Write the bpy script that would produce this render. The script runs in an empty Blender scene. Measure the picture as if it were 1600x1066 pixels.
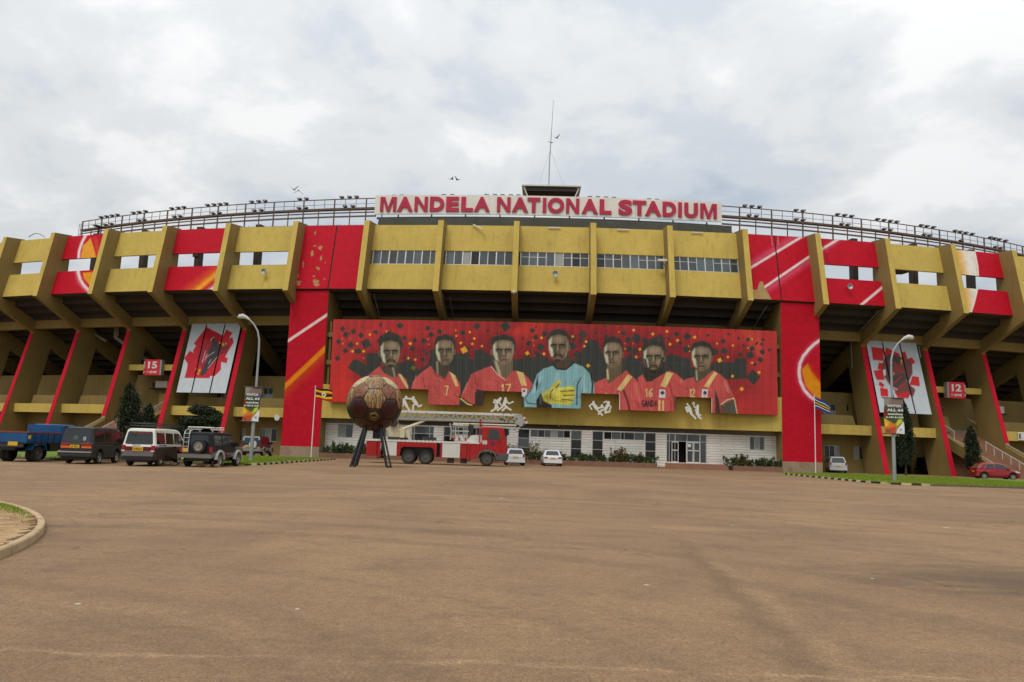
import bpy, bmesh, math, random
import numpy as np
from math import sin, cos, atan, atan2, pi, radians, sqrt, hypot
from mathutils import Vector, Matrix

# ------------------------------------------------------------------ camera, sky, sun, exposure
SC = bpy.context.scene
COL = SC.collection
random.seed(7)
F_PX, EYE, PITCH, ROLL = 1250.0, 1.55, atan((699 - 533) / 1250.0), radians(1.77)
_F = np.array([0, cos(PITCH), sin(PITCH)]); _U0 = np.array([0, -sin(PITCH), cos(PITCH)]); _R0 = np.array([1., 0, 0])
_R = _R0 * cos(ROLL) + _U0 * sin(ROLL); _U = -_R0 * sin(ROLL) + _U0 * cos(ROLL)
cam_data = bpy.data.cameras.new('camera')
cam = bpy.data.objects.new('camera', cam_data); COL.objects.link(cam)
cam_data.sensor_width = 36.0; cam_data.lens = F_PX / 1600 * 36
cam_data.clip_start = 0.1; cam_data.clip_end = 5000
M = Matrix(((_R[0], _U[0], -_F[0], 0), (_R[1], _U[1], -_F[1], 0), (_R[2], _U[2], -_F[2], EYE), (0, 0, 0, 1)))
cam.matrix_world = M
SC.camera = cam

SUN_EL, SUN_AZ = radians(58), radians(205)      # azimuth: where the light comes from, clockwise from +Y
world = bpy.data.worlds.new('World'); SC.world = world; world.use_nodes = True
nt = world.node_tree; nt.nodes.clear(); N = nt.nodes; L = nt.links
out = N.new('ShaderNodeOutputWorld')
sky = N.new('ShaderNodeTexSky'); sky.sky_type = 'NISHITA'; sky.sun_disc = False
sky.sun_elevation = SUN_EL; sky.sun_rotation = SUN_AZ
bg1 = N.new('ShaderNodeBackground'); bg1.inputs['Strength'].default_value = 0.10
L.new(sky.outputs[0], bg1.inputs[0])
tc = N.new('ShaderNodeTexCoord'); sep = N.new('ShaderNodeSeparateXYZ'); L.new(tc.outputs['Generated'], sep.inputs[0])
def wmath(op, a, b=None, c=None):
    n = N.new('ShaderNodeMath'); n.operation = op
    for k, v in enumerate((a, b, c)):
        if v is None: continue
        if isinstance(v, (int, float)): n.inputs[k].default_value = v
        else: L.new(v, n.inputs[k])
    return n.outputs[0]
zz = wmath('MAXIMUM', sep.outputs[2], 0.0); zz = wmath('ADD', zz, 0.30)
cx_ = wmath('DIVIDE', sep.outputs[0], zz); cy_ = wmath('DIVIDE', sep.outputs[1], zz)
comb = N.new('ShaderNodeCombineXYZ'); L.new(cx_, comb.inputs[0]); L.new(cy_, comb.inputs[1]); comb.inputs[2].default_value = 3.7
def wnoise(scale, detail, rough, dist=0.0, off=(0, 0, 0)):
    mp = N.new('ShaderNodeMapping'); mp.inputs['Location'].default_value = off; L.new(comb.outputs[0], mp.inputs[0])
    n = N.new('ShaderNodeTexNoise'); n.inputs['Scale'].default_value = scale; n.inputs['Detail'].default_value = detail
    n.inputs['Roughness'].default_value = rough; n.inputs['Distortion'].default_value = dist
    L.new(mp.outputs[0], n.inputs['Vector']); return n.outputs['Fac']
def wramp(fac, stops):
    r = N.new('ShaderNodeValToRGB'); L.new(fac, r.inputs[0]); r.color_ramp.interpolation = 'EASE'
    e = r.color_ramp.elements
    while len(e) < len(stops): e.new(0.5)
    for k, (p, c) in enumerate(stops): e[k].position = p; e[k].color = (*c, 1)
    return r.outputs[0]
big = wnoise(1.15, 2.0, 0.45, 0.3, (4.2, 1.3, 0)); med = wnoise(3.0, 8.0, 0.55, 0.25, (9.1, 2.2, 0)); fine = wnoise(7.0, 6.0, 0.55, 0.2, (1.0, 6.0, 0))
s1 = wmath('MULTIPLY_ADD', big, 0.42, wmath('MULTIPLY', med, 0.44)); s1 = wmath('MULTIPLY_ADD', fine, 0.14, s1)
cloud = wramp(s1, [(0.38, (0.42, 0.475, 0.545)), (0.455, (0.53, 0.57, 0.61)), (0.515, (0.64, 0.66, 0.67)), (0.585, (0.78, 0.785, 0.78))])
bg2 = N.new('ShaderNodeBackground'); L.new(cloud, bg2.inputs[0]); L.new(wmath('MULTIPLY_ADD', wmath('MAXIMUM', sep.outputs[2], 0.0), 1.0, 0.80), bg2.inputs['Strength'])   # an overcast sky is brighter overhead
mixs = N.new('ShaderNodeMixShader')
mixs.inputs[0].default_value = 0.93
L.new(bg1.outputs[0], mixs.inputs[1]); L.new(bg2.outputs[0], mixs.inputs[2]); L.new(mixs.outputs[0], out.inputs[0])

sun_d = bpy.data.lights.new('sun', 'SUN'); sun_d.energy = 1.4; sun_d.angle = radians(22); sun_d.color = (1.0, 0.95, 0.87)
sun = bpy.data.objects.new('sun', sun_d); COL.objects.link(sun)
_d = Vector((sin(SUN_AZ) * cos(SUN_EL), cos(SUN_AZ) * cos(SUN_EL), sin(SUN_EL)))
sun.rotation_euler = _d.to_track_quat('Z', 'Y').to_euler(); sun.location = (0, -20, 60)

SC.view_settings.view_transform = 'Standard'; SC.view_settings.look = 'None'
SC.view_settings.exposure = 0.12; SC.view_settings.gamma = 1.0; SC.view_settings.use_curve_mapping = False
SC.render.engine = 'CYCLES'
SC.cycles.max_bounces = 6; SC.cycles.diffuse_bounces = 3; SC.cycles.glossy_bounces = 3
SC.cycles.use_denoising = True

# ------------------------------------------------------------------ projection to image pixels, and the stadium ring
def image_px(P):
    """where the camera puts a point in the image (1600 px wide); carries traced artwork onto walls and places things by pixel"""
    v = np.asarray(P, float) - np.array([0, 0, EYE]); z = v @ _F
    return 800 + F_PX * (v @ _R) / z, 533 - F_PX * (v @ _U) / z
SX, SD, SR, ST0, SP = 8.88, 75.3, 180.4, -0.049, 7.625       # the stadium ring: centre x, nearest depth, radius, angle of rib 7, rib spacing
def SW(i, r, z):
    t = ST0 + (i - 7) * SP / SR
    return (SX + (SR + r) * sin(t), SD + SR - (SR + r) * cos(t), z)
def ring_angle(i): return ST0 + (i - 7) * SP / SR

# ------------------------------------------------------------------ mesh helpers
class MB:
    def __init__(s): s.v = []; s.f = []; s.m = []
    def add(s, vs, fs, mi=0):
        b = len(s.v); s.v += [tuple(p) for p in vs]; s.f += [tuple(b + k for k in f) for f in fs]; s.m += [mi] * len(fs); return s
    def hexa(s, p, mi=0):    # 8 points: bottom 4 ccw, top 4 ccw
        return s.add(p, [(3, 2, 1, 0), (4, 5, 6, 7), (0, 1, 5, 4), (1, 2, 6, 5), (2, 3, 7, 6), (3, 0, 4, 7)], mi)
    def box(s, c, d, rz=0.0, mi=0, taper=1.0):
        ca, sa = cos(rz), sin(rz); ps = []
        for k in (-1, 1):
            t = taper if k == 1 else 1.0
            for x, y in ((-1, -1), (1, -1), (1, 1), (-1, 1)):
                X, Y = x * d[0] / 2 * t, y * d[1] / 2 * t
                ps.append((c[0] + X * ca - Y * sa, c[1] + X * sa + Y * ca, c[2] + k * d[2] / 2))
        return s.hexa(ps, mi)
    def prism(s, A, B, mi=0):  # two matching rings
        n = len(A)
        return s.add(list(A) + list(B), [tuple(range(n))[::-1], tuple(range(n, 2 * n))] + [(k, (k + 1) % n, n + (k + 1) % n, n + k) for k in range(n)], mi)
    def tube(s, pts, r, n=8, mi=0, cap=True):
        pts = [Vector(p) for p in pts]; rings = []; m = len(pts)
        rr = r if isinstance(r, (list, tuple)) else [r] * m
        ref = None
        for k, p in enumerate(pts):
            d = (pts[min(k + 1, m - 1)] - pts[max(k - 1, 0)]).normalized()
            if ref is None:
                ref = Vector((0, 0, 1)) if abs(d.z) < 0.9 else Vector((1, 0, 0))
                a = d.cross(ref).normalized()
            else:
                a = (a - d * a.dot(d)).normalized()
            b = d.cross(a)
            rings.append([p + (a * cos(2 * pi * j / n) + b * sin(2 * pi * j / n)) * rr[k] for j in range(n)])
        fs = []
        for k in range(m - 1):
            for j in range(n): fs.append((k * n + j, k * n + (j + 1) % n, (k + 1) * n + (j + 1) % n, (k + 1) * n + j))
        if cap: fs += [tuple(range(n))[::-1], tuple((m - 1) * n + j for j in range(n))]
        return s.add([q for rg in rings for q in rg], fs, mi)
    def bar(s, a, b, w, h=None, mi=0): # square bar
        h = h or w; a = Vector(a); b = Vector(b); d = (b - a).normalized()
        up = Vector((0, 0, 1)) if abs(d.z) < 0.95 else Vector((0, 1, 0))
        x = d.cross(up).normalized() * w / 2; y = d.cross(x).normalized() * h / 2
        return s.prism([a - x - y, a + x - y, a + x + y, a - x + y], [b - x - y, b + x - y, b + x + y, b - x + y], mi)
    def lathe(s, prof, n=20, axis='z', c=(0, 0, 0), mi=0, cap=True):  # prof: (radius, h)
        vs = []
        for (r, h) in prof:
            for j in range(n):
                a = 2 * pi * j / n; p = (r * cos(a), r * sin(a), h)
                if axis == 'y': p = (p[0], p[2], p[1])
                if axis == 'x': p = (p[2], p[0], p[1])
                vs.append((p[0] + c[0], p[1] + c[1], p[2] + c[2]))
        fs = [(k * n + j, k * n + (j + 1) % n, (k + 1) * n + (j + 1) % n, (k + 1) * n + j) for k in range(len(prof) - 1) for j in range(n)]
        if cap: fs += [tuple(range(n))[::-1], tuple((len(prof) - 1) * n + j for j in range(n))]
        return s.add(vs, fs, mi)
    def bay(s, i0, i1, poly, mi=0):   # prism of an (r, z) polygon between two places on the ring
        return s.prism([SW(i0, r, z) for r, z in poly], [SW(i1, r, z) for r, z in poly], mi)
    def rect(s, i0, i1, r0, r1, z0, z1, mi=0):
        return s.bay(i0, i1, [(r0, z0), (r1, z0), (r1, z1), (r0, z1)], mi)
    def mesh(s, name):
        me = bpy.data.meshes.new(name); me.from_pydata(s.v, [], s.f); 
        if any(s.m): me.polygons.foreach_set('material_index', s.m)
        bm = bmesh.new(); bm.from_mesh(me); bmesh.ops.recalc_face_normals(bm, faces=bm.faces); bm.to_mesh(me); bm.free()
        me.update(); return me

def link(name, me, mats, parent=None, smooth=False, **props):
    mats = mats if isinstance(mats, (list, tuple)) else [mats]
    if not me.materials:
        for m in mats: me.materials.append(m)
    if smooth:
        me.polygons.foreach_set('use_smooth', [True] * len(me.polygons))
    o = bpy.data.objects.new(name, me); COL.objects.link(o)
    if parent is not None: o.parent = parent
    for k, v in props.items(): o[k] = v
    return o
def obj(name, mb, mats, parent=None, smooth=False, **props):
    return link(name, mb.mesh(name), mats, parent, smooth, **props)
def thing(name, label, cat, loc=(0, 0, 0), rz=0.0, group=None):
    o = bpy.data.objects.new(name, None); COL.objects.link(o); o.location = loc; o.rotation_euler = (0, 0, rz)
    o.empty_display_size = 0.3; o['label'] = label; o['category'] = cat
    if group: o['group'] = group
    return o
def tag(o, label, cat, group=None, kind=None):
    o['label'] = label; o['category'] = cat
    if group: o['group'] = group
    if kind: o['kind'] = kind
    return o
def dup(root, loc, rz=None, label=None, group=None, scale=None):
    r = root.copy(); COL.objects.link(r); r.location = loc
    if rz is not None: r.rotation_euler = (0, 0, rz)
    if scale: r.scale = scale
    if label: r['label'] = label
    if group: r['group'] = group
    for ch in list(root.children):
        c = ch.copy(); COL.objects.link(c); c.parent = r
        for g in ch.children:
            d = g.copy(); COL.objects.link(d); d.parent = c
    return r

# ------------------------------------------------------------------ materials
def lin(c):
    c = np.asarray(c, float) / 255.0
    return tuple(np.where(c <= 0.04045, c / 12.92, ((c + 0.055) / 1.055) ** 2.4))
def pbsdf(name):
    m = bpy.data.materials.new(name); m.use_nodes = True
    return m, m.node_tree, m.node_tree.nodes['Principled BSDF']
def mat(name, rgb, rough=0.6, var=0.12, scale=0.6, streak=0.0, fine=0.06, bump=0.0, bscale=40, metal=0.0, spec=0.5, coat=0.0, dirt=0.0):
    m, t, b = pbsdf(name); n, l = t.nodes, t.links
    base = lin(rgb)
    tcn = n.new('ShaderNodeTexCoord')
    def nz(sc, det, vec=None, ro=0.55):
        q = n.new('ShaderNodeTexNoise'); q.inputs['Scale'].default_value = sc; q.inputs['Detail'].default_value = det; q.inputs['Roughness'].default_value = ro
        l.new(vec or tcn.outputs['Object'], q.inputs['Vector']); return q.outputs['Fac']
    def mr(src, a, b_, lo=0.3, hi=0.7):
        q = n.new('ShaderNodeMapRange'); l.new(src, q.inputs['Value']); q.inputs['From Min'].default_value = lo; q.inputs['From Max'].default_value = hi
        q.inputs['To Min'].default_value = a; q.inputs['To Max'].default_value = b_; return q.outputs[0]
    def mul(a, b_):
        q = n.new('ShaderNodeMath'); q.operation = 'MULTIPLY'; l.new(a, q.inputs[0]); l.new(b_, q.inputs[1]); return q.outputs[0]
    f = mr(nz(scale, 5), 1 - var, 1 + var)
    if fine: f = mul(f, mr(nz(scale * 18, 3), 1 - fine, 1 + fine))
    if streak:
        mp = n.new('ShaderNodeMapping'); mp.inputs['Scale'].default_value = (2.2, 2.2, 0.13); l.new(tcn.outputs['Object'], mp.inputs[0])
        f = mul(f, mr(nz(1.3, 6, mp.outputs[0], 0.7), 1.0, 1 - streak, 0.52, 0.74))
    vm = n.new('ShaderNodeVectorMath'); vm.operation = 'SCALE'; vm.inputs[0].default_value = base; l.new(f, vm.inputs['Scale'])
    col = vm.outputs[0]
    if dirt:
        mx = n.new('ShaderNodeMix'); mx.data_type = 'RGBA'; l.new(mr(nz(0.9, 7, None, 0.7), 0, dirt, 0.5, 0.72), mx.inputs['Factor'])
        l.new(col, mx.inputs['A']); mx.inputs['B'].default_value = (*lin((120, 88, 60)), 1); col = mx.outputs['Result']
    l.new(col, b.inputs['Base Color'])
    b.inputs['Roughness'].default_value = rough; b.inputs['Metallic'].default_value = metal
    b.inputs['Specular IOR Level'].default_value = spec; b.inputs['Coat Weight'].default_value = coat; b.inputs['Coat Roughness'].default_value = 0.08
    if bump:
        q = n.new('ShaderNodeBump'); q.inputs['Strength'].default_value = bump; q.inputs['Distance'].default_value = 0.02
        l.new(nz(bscale, 4), q.inputs['Height']); l.new(q.outputs[0], b.inputs['Normal'])
    return m
def print_mat(name, rough=0.55, folds=0.0, var=0.05, fscale=(3, 3, 0.3)):
    m, t, b = pbsdf(name); n, l = t.nodes, t.links
    a = n.new('ShaderNodeAttribute'); a.attribute_name = 'print'
    tcn = n.new('ShaderNodeTexCoord'); q = n.new('ShaderNodeTexNoise'); q.inputs['Scale'].default_value = 2.0; q.inputs['Detail'].default_value = 6
    l.new(tcn.outputs['Object'], q.inputs['Vector'])
    r = n.new('ShaderNodeMapRange'); l.new(q.outputs['Fac'], r.inputs['Value']); r.inputs['From Min'].default_value = .3; r.inputs['From Max'].default_value = .7
    r.inputs['To Min'].default_value = 1 - var; r.inputs['To Max'].default_value = 1 + var
    vm = n.new('ShaderNodeVectorMath'); vm.operation = 'SCALE'; l.new(a.outputs['Color'], vm.inputs[0]); l.new(r.outputs[0], vm.inputs['Scale'])
    l.new(vm.outputs[0], b.inputs['Base Color']); b.inputs['Roughness'].default_value = rough; b.inputs['Specular IOR Level'].default_value = 0.2
    if folds:
        mp = n.new('ShaderNodeMapping'); mp.inputs['Scale'].default_value = fscale; l.new(tcn.outputs['Object'], mp.inputs[0])
        k = n.new('ShaderNodeTexNoise'); k.inputs['Scale'].default_value = 1.0; k.inputs['Detail'].default_value = 5; l.new(mp.outputs[0], k.inputs['Vector'])
        u = n.new('ShaderNodeBump'); u.inputs['Strength'].default_value = folds; u.inputs['Distance'].default_value = 0.12
        l.new(k.outputs['Fac'], u.inputs['Height']); l.new(u.outputs[0], b.inputs['Normal'])
    return m
MAT = dict(
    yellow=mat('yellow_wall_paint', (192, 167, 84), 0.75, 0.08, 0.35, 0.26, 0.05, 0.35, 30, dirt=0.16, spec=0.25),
    ochreshade=mat('ochre_shaded_wall_paint', (134, 112, 60), 0.8, 0.10, 0.4, 0.22, 0.05, 0.3, 30),  # the yellow paint darkened: shade under the canopy is put into its colour
    red=mat('crimson_wall_paint', (188, 8, 38), 0.7, 0.08, 0.4, 0.2, 0.05, 0.35, 30, dirt=0.08, spec=0.2),
    concrete=mat('bare_concrete', (128, 118, 106), 0.9, 0.15, 0.5, 0.25, 0.08, 0.4, 30),
    darkcon=mat('dark_and_shaded_concrete', (62, 54, 48), 0.9, 0.15, 0.5, 0.25, 0.08, 0.3, 30),  # darker than bare concrete so shade under the tier sits in the colour
    plinth=mat('stained_plinth_concrete', (150, 132, 108), 0.9, 0.12, 0.8, 0.2, 0.08, 0.4, 30, dirt=0.7),
    planter=mat('earth_red_planter_plaster', (128, 92, 72), 0.9, 0.12, 0.7, 0.2, 0.08, 0.3, 30),
    step=mat('red_brown_step_concrete', (140, 100, 76), 0.9, 0.12, 0.9, 0.1, 0.08, 0.3, 30),
    rust=mat('rusty_steel', (104, 84, 72), 0.7, 0.25, 2.0, 0.0, 0.15, metal=0.2),
    darksteel=mat('dark_steel', (52, 46, 42), 0.6, 0.2, 2.0, 0.0, 0.1),
    white=mat('white_paint', (214, 212, 204), 0.5, 0.05, 0.8, 0.1, 0.03),
    signboard=mat('weathered_sign_sheet', (224, 220, 210), 0.5, 0.06, 0.4, 0.15, 0.03),
    signred=mat('raised_letter_crimson', (176, 26, 62), 0.45, 0.12, 0.25, 0.05, 0.04),
    frame=mat('aluminium_window_frame', (190, 188, 180), 0.4, 0.05, 1.0, 0, 0.03, metal=0.2),
    glass=mat('grey_window_glass', (62, 70, 72), 0.08, 0.25, 0.5, 0, 0.05, spec=0.7),
    rimwall=mat('mossy_grey_rim_concrete', (78, 80, 70), 0.9, 0.15, 0.5, 0.2, 0.08),
    glassblue=mat('grey_window_glass_paler', (84, 94, 98), 0.1, 0.25, 0.5, 0, 0.05, spec=0.6),
    glasswarm=mat('brown_grey_window_glass', (56, 56, 52), 0.1, 0.25, 0.5, 0, 0.05, spec=0.6),
    glassdark=mat('dark_window_glass', (20, 22, 22), 0.08, 0.2, 0.5, 0, 0.05, spec=0.5),
    curtain=mat('pale_curtain', (150, 152, 146), 0.9, 0.12, 6.0, 0.2, 0.05),
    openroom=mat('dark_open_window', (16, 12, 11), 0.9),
    black=mat('black_enamel', (24, 24, 26), 0.35, 0.1, 1.0),
    rubber=mat('tyre_rubber', (30, 29, 28), 0.85, 0.15, 5.0, dirt=0.35),
    rim=mat('steel_wheel_rim', (150, 148, 142), 0.35, 0.1, 5.0, metal=0.6),
    rimgrey=mat('dusty_dark_rim', (88, 84, 78), 0.5, 0.15, 5.0, metal=0.4),
    chrome=mat('bright_trim_metal', (200, 200, 198), 0.2, 0.05, 3.0, metal=0.8),
    carglass=mat('tinted_car_glass', (24, 28, 30), 0.05, 0.1, 1.0, spec=0.8),
    plate=mat('yellow_number_plate', (214, 168, 30), 0.5, 0.05),
    tail=mat('red_tail_lamp', (150, 16, 18), 0.25, 0.1, 3.0),
    amber=mat('amber_lamp', (210, 104, 24), 0.3, 0.1, 3.0),
    lampglass=mat('clear_lamp_lens', (190, 190, 184), 0.15, 0.05),
    bark=mat('rough_bark', (74, 58, 44), 0.95, 0.25, 4.0, bump=0.5),
    pole=mat('galvanised_pole', (156, 160, 160), 0.45, 0.08, 1.5, 0.2, metal=0.4),
)
MAT['print'] = print_mat('flat_printed_paint', .7, .25, .10, (1.5, 1.5, 1.5))
MAT['vinyl'] = print_mat('printed_vinyl_sheet', 0.5, 0.55, 0.06, (2.6, 2.6, 0.35))
MAT['cloth'] = print_mat('printed_cloth', 0.8, 0.4, 0.05, (3, 3, 3))

def leaf_mat(name, c1, c2):
    m, t, b = pbsdf(name); n, l = t.nodes, t.links
    g = n.new('ShaderNodeNewGeometry'); tcn = n.new('ShaderNodeTexCoord')
    q = n.new('ShaderNodeTexNoise'); q.inputs['Scale'].default_value = 2.2; l.new(tcn.outputs['Object'], q.inputs['Vector'])
    ad = n.new('ShaderNodeMath'); ad.operation = 'MULTIPLY_ADD'; l.new(g.outputs['Random Per Island'], ad.inputs[0]); ad.inputs[1].default_value = 0.6
    sb = n.new('ShaderNodeMath'); sb.operation = 'MULTIPLY'; l.new(q.outputs['Fac'], sb.inputs[0]); sb.inputs[1].default_value = 0.4; l.new(sb.outputs[0], ad.inputs[2])
    mx = n.new('ShaderNodeMix'); mx.data_type = 'RGBA'; l.new(ad.outputs[0], mx.inputs['Factor'])
    mx.inputs['A'].default_value = (*lin(c1), 1); mx.inputs['B'].default_value = (*lin(c2), 1)
    l.new(mx.outputs['Result'], b.inputs['Base Color']); b.inputs['Roughness'].default_value = 0.6; b.inputs['Specular IOR Level'].default_value = 0.25
    return m
MAT['cypress'] = leaf_mat('dark_cypress_foliage', (22, 30, 16), (52, 62, 34))
MAT['bush'] = leaf_mat('olive_shrub_leaves', (34, 44, 20), (78, 92, 44))
MAT['bushred'] = leaf_mat('bronze_shrub_leaves', (48, 50, 24), (112, 96, 52))
MAT['grass'] = leaf_mat('fresh_grass', (84, 106, 18), (148, 164, 50))

# tiled entrance wall: courses of pale tiles
def tile_mat():
    m, t, b = pbsdf('pale_tile_courses'); n, l = t.nodes, t.links
    tcn = n.new('ShaderNodeTexCoord'); sp = n.new('ShaderNodeSeparateXYZ'); l.new(tcn.outputs['Object'], sp.inputs[0])
    cb = n.new('ShaderNodeCombineXYZ'); l.new(sp.outputs[0], cb.inputs[0]); l.new(sp.outputs[2], cb.inputs[1])
    br = n.new('ShaderNodeTexBrick'); l.new(cb.outputs[0], br.inputs['Vector']); br.inputs['Scale'].default_value = 1.0
    br.inputs['Brick Width'].default_value = 2.6; br.inputs['Row Height'].default_value = 0.25; br.inputs['Mortar Size'].default_value = 0.014
    br.inputs['Color1'].default_value = (*lin((224, 218, 208)), 1); br.inputs['Color2'].default_value = (*lin((212, 206, 195)), 1)
    br.inputs['Mortar'].default_value = (*lin((120, 112, 100)), 1)
    q = n.new('ShaderNodeTexNoise'); q.inputs['Scale'].default_value = 0.8; q.inputs['Detail'].default_value = 5; l.new(tcn.outputs['Object'], q.inputs['Vector'])
    r = n.new('ShaderNodeMapRange'); l.new(q.outputs['Fac'], r.inputs['Value']); r.inputs['From Min'].default_value = .3; r.inputs['From Max'].default_value = .7; r.inputs['To Min'].default_value = .9; r.inputs['To Max'].default_value = 1.06
    vm = n.new('ShaderNodeVectorMath'); vm.operation = 'SCALE'; l.new(br.outputs['Color'], vm.inputs[0]); l.new(r.outputs[0], vm.inputs['Scale'])
    l.new(vm.outputs[0], b.inputs['Base Color']); b.inputs['Roughness'].default_value = 0.5
    u = n.new('ShaderNodeBump'); u.inputs['Strength'].default_value = 0.5; u.inputs['Distance'].default_value = 0.01; u.invert = True
    l.new(br.outputs['Fac'], u.inputs['Height']); l.new(u.outputs[0], b.inputs['Normal'])
    return m
MAT['tiles'] = tile_mat()

# ------------------------------------------------------------------ printed artwork: colours carried by a fine mesh
class Paint:
    def __init__(s, X, Y, base):
        s.X = np.asarray(X, float); s.Y = np.asarray(Y, float)
        s.C = np.tile(np.asarray(base, float), (len(s.X), 1))
    def put(s, idx, a, col):
        a = a[:, None]; s.C[idx] = s.C[idx] * (1 - a) + np.asarray(col, float) * a
    def poly(s, pts, col, soft=0.7, a=1.0):
        p = np.asarray(pts, float); m = soft + 1
        idx = np.nonzero((s.X > p[:, 0].min() - m) & (s.X < p[:, 0].max() + m) & (s.Y > p[:, 1].min() - m) & (s.Y < p[:, 1].max() + m))[0]
        if not len(idx): return
        x, y = s.X[idx], s.Y[idx]; ins = np.zeros(len(idx), bool); dm = np.full(len(idx), 1e9)
        for k in range(len(p)):
            x0, y0 = p[k]; x1, y1 = p[(k + 1) % len(p)]
            if y0 != y1:
                c = ((y0 > y) != (y1 > y)) & (x < (x1 - x0) * (y - y0) / (y1 - y0) + x0); ins ^= c
            dx, dy = x1 - x0, y1 - y0; q = dx * dx + dy * dy + 1e-9
            t = np.clip(((x - x0) * dx + (y - y0) * dy) / q, 0, 1); dm = np.minimum(dm, np.hypot(x - x0 - t * dx, y - y0 - t * dy))
        sd = np.where(ins, dm, -dm); s.put(idx, np.clip(0.5 + sd / soft, 0, 1) * a, col)
    def ell(s, cx, cy, rx, ry, col, a=1.0, soft=0.25, rot=0.0):
        m = 1 + soft
        R = max(rx, ry) * m
        idx = np.nonzero((abs(s.X - cx) < R) & (abs(s.Y - cy) < R))[0]
        if not len(idx): return
        x, y = s.X[idx] - cx, s.Y[idx] - cy; c, n = cos(rot), sin(rot)
        d = np.hypot((x * c + y * n) / rx, (-x * n + y * c) / ry)
        s.put(idx, np.clip(0.5 + (1 - d) / soft, 0, 1) * a, col)
    def line(s, pts, w, col, soft=0.8, a=1.0):
        p = np.asarray(pts, float); m = w + soft
        idx = np.nonzero((s.X > p[:, 0].min() - m) & (s.X < p[:, 0].max() + m) & (s.Y > p[:, 1].min() - m) & (s.Y < p[:, 1].max() + m))[0]
        if not len(idx): return
        x, y = s.X[idx], s.Y[idx]; dm = np.full(len(idx), 1e9)
        for k in range(len(p) - 1):
            dx, dy = p[k + 1] - p[k]; q = dx * dx + dy * dy + 1e-9
            t = np.clip(((x - p[k][0]) * dx + (y - p[k][1]) * dy) / q, 0, 1); dm = np.minimum(dm, np.hypot(x - p[k][0] - t * dx, y - p[k][1] - t * dy))
        s.put(idx, np.clip(0.5 + (w / 2 - dm) / soft, 0, 1) * a, col)
    def albedo(s, k=1.0):
        c = np.clip(s.C, 0, 255) / 255.0
        return np.where(c <= 0.04045, c / 12.92, ((c + 0.055) / 1.055) ** 2.4) * k
def print_grid(name, fn, nu, nv, painter, base, mats, parent=None, thick=0.0, keep=None, k=1.0, edge=(60, 50, 45), full=False, **props):
    """fn(u, v) -> front point, fn(u, v, thick) -> back point; painter(Paint) paints in image pixel coordinates"""
    us = np.linspace(0, 1, nu + 1) if np.isscalar(nu) else np.asarray(nu); vs = np.linspace(0, 1, nv + 1) if np.isscalar(nv) else np.asarray(nv)
    nu, nv = len(us) - 1, len(vs) - 1
    P = np.array([fn(u, v, 0.0) for v in vs for u in us]); px, py = image_px(P)
    pt = Paint(px, py, base); painter(pt); col = pt.albedo(k)
    idx = np.arange((nu + 1) * (nv + 1)).reshape(nv + 1, nu + 1)
    q = np.stack([idx[:-1, :-1], idx[:-1, 1:], idx[1:, 1:], idx[1:, :-1]], -1)
    kp = np.ones((nv, nu), bool)
    if keep is not None:
        um = (us[:-1] + us[1:]) / 2; vm = (vs[:-1] + vs[1:]) / 2
        kp = np.array([[bool(keep(u, v)) for u in um] for v in vm])
    faces = q[kp].tolist(); verts = P.tolist(); cols = col.tolist()
    if thick:
        e = list(np.asarray(lin(edge))); bmap = {}
        cnt = {}
        for f in faces:
            for a, b in zip(f, f[1:] + f[:1]): cnt[(a, b)] = 1
        bd = [(a, b) for (a, b) in cnt if (b, a) not in cnt]
        for a, b in bd:
            for w in (a, b):
                if w not in bmap:
                    vv, uu = divmod(w, nu + 1); bmap[w] = len(verts)
                    verts.append(list(fn(us[uu], vs[vv], thick))); cols.append(e)
        fr = {}
        for a, b in bd:
            for w in (a, b):
                if w not in fr: fr[w] = len(verts); verts.append(verts[w]); cols.append(e)
        faces += [[fr[b], fr[a], bmap[a], bmap[b]] for a, b in bd]
        if keep is None and full:      # wavy sheet: the back follows the front
            b0 = len(verts)
            verts += [list(fn(u, v, thick)) for v in vs for u in us]; cols += col.tolist()
            faces += [[b0 + w for w in f[::-1]] for f in q[kp].tolist()]
        elif keep is None:
            c4 = [idx[0, 0], idx[0, -1], idx[-1, -1], idx[-1, 0]]
            faces.append([bmap[w] for w in c4][::-1])
        else:
            cells = [(r0, c0) for r0 in range(nv) for c0 in range(nu) if kp[r0, c0]]
    me = bpy.data.meshes.new(name); me.from_pydata(verts, [], faces); me.update()
    at = me.color_attributes.new('print', 'FLOAT_COLOR', 'POINT')
    c4 = np.ones((len(verts), 4), np.float32); c4[:, :3] = np.array(cols); at.data.foreach_set('color', c4.ravel())
    return link(name, me, mats, parent, **props)
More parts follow.
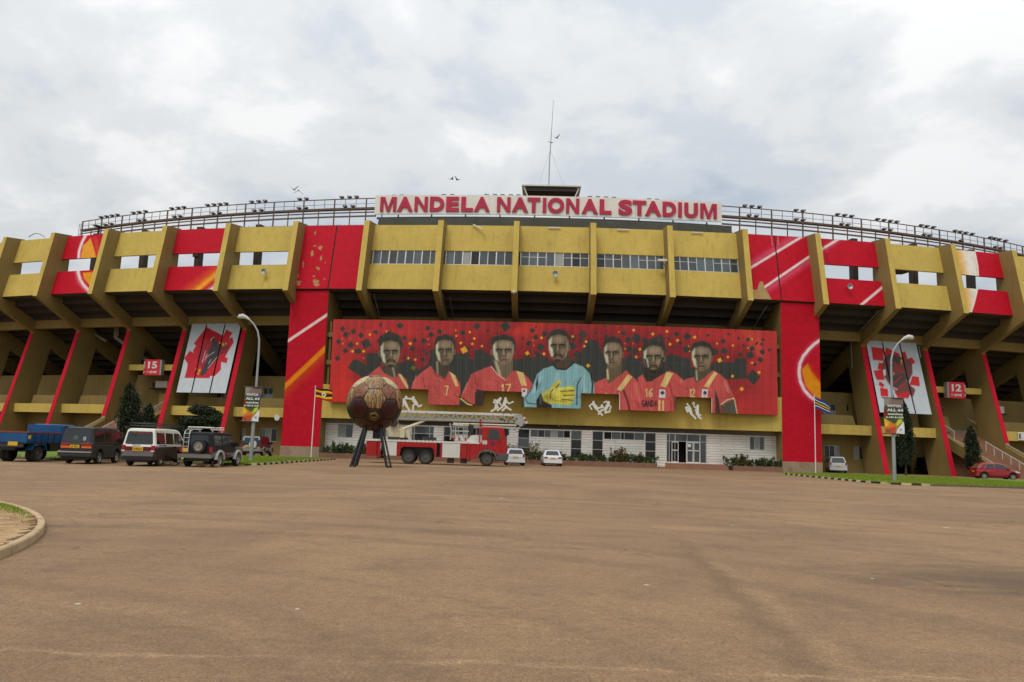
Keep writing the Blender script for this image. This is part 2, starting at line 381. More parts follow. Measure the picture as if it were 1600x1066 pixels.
# ------------------------------------------------------------------ ground and sky-line setting
def ground_mat():
    m, t, b = pbsdf('dusty_old_tarmac'); n, l = t.nodes, t.links
    tcn = n.new('ShaderNodeTexCoord')
    def mp(sc, loc=(0, 0, 0), rot=0.0):
        q = n.new('ShaderNodeMapping'); q.inputs['Scale'].default_value = sc; q.inputs['Location'].default_value = loc; q.inputs['Rotation'].default_value = (0, 0, rot)
        l.new(tcn.outputs['Object'], q.inputs[0]); return q.outputs[0]
    def nz(vec, sc, det=6, ro=0.6, di=0.0):
        q = n.new('ShaderNodeTexNoise'); q.inputs['Scale'].default_value = sc; q.inputs['Detail'].default_value = det; q.inputs['Roughness'].default_value = ro; q.inputs['Distortion'].default_value = di
        l.new(vec, q.inputs['Vector']); return q.outputs['Fac']
    def mr(s, a, b_, c, d):
        q = n.new('ShaderNodeMapRange'); l.new(s, q.inputs['Value'])
        for k, v in zip(('From Min', 'From Max', 'To Min', 'To Max'), (a, b_, c, d)): q.inputs[k].default_value = v
        return q.outputs[0]
    def mx(f, A, B, bt='MIX'):
        q = n.new('ShaderNodeMix'); q.data_type = 'RGBA'; q.blend_type = bt
        if isinstance(f, float): q.inputs['Factor'].default_value = f
        else: l.new(f, q.inputs['Factor'])
        for k, v in (('A', A), ('B', B)):
            if isinstance(v, tuple): q.inputs[k].default_value = (*v, 1)
            else: l.new(v, q.inputs[k])
        return q.outputs['Result']
    def mth(op, a, b_=None):
        q = n.new('ShaderNodeMath'); q.operation = op
        for k, v in enumerate((a, b_)):
            if v is None: continue
            if isinstance(v, float): q.inputs[k].default_value = v
            else: l.new(v, q.inputs[k])
        return q.outputs[0]
    obj_ = mp((1, 1, 1))
    dust, tar, pale = lin((170, 138, 100)), lin((144, 115, 86)), lin((188, 158, 118))
    c = mx(mr(nz(obj_, 0.16, 8, 0.68, 0.6), 0.40, 0.60, 0, 1), tar, dust)
    c = mx(mr(nz(obj_, 0.9, 8, 0.72, 1.0), 0.50, 0.66, 0, 0.5), c, lin((112, 90, 76)))
    c = mx(mr(nz(mp((0.16, 1.0, 1), rot=0.10), 0.55, 6, 0.65), 0.50, 0.75, 0, 0.35), c, pale)       # wiped dust streaks
    c = mx(mr(nz(mp((0.10, 1.0, 1), (7, 3, 0), 0.06), 0.9, 6, 0.7), 0.54, 0.80, 0, 0.35), c, lin((112, 88, 68)))   # darker wiped streaks
    c = mx(mr(nz(mp((1, 0.22, 1), (3, 8, 0), -0.35), 0.35, 5, 0.6), 0.58, 0.72, 0, 0.3), c, lin((116, 92, 72)))  # tyre-swept lanes
    # worn dark patch in the tarmac, lower right
    ds = n.new('ShaderNodeVectorMath'); ds.operation = 'LENGTH'; l.new(mp((0.28, 0.34, 0), (-1.96, -3.67, 0)), ds.inputs[0])
    pn = nz(mp((0.5, 2.0, 1), (0, 0, 0), .25), 1.3, 8, 0.75)
    pk = mth('ADD', ds.outputs['Value'], mth('MULTIPLY', pn, 2.2))
    c = mx(mr(pk, 1.25, 1.85, 0.62, 0.0), c, lin((66, 55, 47)))
    # a tyre-wiped mark, a pale seam across the near tarmac and faint turning sweeps
    wob = nz(obj_, 0.7, 6, 0.65)
    sx = n.new('ShaderNodeSeparateXYZ'); l.new(mp((1, 1, 1), (-2.7, 0, 0), 0.093), sx.inputs[0])
    off = mth('ADD', sx.outputs[0], mth('MULTIPLY', mth('SUBTRACT', wob, 0.5), 0.9)); seg = mth('MULTIPLY', mr(sx.outputs[1], 4.0, 6.5, 0, 1), mr(sx.outputs[1], 12.0, 16.0, 1, 0))
    c = mx(mth('MULTIPLY', mr(mth('ABSOLUTE', mth('ADD', off, 1.0)), 0.04, 0.30, 0.40, 0.0), seg), c, lin((92, 74, 58)))
    c = mx(mth('MULTIPLY', mr(mth('ABSOLUTE', mth('ADD', off, 0.72)), 0.02, 0.22, 0.22, 0.0), seg), c, pale)
    s2 = n.new('ShaderNodeSeparateXYZ'); l.new(obj_, s2.inputs[0]); ln = mth('ADD', s2.outputs[1], mth('MULTIPLY', mth('SUBTRACT', wob, 0.5), 0.9))
    c = mx(mth('MULTIPLY', mr(mth('ABSOLUTE', mth('SUBTRACT', ln, 5.98)), 0.01, 0.07, 0.5, 0.0), mr(nz(obj_, 1.2, 4), 0.35, 0.55, 0.2, 1.0)), c, lin((200, 168, 128)))
    rg = n.new('ShaderNodeVectorMath'); rg.operation = 'LENGTH'; l.new(mp((1, 1, 0), (6, -2, 0)), rg.inputs[0])
    rn_ = n.new('ShaderNodeTexNoise'); rn_.noise_dimensions = '1D'; rn_.inputs['Scale'].default_value = 1.1; rn_.inputs['Detail'].default_value = 5; l.new(mth('ADD', rg.outputs['Value'], mth('MULTIPLY', wob, 0.8)), rn_.inputs['W'])
    c = mx(mr(rn_.outputs['Fac'], 0.50, 0.66, 0.0, 0.30), c, lin((110, 88, 68)))
    # stone grain
    g1 = nz(obj_, 34.0, 5, 0.85); g2 = nz(obj_, 95.0, 2, 0.7)
    c = mx(mr(g1, 0.42, 0.58, 0, 1), mx(0.55, c, lin((70, 54, 42))), c)
    c = mx(mr(g2, 0.56, 0.70, 0, 0.7), c, lin((206, 176, 138)))
    g3 = nz(obj_, 9.0, 6, 0.75); c = mx(mr(g3, 0.35, 0.62, 0.42, 0.0), c, lin((96, 75, 58)))
    # long cracks
    vo = n.new('ShaderNodeTexVoronoi'); vo.feature = 'DISTANCE_TO_EDGE'; vo.inputs['Scale'].default_value = 0.13
    wv = n.new('ShaderNodeVectorMath'); wv.operation = 'ADD'; l.new(obj_, wv.inputs[0])
    nn = n.new('ShaderNodeTexNoise'); nn.inputs['Scale'].default_value = 0.8; nn.inputs['Detail'].default_value = 6; l.new(obj_, nn.inputs['Vector'])
    sc_ = n.new('ShaderNodeVectorMath'); sc_.operation = 'SCALE'; sc_.inputs['Scale'].default_value = 3.0; l.new(nn.outputs['Color'], sc_.inputs[0]); l.new(sc_.outputs[0], wv.inputs[1])
    l.new(wv.outputs[0], vo.inputs['Vector'])
    ck = mth('MULTIPLY', mr(vo.outputs['Distance'], 0.0, 0.006, 1, 0), mr(nz(obj_, 0.22, 2), 0.5, 0.6, 0, 0.6))
    c = mx(ck, c, lin((60, 48, 40)))
    l.new(c, b.inputs['Base Color']); b.inputs['Roughness'].default_value = 0.88; b.inputs['Specular IOR Level'].default_value = 0.25
    u = n.new('ShaderNodeBump'); u.inputs['Strength'].default_value = 0.55; u.inputs['Distance'].default_value = 0.012; l.new(g1, u.inputs['Height'])
    u2 = n.new('ShaderNodeBump'); u2.inputs['Strength'].default_value = 0.4; u2.inputs['Distance'].default_value = 0.05; l.new(g3, u2.inputs['Height']); l.new(u.outputs[0], u2.inputs['Normal'])
    l.new(u2.outputs[0], b.inputs['Normal'])
    return m
MAT['ground'] = ground_mat()
mb = MB(); mb.add([(-1500, -1500, 0), (1500, -1500, 0), (1500, 1500, 0), (-1500, 1500, 0)], [(0, 1, 2, 3)])
obj('ground', mb, MAT['ground'], kind='structure', label='wide open dusty brown tarmac forecourt')

# ------------------------------------------------------------------ the stadium
S = thing('stadium', 'huge yellow and crimson concrete football stadium with slanting ribs', 'stadium', (0, 0, 0))
HT = 0.036                                    # half rib thickness, in bays
col_front = lambda z: -2.6 - 3.4 * z / 13.35
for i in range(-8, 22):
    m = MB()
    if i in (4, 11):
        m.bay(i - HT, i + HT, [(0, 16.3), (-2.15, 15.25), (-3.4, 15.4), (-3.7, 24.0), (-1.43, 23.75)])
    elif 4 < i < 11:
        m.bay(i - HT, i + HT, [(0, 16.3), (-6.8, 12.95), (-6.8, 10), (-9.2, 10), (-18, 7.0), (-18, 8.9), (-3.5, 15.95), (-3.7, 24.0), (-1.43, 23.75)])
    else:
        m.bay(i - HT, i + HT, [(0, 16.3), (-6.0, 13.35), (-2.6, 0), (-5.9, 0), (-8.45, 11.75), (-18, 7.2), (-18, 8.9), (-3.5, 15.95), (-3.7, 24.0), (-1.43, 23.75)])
    rib = obj('rib', m, MAT['ochreshade'], S)
    fr = MB().bay(i - HT - .001, i + HT + .001, [(0.012, 16.29), (-0.02, 16.29), (-1.45, 23.76), (-1.418, 23.76)])   # front edge in the lit tone of the rib paint
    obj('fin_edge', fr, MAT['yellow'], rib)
    if i < 4 or i > 11:
        zb = 3.55 if i in (1, 14) else 0.0
        rs = MB().bay(i - HT - .001, i + HT + .001, [(col_front(zb) + .015, zb), (col_front(zb) - .02, zb), (col_front(13.2) - .02, 13.2), (col_front(13.2) + .015, 13.2)])
        obj('red_edge', rs, MAT['red'], rib)

# fascia panels: (r, z) of the leaning outer face
PB, PT = (-1.7, 16.8), (-3.15, 23.75)
def face(z): t = (z - PB[1]) / (PT[1] - PB[1]); return PB[0] + (PT[0] - PB[0]) * t
Z0, Z1, Z2, Z3 = 16.8, 19.45, 20.95, 23.75
def band(name, i0, i1, za, zb, m, parent=S, th=0.32, painter=None, base=(190, 8, 36)):
    if painter is None:
        return obj(name, MB().bay(i0, i1, [(face(za), za), (face(zb), zb), (face(zb) - th, zb), (face(za) - th, za)]), m, parent)
    A, B = i0, i1
    def fn(u, v, t):
        z = za + (zb - za) * v; a = np.array(SW(A, face(z) - t, z)); b = np.array(SW(B, face(z) - t, z)); return a + (b - a) * u
    return print_grid(name, fn, max(4, int(110 * (i1 - i0))), max(3, int(16 * (zb - za))), painter, base, MAT['print'], parent, thick=th, k=0.92, edge=(120, 20, 30))
WHT, ORG, TAN = (226, 214, 208), (222, 134, 22), (170, 146, 92)
def art_0(p):
    p.poly([(125.5, 405), (129.5, 384), (141.6, 372), (146, 385), (152, 408)], (232, 160, 50), 2)
    p.poly([(129, 426), (146, 425), (149, 443), (139.8, 446), (131, 436)], (232, 150, 30), 2)
    p.poly([(146, 372), (152, 372), (160, 410), (152, 408)], (214, 90, 50), 5, .7)
    p.line([(137, 362), (128.5, 378), (123.8, 392), (122.6, 405), (122.6, 427), (126, 438), (132, 447), (142, 457)], 4.5, (236, 224, 216), 3)
    p.line([(120, 425), (124, 441), (132, 450), (140, 458)], 5, (230, 200, 205), 7, .6)
def art_2(p):
    p.line([(278, 470), (352, 412)], 16, (225, 110, 30), 14, .75)
    p.line([(292, 466), (350, 419)], 7, (244, 170, 40), 6)
    p.line([(311, 466), (350, 435.5)], 6, (232, 190, 190), 6, .9); p.line([(314, 466), (350, 437)], 3, (240, 232, 226), 1.5)
def art_tower_l(p):
    rn = random.Random(3)
    for (x, y, a, b) in [(492, 364, 1.2, 3.2), (491, 385, 2.5, 2), (500, 387, 3.2, 4.5), (488, 396, 3, 4.5), (502, 403, 1.8, 4.2), (497, 419.6, 3.2, 3.2), (493, 442, 5.5, 5), (467, 441, 3.4, 4), (465.5, 431, 1.5, 4), (474, 412, 1.2, 5), (507, 436, 1.6, 1.2), (491, 432, 3, 1), (508, 410, .8, 2)]:
        for _ in range(4):
            ox, oy = rn.uniform(-.5, .5) * a, rn.uniform(-.7, .7) * b
            p.poly([(x + ox + a * .8 * cos(q) * rn.uniform(.2, 1.2), y + oy + b * .8 * sin(q) * rn.uniform(.2, 1.2)) for q in np.linspace(0, 2 * pi, 13)[:-1]], TAN, .5)
def art_tower_r(p):
    p.line([(1165, 418), (1262, 358)], 10, (214, 120, 140), 9, .55); p.line([(1165, 423.5), (1262, 364.5)], 4, WHT, 2)
    p.line([(1194, 456), (1275, 401)], 10, (214, 120, 140), 9, .55); p.line([(1195, 448.5), (1275, 394)], 4, WHT, 2)
    p.line([(1205, 366), (1207, 384)], 1.2, (210, 150, 160), 1); p.line([(1215.5, 366), (1216, 383)], 1.2, (210, 150, 160), 1)
    p.poly([(1172, 452), (1183, 453), (1187, 440), (1192, 440), (1194, 448), (1206, 468), (1172, 468)], TAN, .8); p.ell(1186, 463, 2.5, 2.5, (204, 110, 110))
def art_11(p):
    p.line([(1275, 398), (1315, 371)], 9, (214, 120, 140), 8, .55); p.line([(1275, 395), (1318, 369)], 4, WHT, 2)
    p.line([(1284, 372), (1288, 392), (1295, 412)], .9, (100, 20, 30), .8)
    p.line([(1344, 478), (1392, 438)], 4.5, WHT, 2.2)
def art_13(p):
    p.poly([(1480, 380), (1519, 380), (1523, 398), (1526, 414), (1527, 432), (1526, 452), (1522, 470), (1517, 490), (1480, 500)], (232, 224, 212), 1.6)
    p.line([(1492, 382), (1496, 404), (1503, 440), (1509, 480)], 13, (226, 150, 40), 16, .95)
    p.line([(1518, 380), (1524, 398), (1527.5, 416), (1528.5, 433), (1527, 452), (1522.5, 472), (1516, 492)], 2.5, (240, 236, 230), 1.5)
Q = 0.03
red_bays = {0: art_0, 2: art_2, 11: art_11, 13: art_13}
for i in range(-8, 21):
    a, b = i + Q, i + 1 - Q
    if i == 4 or i == 10:
        art = art_tower_l if i == 4 else art_tower_r
        band('fascia_panel', a, i + .491, Z0, Z3, None, painter=art); band('fascia_panel', i + .509, b, Z0, Z3, None, painter=art)
        obj('joint_strip', MB().bay(i + .485, i + .515, [(face(Z0) - .12, Z0), (face(Z3) - .12, Z3), (face(Z3) - .3, Z3), (face(Z0) - .3, Z0)]), MAT['darksteel'], S)
    elif i in red_bays:
        band('fascia_panel', a, b, Z0, Z1, None, painter=red_bays[i]); band('fascia_panel', a, b, Z2, Z3, None, painter=red_bays[i])
    else:
        band('fascia_panel', a, b, Z0, Z1, MAT['yellow']); band('fascia_panel', a, b, Z2, Z3, MAT['yellow'])
    # flat ledge behind the panels and the stepped soffit of the upper tier
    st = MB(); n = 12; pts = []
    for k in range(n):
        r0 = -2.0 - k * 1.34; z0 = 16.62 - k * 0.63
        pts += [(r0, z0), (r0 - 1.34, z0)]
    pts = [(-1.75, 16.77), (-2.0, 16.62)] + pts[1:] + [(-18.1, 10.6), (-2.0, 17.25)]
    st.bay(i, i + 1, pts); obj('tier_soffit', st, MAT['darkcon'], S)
    obj('tier_light_stop_wall', MB().rect(i, i + 1, -18.5, -18.1, 0, 11), MAT['darkcon'], S)  # added to keep sky light from leaking in under the tier
    if not (i in (4, 10)):
        obj('ring_beam', MB().rect(a, b, -6.7, -6.1, 13.75, 14.8) if not 4 < i < 10 else MB().rect(a, b, -6.7, -6.1, 12.6, 15.0), MAT['ochreshade'], S)
    else:
        obj('ring_beam', MB().rect(a, b, -6.9, -6.1, 12.8, 14.9), MAT['ochreshade'], S)
    # weeds and cable litter along the parapet
# glazed bays of the press level
rp_ = random.Random(12)
for i in range(5, 10):
    a, b = i + Q + .03, i + 1 - Q - .01
    fr = MB(); w = 8
    za, zb = Z1, Z2
    def fp(ii, z, off=0.0): return SW(ii, face(z) - off, z)
    dz = .07
    fr.bay(a, b, [(face(za) - .1, za), (face(za + dz) - .1, za + dz), (face(za + dz) - .22, za + dz), (face(za) - .22, za)])
    fr.bay(a, b, [(face(zb) - .1, zb), (face(zb - dz) - .1, zb - dz), (face(zb - dz) - .22, zb - dz), (face(zb) - .22, zb)])
    for k in range(w + 1):
        c = a + (b - a) * k / w; hw = .0075 if k % 2 else .012
        fr.bay(c - hw / 1.6, c + hw / 1.6, [(face(za) - .08, za), (face(zb) - .08, zb), (face(zb) - .2, zb), (face(za) - .2, za)])
    if i > 6:
        zc = za + .95; fr.bay(a, b, [(face(zc) - .12, zc), (face(zc + .05) - .12, zc + .05), (face(zc + .05) - .2, zc + .05), (face(zc) - .2, zc)])
    f = obj('window_frame', fr, MAT['frame'], S)
    for k in range(w):
        c0 = a + (b - a) * k / w + .004; c1 = a + (b - a) * (k + 1) / w - .004
        mm = rp_.choice([MAT['glass']] * 3 + [MAT['glassblue'], MAT['glasswarm']])
        if (i, k) in ((6, 3), (7, 6), (8, 0)): mm = MAT['glassdark']
        if (i, k) in ((7, 4), (6, 2)): mm = MAT['curtain']
        obj('pane', MB().bay(c0, c1, [(face(za) - .15, za), (face(zb) - .15, zb), (face(zb) - .17, zb), (face(za) - .17, za)]), mm, f)
    obj('press_room_wall', MB().rect(i, i + 1, -4.6, -4.4, 17.3, 22.6), MAT['concrete'], S)
# dark concrete columns and canopies behind the open slots
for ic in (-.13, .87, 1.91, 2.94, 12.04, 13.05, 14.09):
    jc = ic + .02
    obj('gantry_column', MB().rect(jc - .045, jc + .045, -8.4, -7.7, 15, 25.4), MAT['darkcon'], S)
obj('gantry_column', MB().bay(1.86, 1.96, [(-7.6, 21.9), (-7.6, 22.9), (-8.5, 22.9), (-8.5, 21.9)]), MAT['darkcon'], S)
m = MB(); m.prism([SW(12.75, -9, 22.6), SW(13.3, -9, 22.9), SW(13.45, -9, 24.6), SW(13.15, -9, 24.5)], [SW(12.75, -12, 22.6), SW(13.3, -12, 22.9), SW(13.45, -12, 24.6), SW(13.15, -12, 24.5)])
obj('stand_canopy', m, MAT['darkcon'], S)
# concrete rim seen above the central panels
for i in range(2, 14):
    obj('rim_wall', MB().rect(i, i + 1, -5.4, -5.1, 20.8 if 4 < i < 10 else 23, 25.1 if 4 < i < 10 else 24.35), MAT['rimwall'], S)

# pillars either side of the entrance, crimson in front, on stained plinths
def art_pil_l(p):
    p.line([(440, 539.5), (520, 486)], 4.6, (232, 206, 204), 1.2)
    p.line([(430, 628), (520, 541)], 12, (200, 80, 20), 14, .75); p.line([(430, 618.5), (520, 533.5)], 7.5, (226, 132, 14), 2)
def art_pil_r(p):
    p.poly([(1252.5, 578), (1262.5, 567), (1268, 580), (1281, 596), (1290, 600), (1290, 628), (1272, 619), (1258.5, 603)], (226, 140, 10), 2.5)
    p.line([(1266, 572), (1272, 583), (1282, 595), (1290, 600)], 5, (205, 70, 20), 7, .7)
    arc = [(1290, 526), (1283, 530.5), (1272, 538), (1263, 547), (1255, 557), (1250, 568), (1248.5, 581), (1250.5, 596), (1257, 610), (1266, 620), (1276, 627), (1290, 634)]
    p.line(arc, 9, (216, 130, 150), 7, .6); p.line(arc, 4.8, (234, 214, 212), 1.6)
PRF = -1.9
for (a, b, art) in ((3.97, 4.5, art_pil_l), (10.5, 11.03, art_pil_r)):
    pil = obj('pillar', MB().rect(a, b, -7.0, PRF - .02, 1.0, 16.6), MAT['ochreshade'], S)
    def fn(u, v, t, a=a, b=b):
        A = np.array(SW(a, PRF - t, 0)); B = np.array(SW(b, PRF - t, 0)); P = A + (B - A) * u; return (P[0], P[1], 1.0 + 15.62 * v)
    print_grid('painted_face', fn, 64, 240, art, (190, 8, 36), MAT['print'], pil, thick=.02, k=0.92, edge=(150, 15, 30))
    obj('plinth', MB().rect(a - .005, b + .005, -7.1, PRF + .03, -.05, 1.0), MAT['plinth'], pil)

# ---- walls with real openings
def wall(name, i0, i1, r0, r1, z0, z1, holes, m, parent=S):
    xs = sorted({i0, i1, *[h[0] for h in holes], *[h[1] for h in holes]}); zs = sorted({z0, z1, *[h[2] for h in holes], *[h[3] for h in holes]})
    w = MB()
    for a, b in zip(xs, xs[1:]):
        for c, d in zip(zs, zs[1:]):
            mi, mz = (a + b) / 2, (c + d) / 2
            if any(h[0] < mi < h[1] and h[2] < mz < h[3] for h in holes): continue
            w.rect(a, b, r0, r1, c, d)
    return obj(name, w, m, parent)
def window(parent, i0, i1, z0, z1, r, cols, rows=1, kinds='g', fw=.006, name='window'):
    """frame with mullions as the part, every pane a sub-part; r is the outer face of the wall"""
    f = MB(); fz = fw * 7.6
    f.rect(i0, i0 + fw, r - .16, r - .06, z0, z1); f.rect(i1 - fw, i1, r - .16, r - .06, z0, z1)
    f.rect(i0 + fw, i1 - fw, r - .16, r - .06, z0, z0 + fz); f.rect(i0 + fw, i1 - fw, r - .16, r - .06, z1 - fz, z1)
    cs = cols if isinstance(cols, (list, tuple)) else [k / cols for k in range(1, cols)]
    rs = rows if isinstance(rows, (list, tuple)) else [k / rows for k in range(1, rows)]
    ci = [0] + list(cs) + [1]; ri = [0] + list(rs) + [1]
    for c in cs: x = i0 + (i1 - i0) * c; f.rect(x - fw / 2, x + fw / 2, r - .155, r - .065, z0 + fz, z1 - fz)
    for c in rs: z = z0 + (z1 - z0) * c; f.rect(i0 + fw, i1 - fw, r - .15, r - .07, z - fz / 2, z + fz / 2)
    fo = obj(name, f, MAT['frame'], parent)
    kk = 0
    for q in range(len(ri) - 1):
        for p in range(len(ci) - 1):
            k = kinds[kk % len(kinds)]; kk += 1
            mm = {'g': MAT['glass'], 'd': MAT['glassdark'], 'c': MAT['curtain'], 'o': MAT['openroom']}[k]
            x0 = i0 + (i1 - i0) * ci[p] + fw * .4; x1 = i0 + (i1 - i0) * ci[p + 1] - fw * .4
            za = z0 + (z1 - z0) * ri[q] + fz * .4; zb = z0 + (z1 - z0) * ri[q + 1] - fz * .4
            if k == 'c':
                obj('pane', MB().rect(x0, x1, r - .12, r - .11, za, zb), MAT['curtain'], fo)
            else:
                obj('pane', MB().rect(x0, x1, r - .12, r - .11, za, zb), mm, fo)
    return fo
# side bays: first-floor beam, parapet, ground and upper walls
for i in range(-8, 21):
    if 4 <= i <= 10 : continue
    a, b = i + HT, i + 1 - HT
    mir = i > 7
    gate = i in (1, 13)
    if not gate:
        obj('floor_beam', MB().rect(a, b, -5.0, -4.6, 3.87, 4.85), MAT['yellow'], S)
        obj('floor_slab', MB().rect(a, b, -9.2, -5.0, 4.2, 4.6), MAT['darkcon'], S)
        obj('parapet', MB().prism([SW(a + .1, -6.0, 4.6), SW(b - .02, -6.0, 4.6), SW(b - .02, -6.0, 5.9), SW(a + .16, -6.0, 5.9)] if not mir else [SW(a + .02, -6.0, 4.6), SW(b - .1, -6.0, 4.6), SW(b - .16, -6.0, 5.9), SW(a + .02, -6.0, 5.9)],
                                  [SW(a + .1, -6.2, 4.6), SW(b - .02, -6.2, 4.6), SW(b - .02, -6.2, 5.9), SW(a + .16, -6.2, 5.9)] if not mir else [SW(a + .02, -6.2, 4.6), SW(b - .1, -6.2, 4.6), SW(b - .16, -6.2, 5.9), SW(a + .02, -6.2, 5.9)]), MAT['ochreshade'], S)
    # upper wall
    zt = 8.5
    holes = {3: [(3.14, 3.3, 4.7, 7.2)], 11: [(11.60, 11.80, 4.7, 7.2), (11.97, 12.2, 6.45, 7.3)], 13: [(13.12, 13.32, 6.5, 7.5), (13.42, 13.62, 5.0, 7.4)],
             1: [(1.62, 1.88, 6.4, 7.4)], 0: [(.08, .2, 4.7, 6.2), (.35, .58, 5.9, 6.9)], -1: [(-.62, -.4, 5.8, 6.8)]}.get(i, [(i + .35, i + .6, 5.9, 6.9)])
    if i in (0, 14): holes = holes if i == 0 else []
    wall('upper_wall', i, i + 1, -9.25, -9.0, 4.5, zt, holes, MAT['ochreshade'])
    for h in holes:
        if h[2] < 5.1:
            window(S, *h, -9.0, 2, [.72], 'ccgg' if i != 13 else 'dcgg')
        else: window(S, *h, -9.0, 3, 1, 'ddd')
    # ground wall
    if i in (2, 12):   # open garage bay: side return and deep dark room
        obj('garage_back_wall', MB().rect(a, b, -13.3, -13.0, 0, 4.4), MAT['darkcon'], S)
        obj('garage_jamb', MB().rect(b - .31, b - .215, -13.0, -6.5, 0, 4.2) if i == 2 else MB().rect(a + .265, a + .42, -6.9, -6.5, 0, 4.2), MAT['ochreshade'], S)
    elif not gate:
        g = {3: [(3.10 - .2, 3.11, 1.36, 2.7), (3.32, 3.59, 1.38, 2.75)], 11: [(11.41, 11.64, 1.5, 2.75), (11.85, 12.12, 1.38, 2.78)]}.get(i, [(i + .12, i + .32, 1.2, 2.45), (i + .5, i + .72, 1.2, 2.45)])
        wall('ground_wall', i - (.25 if i == 3 else 0), i + 1 + (.3 if i == 11 else 0), -6.75, -6.5, 0, 4.2, g, MAT['ochreshade'])
        for k, h in enumerate(g): window(S, *h, -6.5, 3, 1, ('cgc', 'gcd', 'ddc')[(k + i) % 3])
    else:
        obj('ground_wall', MB().rect(a, b, -9.3, -9.05, 0, 4.5), MAT['ochreshade'], S)
        obj('gate_beam', MB().rect(a, b, -6.6, -6.2, 8.78, 9.42), MAT['yellow'], S)
        obj('gate_recess', MB().rect(a, b, -9.2, -6.6, 8.9, 9.2), MAT['darkcon'], S)
        obj('landing', MB().rect(a, b, -9.0, -7.6, 4.45, 4.85), MAT['concrete'], S)
        obj('landing_parapet', MB().prism([SW(*q) for q in ((i + (.5 if not mir else .28), -7.4, 4.6), (i + (.86 if not mir else .56), -7.4, 4.6), (i + (.8 if not mir else .5), -7.4, 6.3), (i + (.5 if not mir else .28), -7.4, 6.3))],
                                          [SW(*q) for q in ((i + (.5 if not mir else .28), -7.6, 4.6), (i + (.86 if not mir else .56), -7.6, 4.6), (i + (.8 if not mir else .5), -7.6, 6.3), (i + (.5 if not mir else .28), -7.6, 6.3))]), MAT['ochreshade'], S)
# grey slanting members seen in the left bays, and drain pipes
def member(pts, w, m='concrete', name='slanting_beam'):
    mm = MB()
    for p, q in zip(pts, pts[1:]): mm.bar(p, q, w, w * .6)
    obj(name, mm, MAT[m], S)
member([SW(.42, -8.6, 15.0), SW(.42, -8.6, 12.9), SW(1.42, -8.8, 8.6)], .55)
member([SW(-.55, -8.2, 15.4), SW(.28, -8.2, 12.4)], .4)
member([SW(2.55, -8.9, 13.5), SW(3.05, -8.9, 11)], .25)
def pipe(pts, r=.06): obj('drain_pipe', MB().tube(pts, r, 6), MAT['pole'], S)
pipe([SW(11.93, -2.4, 16.4), SW(11.93, -7.4, 14.0), SW(11.93, -7.3, 11)]); pipe([SW(12.93, -6.5, 14.2), SW(12.93, -6.1, 12.4)])
pipe([SW(5.1, -2.6, 16.4), SW(5.1, -6, 13.6)], .05); pipe([SW(10.37, -2.9, 16.4), SW(10.30, -6, 14)], .05); pipe([SW(6.12, -3.0, 16.3), SW(6.12, -6, 14.6)], .05)

# ---- stairs beside the gates
def stairs(side):
    g = (lambda x: x) if side > 0 else (lambda x: 15 - x)
    def rc(a, b): return (min(g(a), g(b)), max(g(a), g(b)))
    line = lambda r: 2.75 - .48 * (r + 4)      # tread level
    st = obj('staircase', MB().bay(*rc(13.3, 14.0), [(-8.0, 4.45), (1.7, -.3), (-7, -.3), (-8.0, 3)]), MAT['step'], S)
    n = 28
    for k in range(n):
        r1 = -8.0 + k * (9.7 / n); z = line(r1 + 9.7 / n * .5)
        obj('tread', MB().rect(*rc(13.3, 14.0), r1, r1 + 9.7 / n + .03, z - .17, z + .09), MAT['step'], st)
    for (p, q) in ((13.22, 13.3), (13.965, 14.05)):
        lo = [(-8.0, line(-8) + .5 + .2), (2.2, line(2.2) + .6), (2.2, -.1), (-8, -.1)] if p > 13.5 else [(-8.0, line(-8) + .7), (2.2, line(2.2) + .6), (2.2, -.1), (.2, -.1), (-1.4, line(-1.4) - .5), (-8, line(-8) - .6)]
        obj('stringer_wall', MB().bay(*rc(p, q), lo), MAT['ochreshade'], S)
        cp = MB(); cp.tube([SW(g((p + q) / 2), r, line(r) + .78) for r in ((-4.2, 2.2) if p < 13.5 else (-5.3, -4.4))], .045, 6)
        if p > 13.5: cp.tube([SW(g((p + q) / 2 + .01), r, line(r) + .82) for r in (-3.9, 2.2)], .05, 6); cp.tube([SW(g((p + q) / 2 - .02), r, line(r) + .95) for r in (-3.9, 2.2)], .04, 6)
        obj('coping_rail', cp, MAT['frame'], S)
    h = MB(); c = g(13.68)
    h.tube([SW(c, r, line(r) + .95) for r in (-3.9, 2.4)], .055, 6)
    for k in range(7): r = -3.8 + k * 1.0; h.tube([SW(c, r, line(r)), SW(c, r, line(r) + .95)], .045, 6)
    obj('handrail', h, MAT['frame'], S)
    h = MB(); c = g(13.27)
    h.tube([SW(c, r, line(r) + 1.55) for r in (-7.6, -4.6)], .055, 6)
    for k in range(3): r = -7.4 + k * 1.35; h.tube([SW(c, r, line(r) + .6), SW(c, r, line(r) + 1.55)], .045, 6)
    obj('handrail', h, MAT['frame'], S)
    h = MB(); h.tube([SW(g(13.98), r, line(r) + 1.35) for r in (-8.6, -7.2)], .055, 6); h.tube([SW(g(14.0), r, line(r) + 1.3) for r in (-6.9, -4.4)], .055, 6)
    obj('handrail', h, MAT['frame'], S)
stairs(1); stairs(-1)

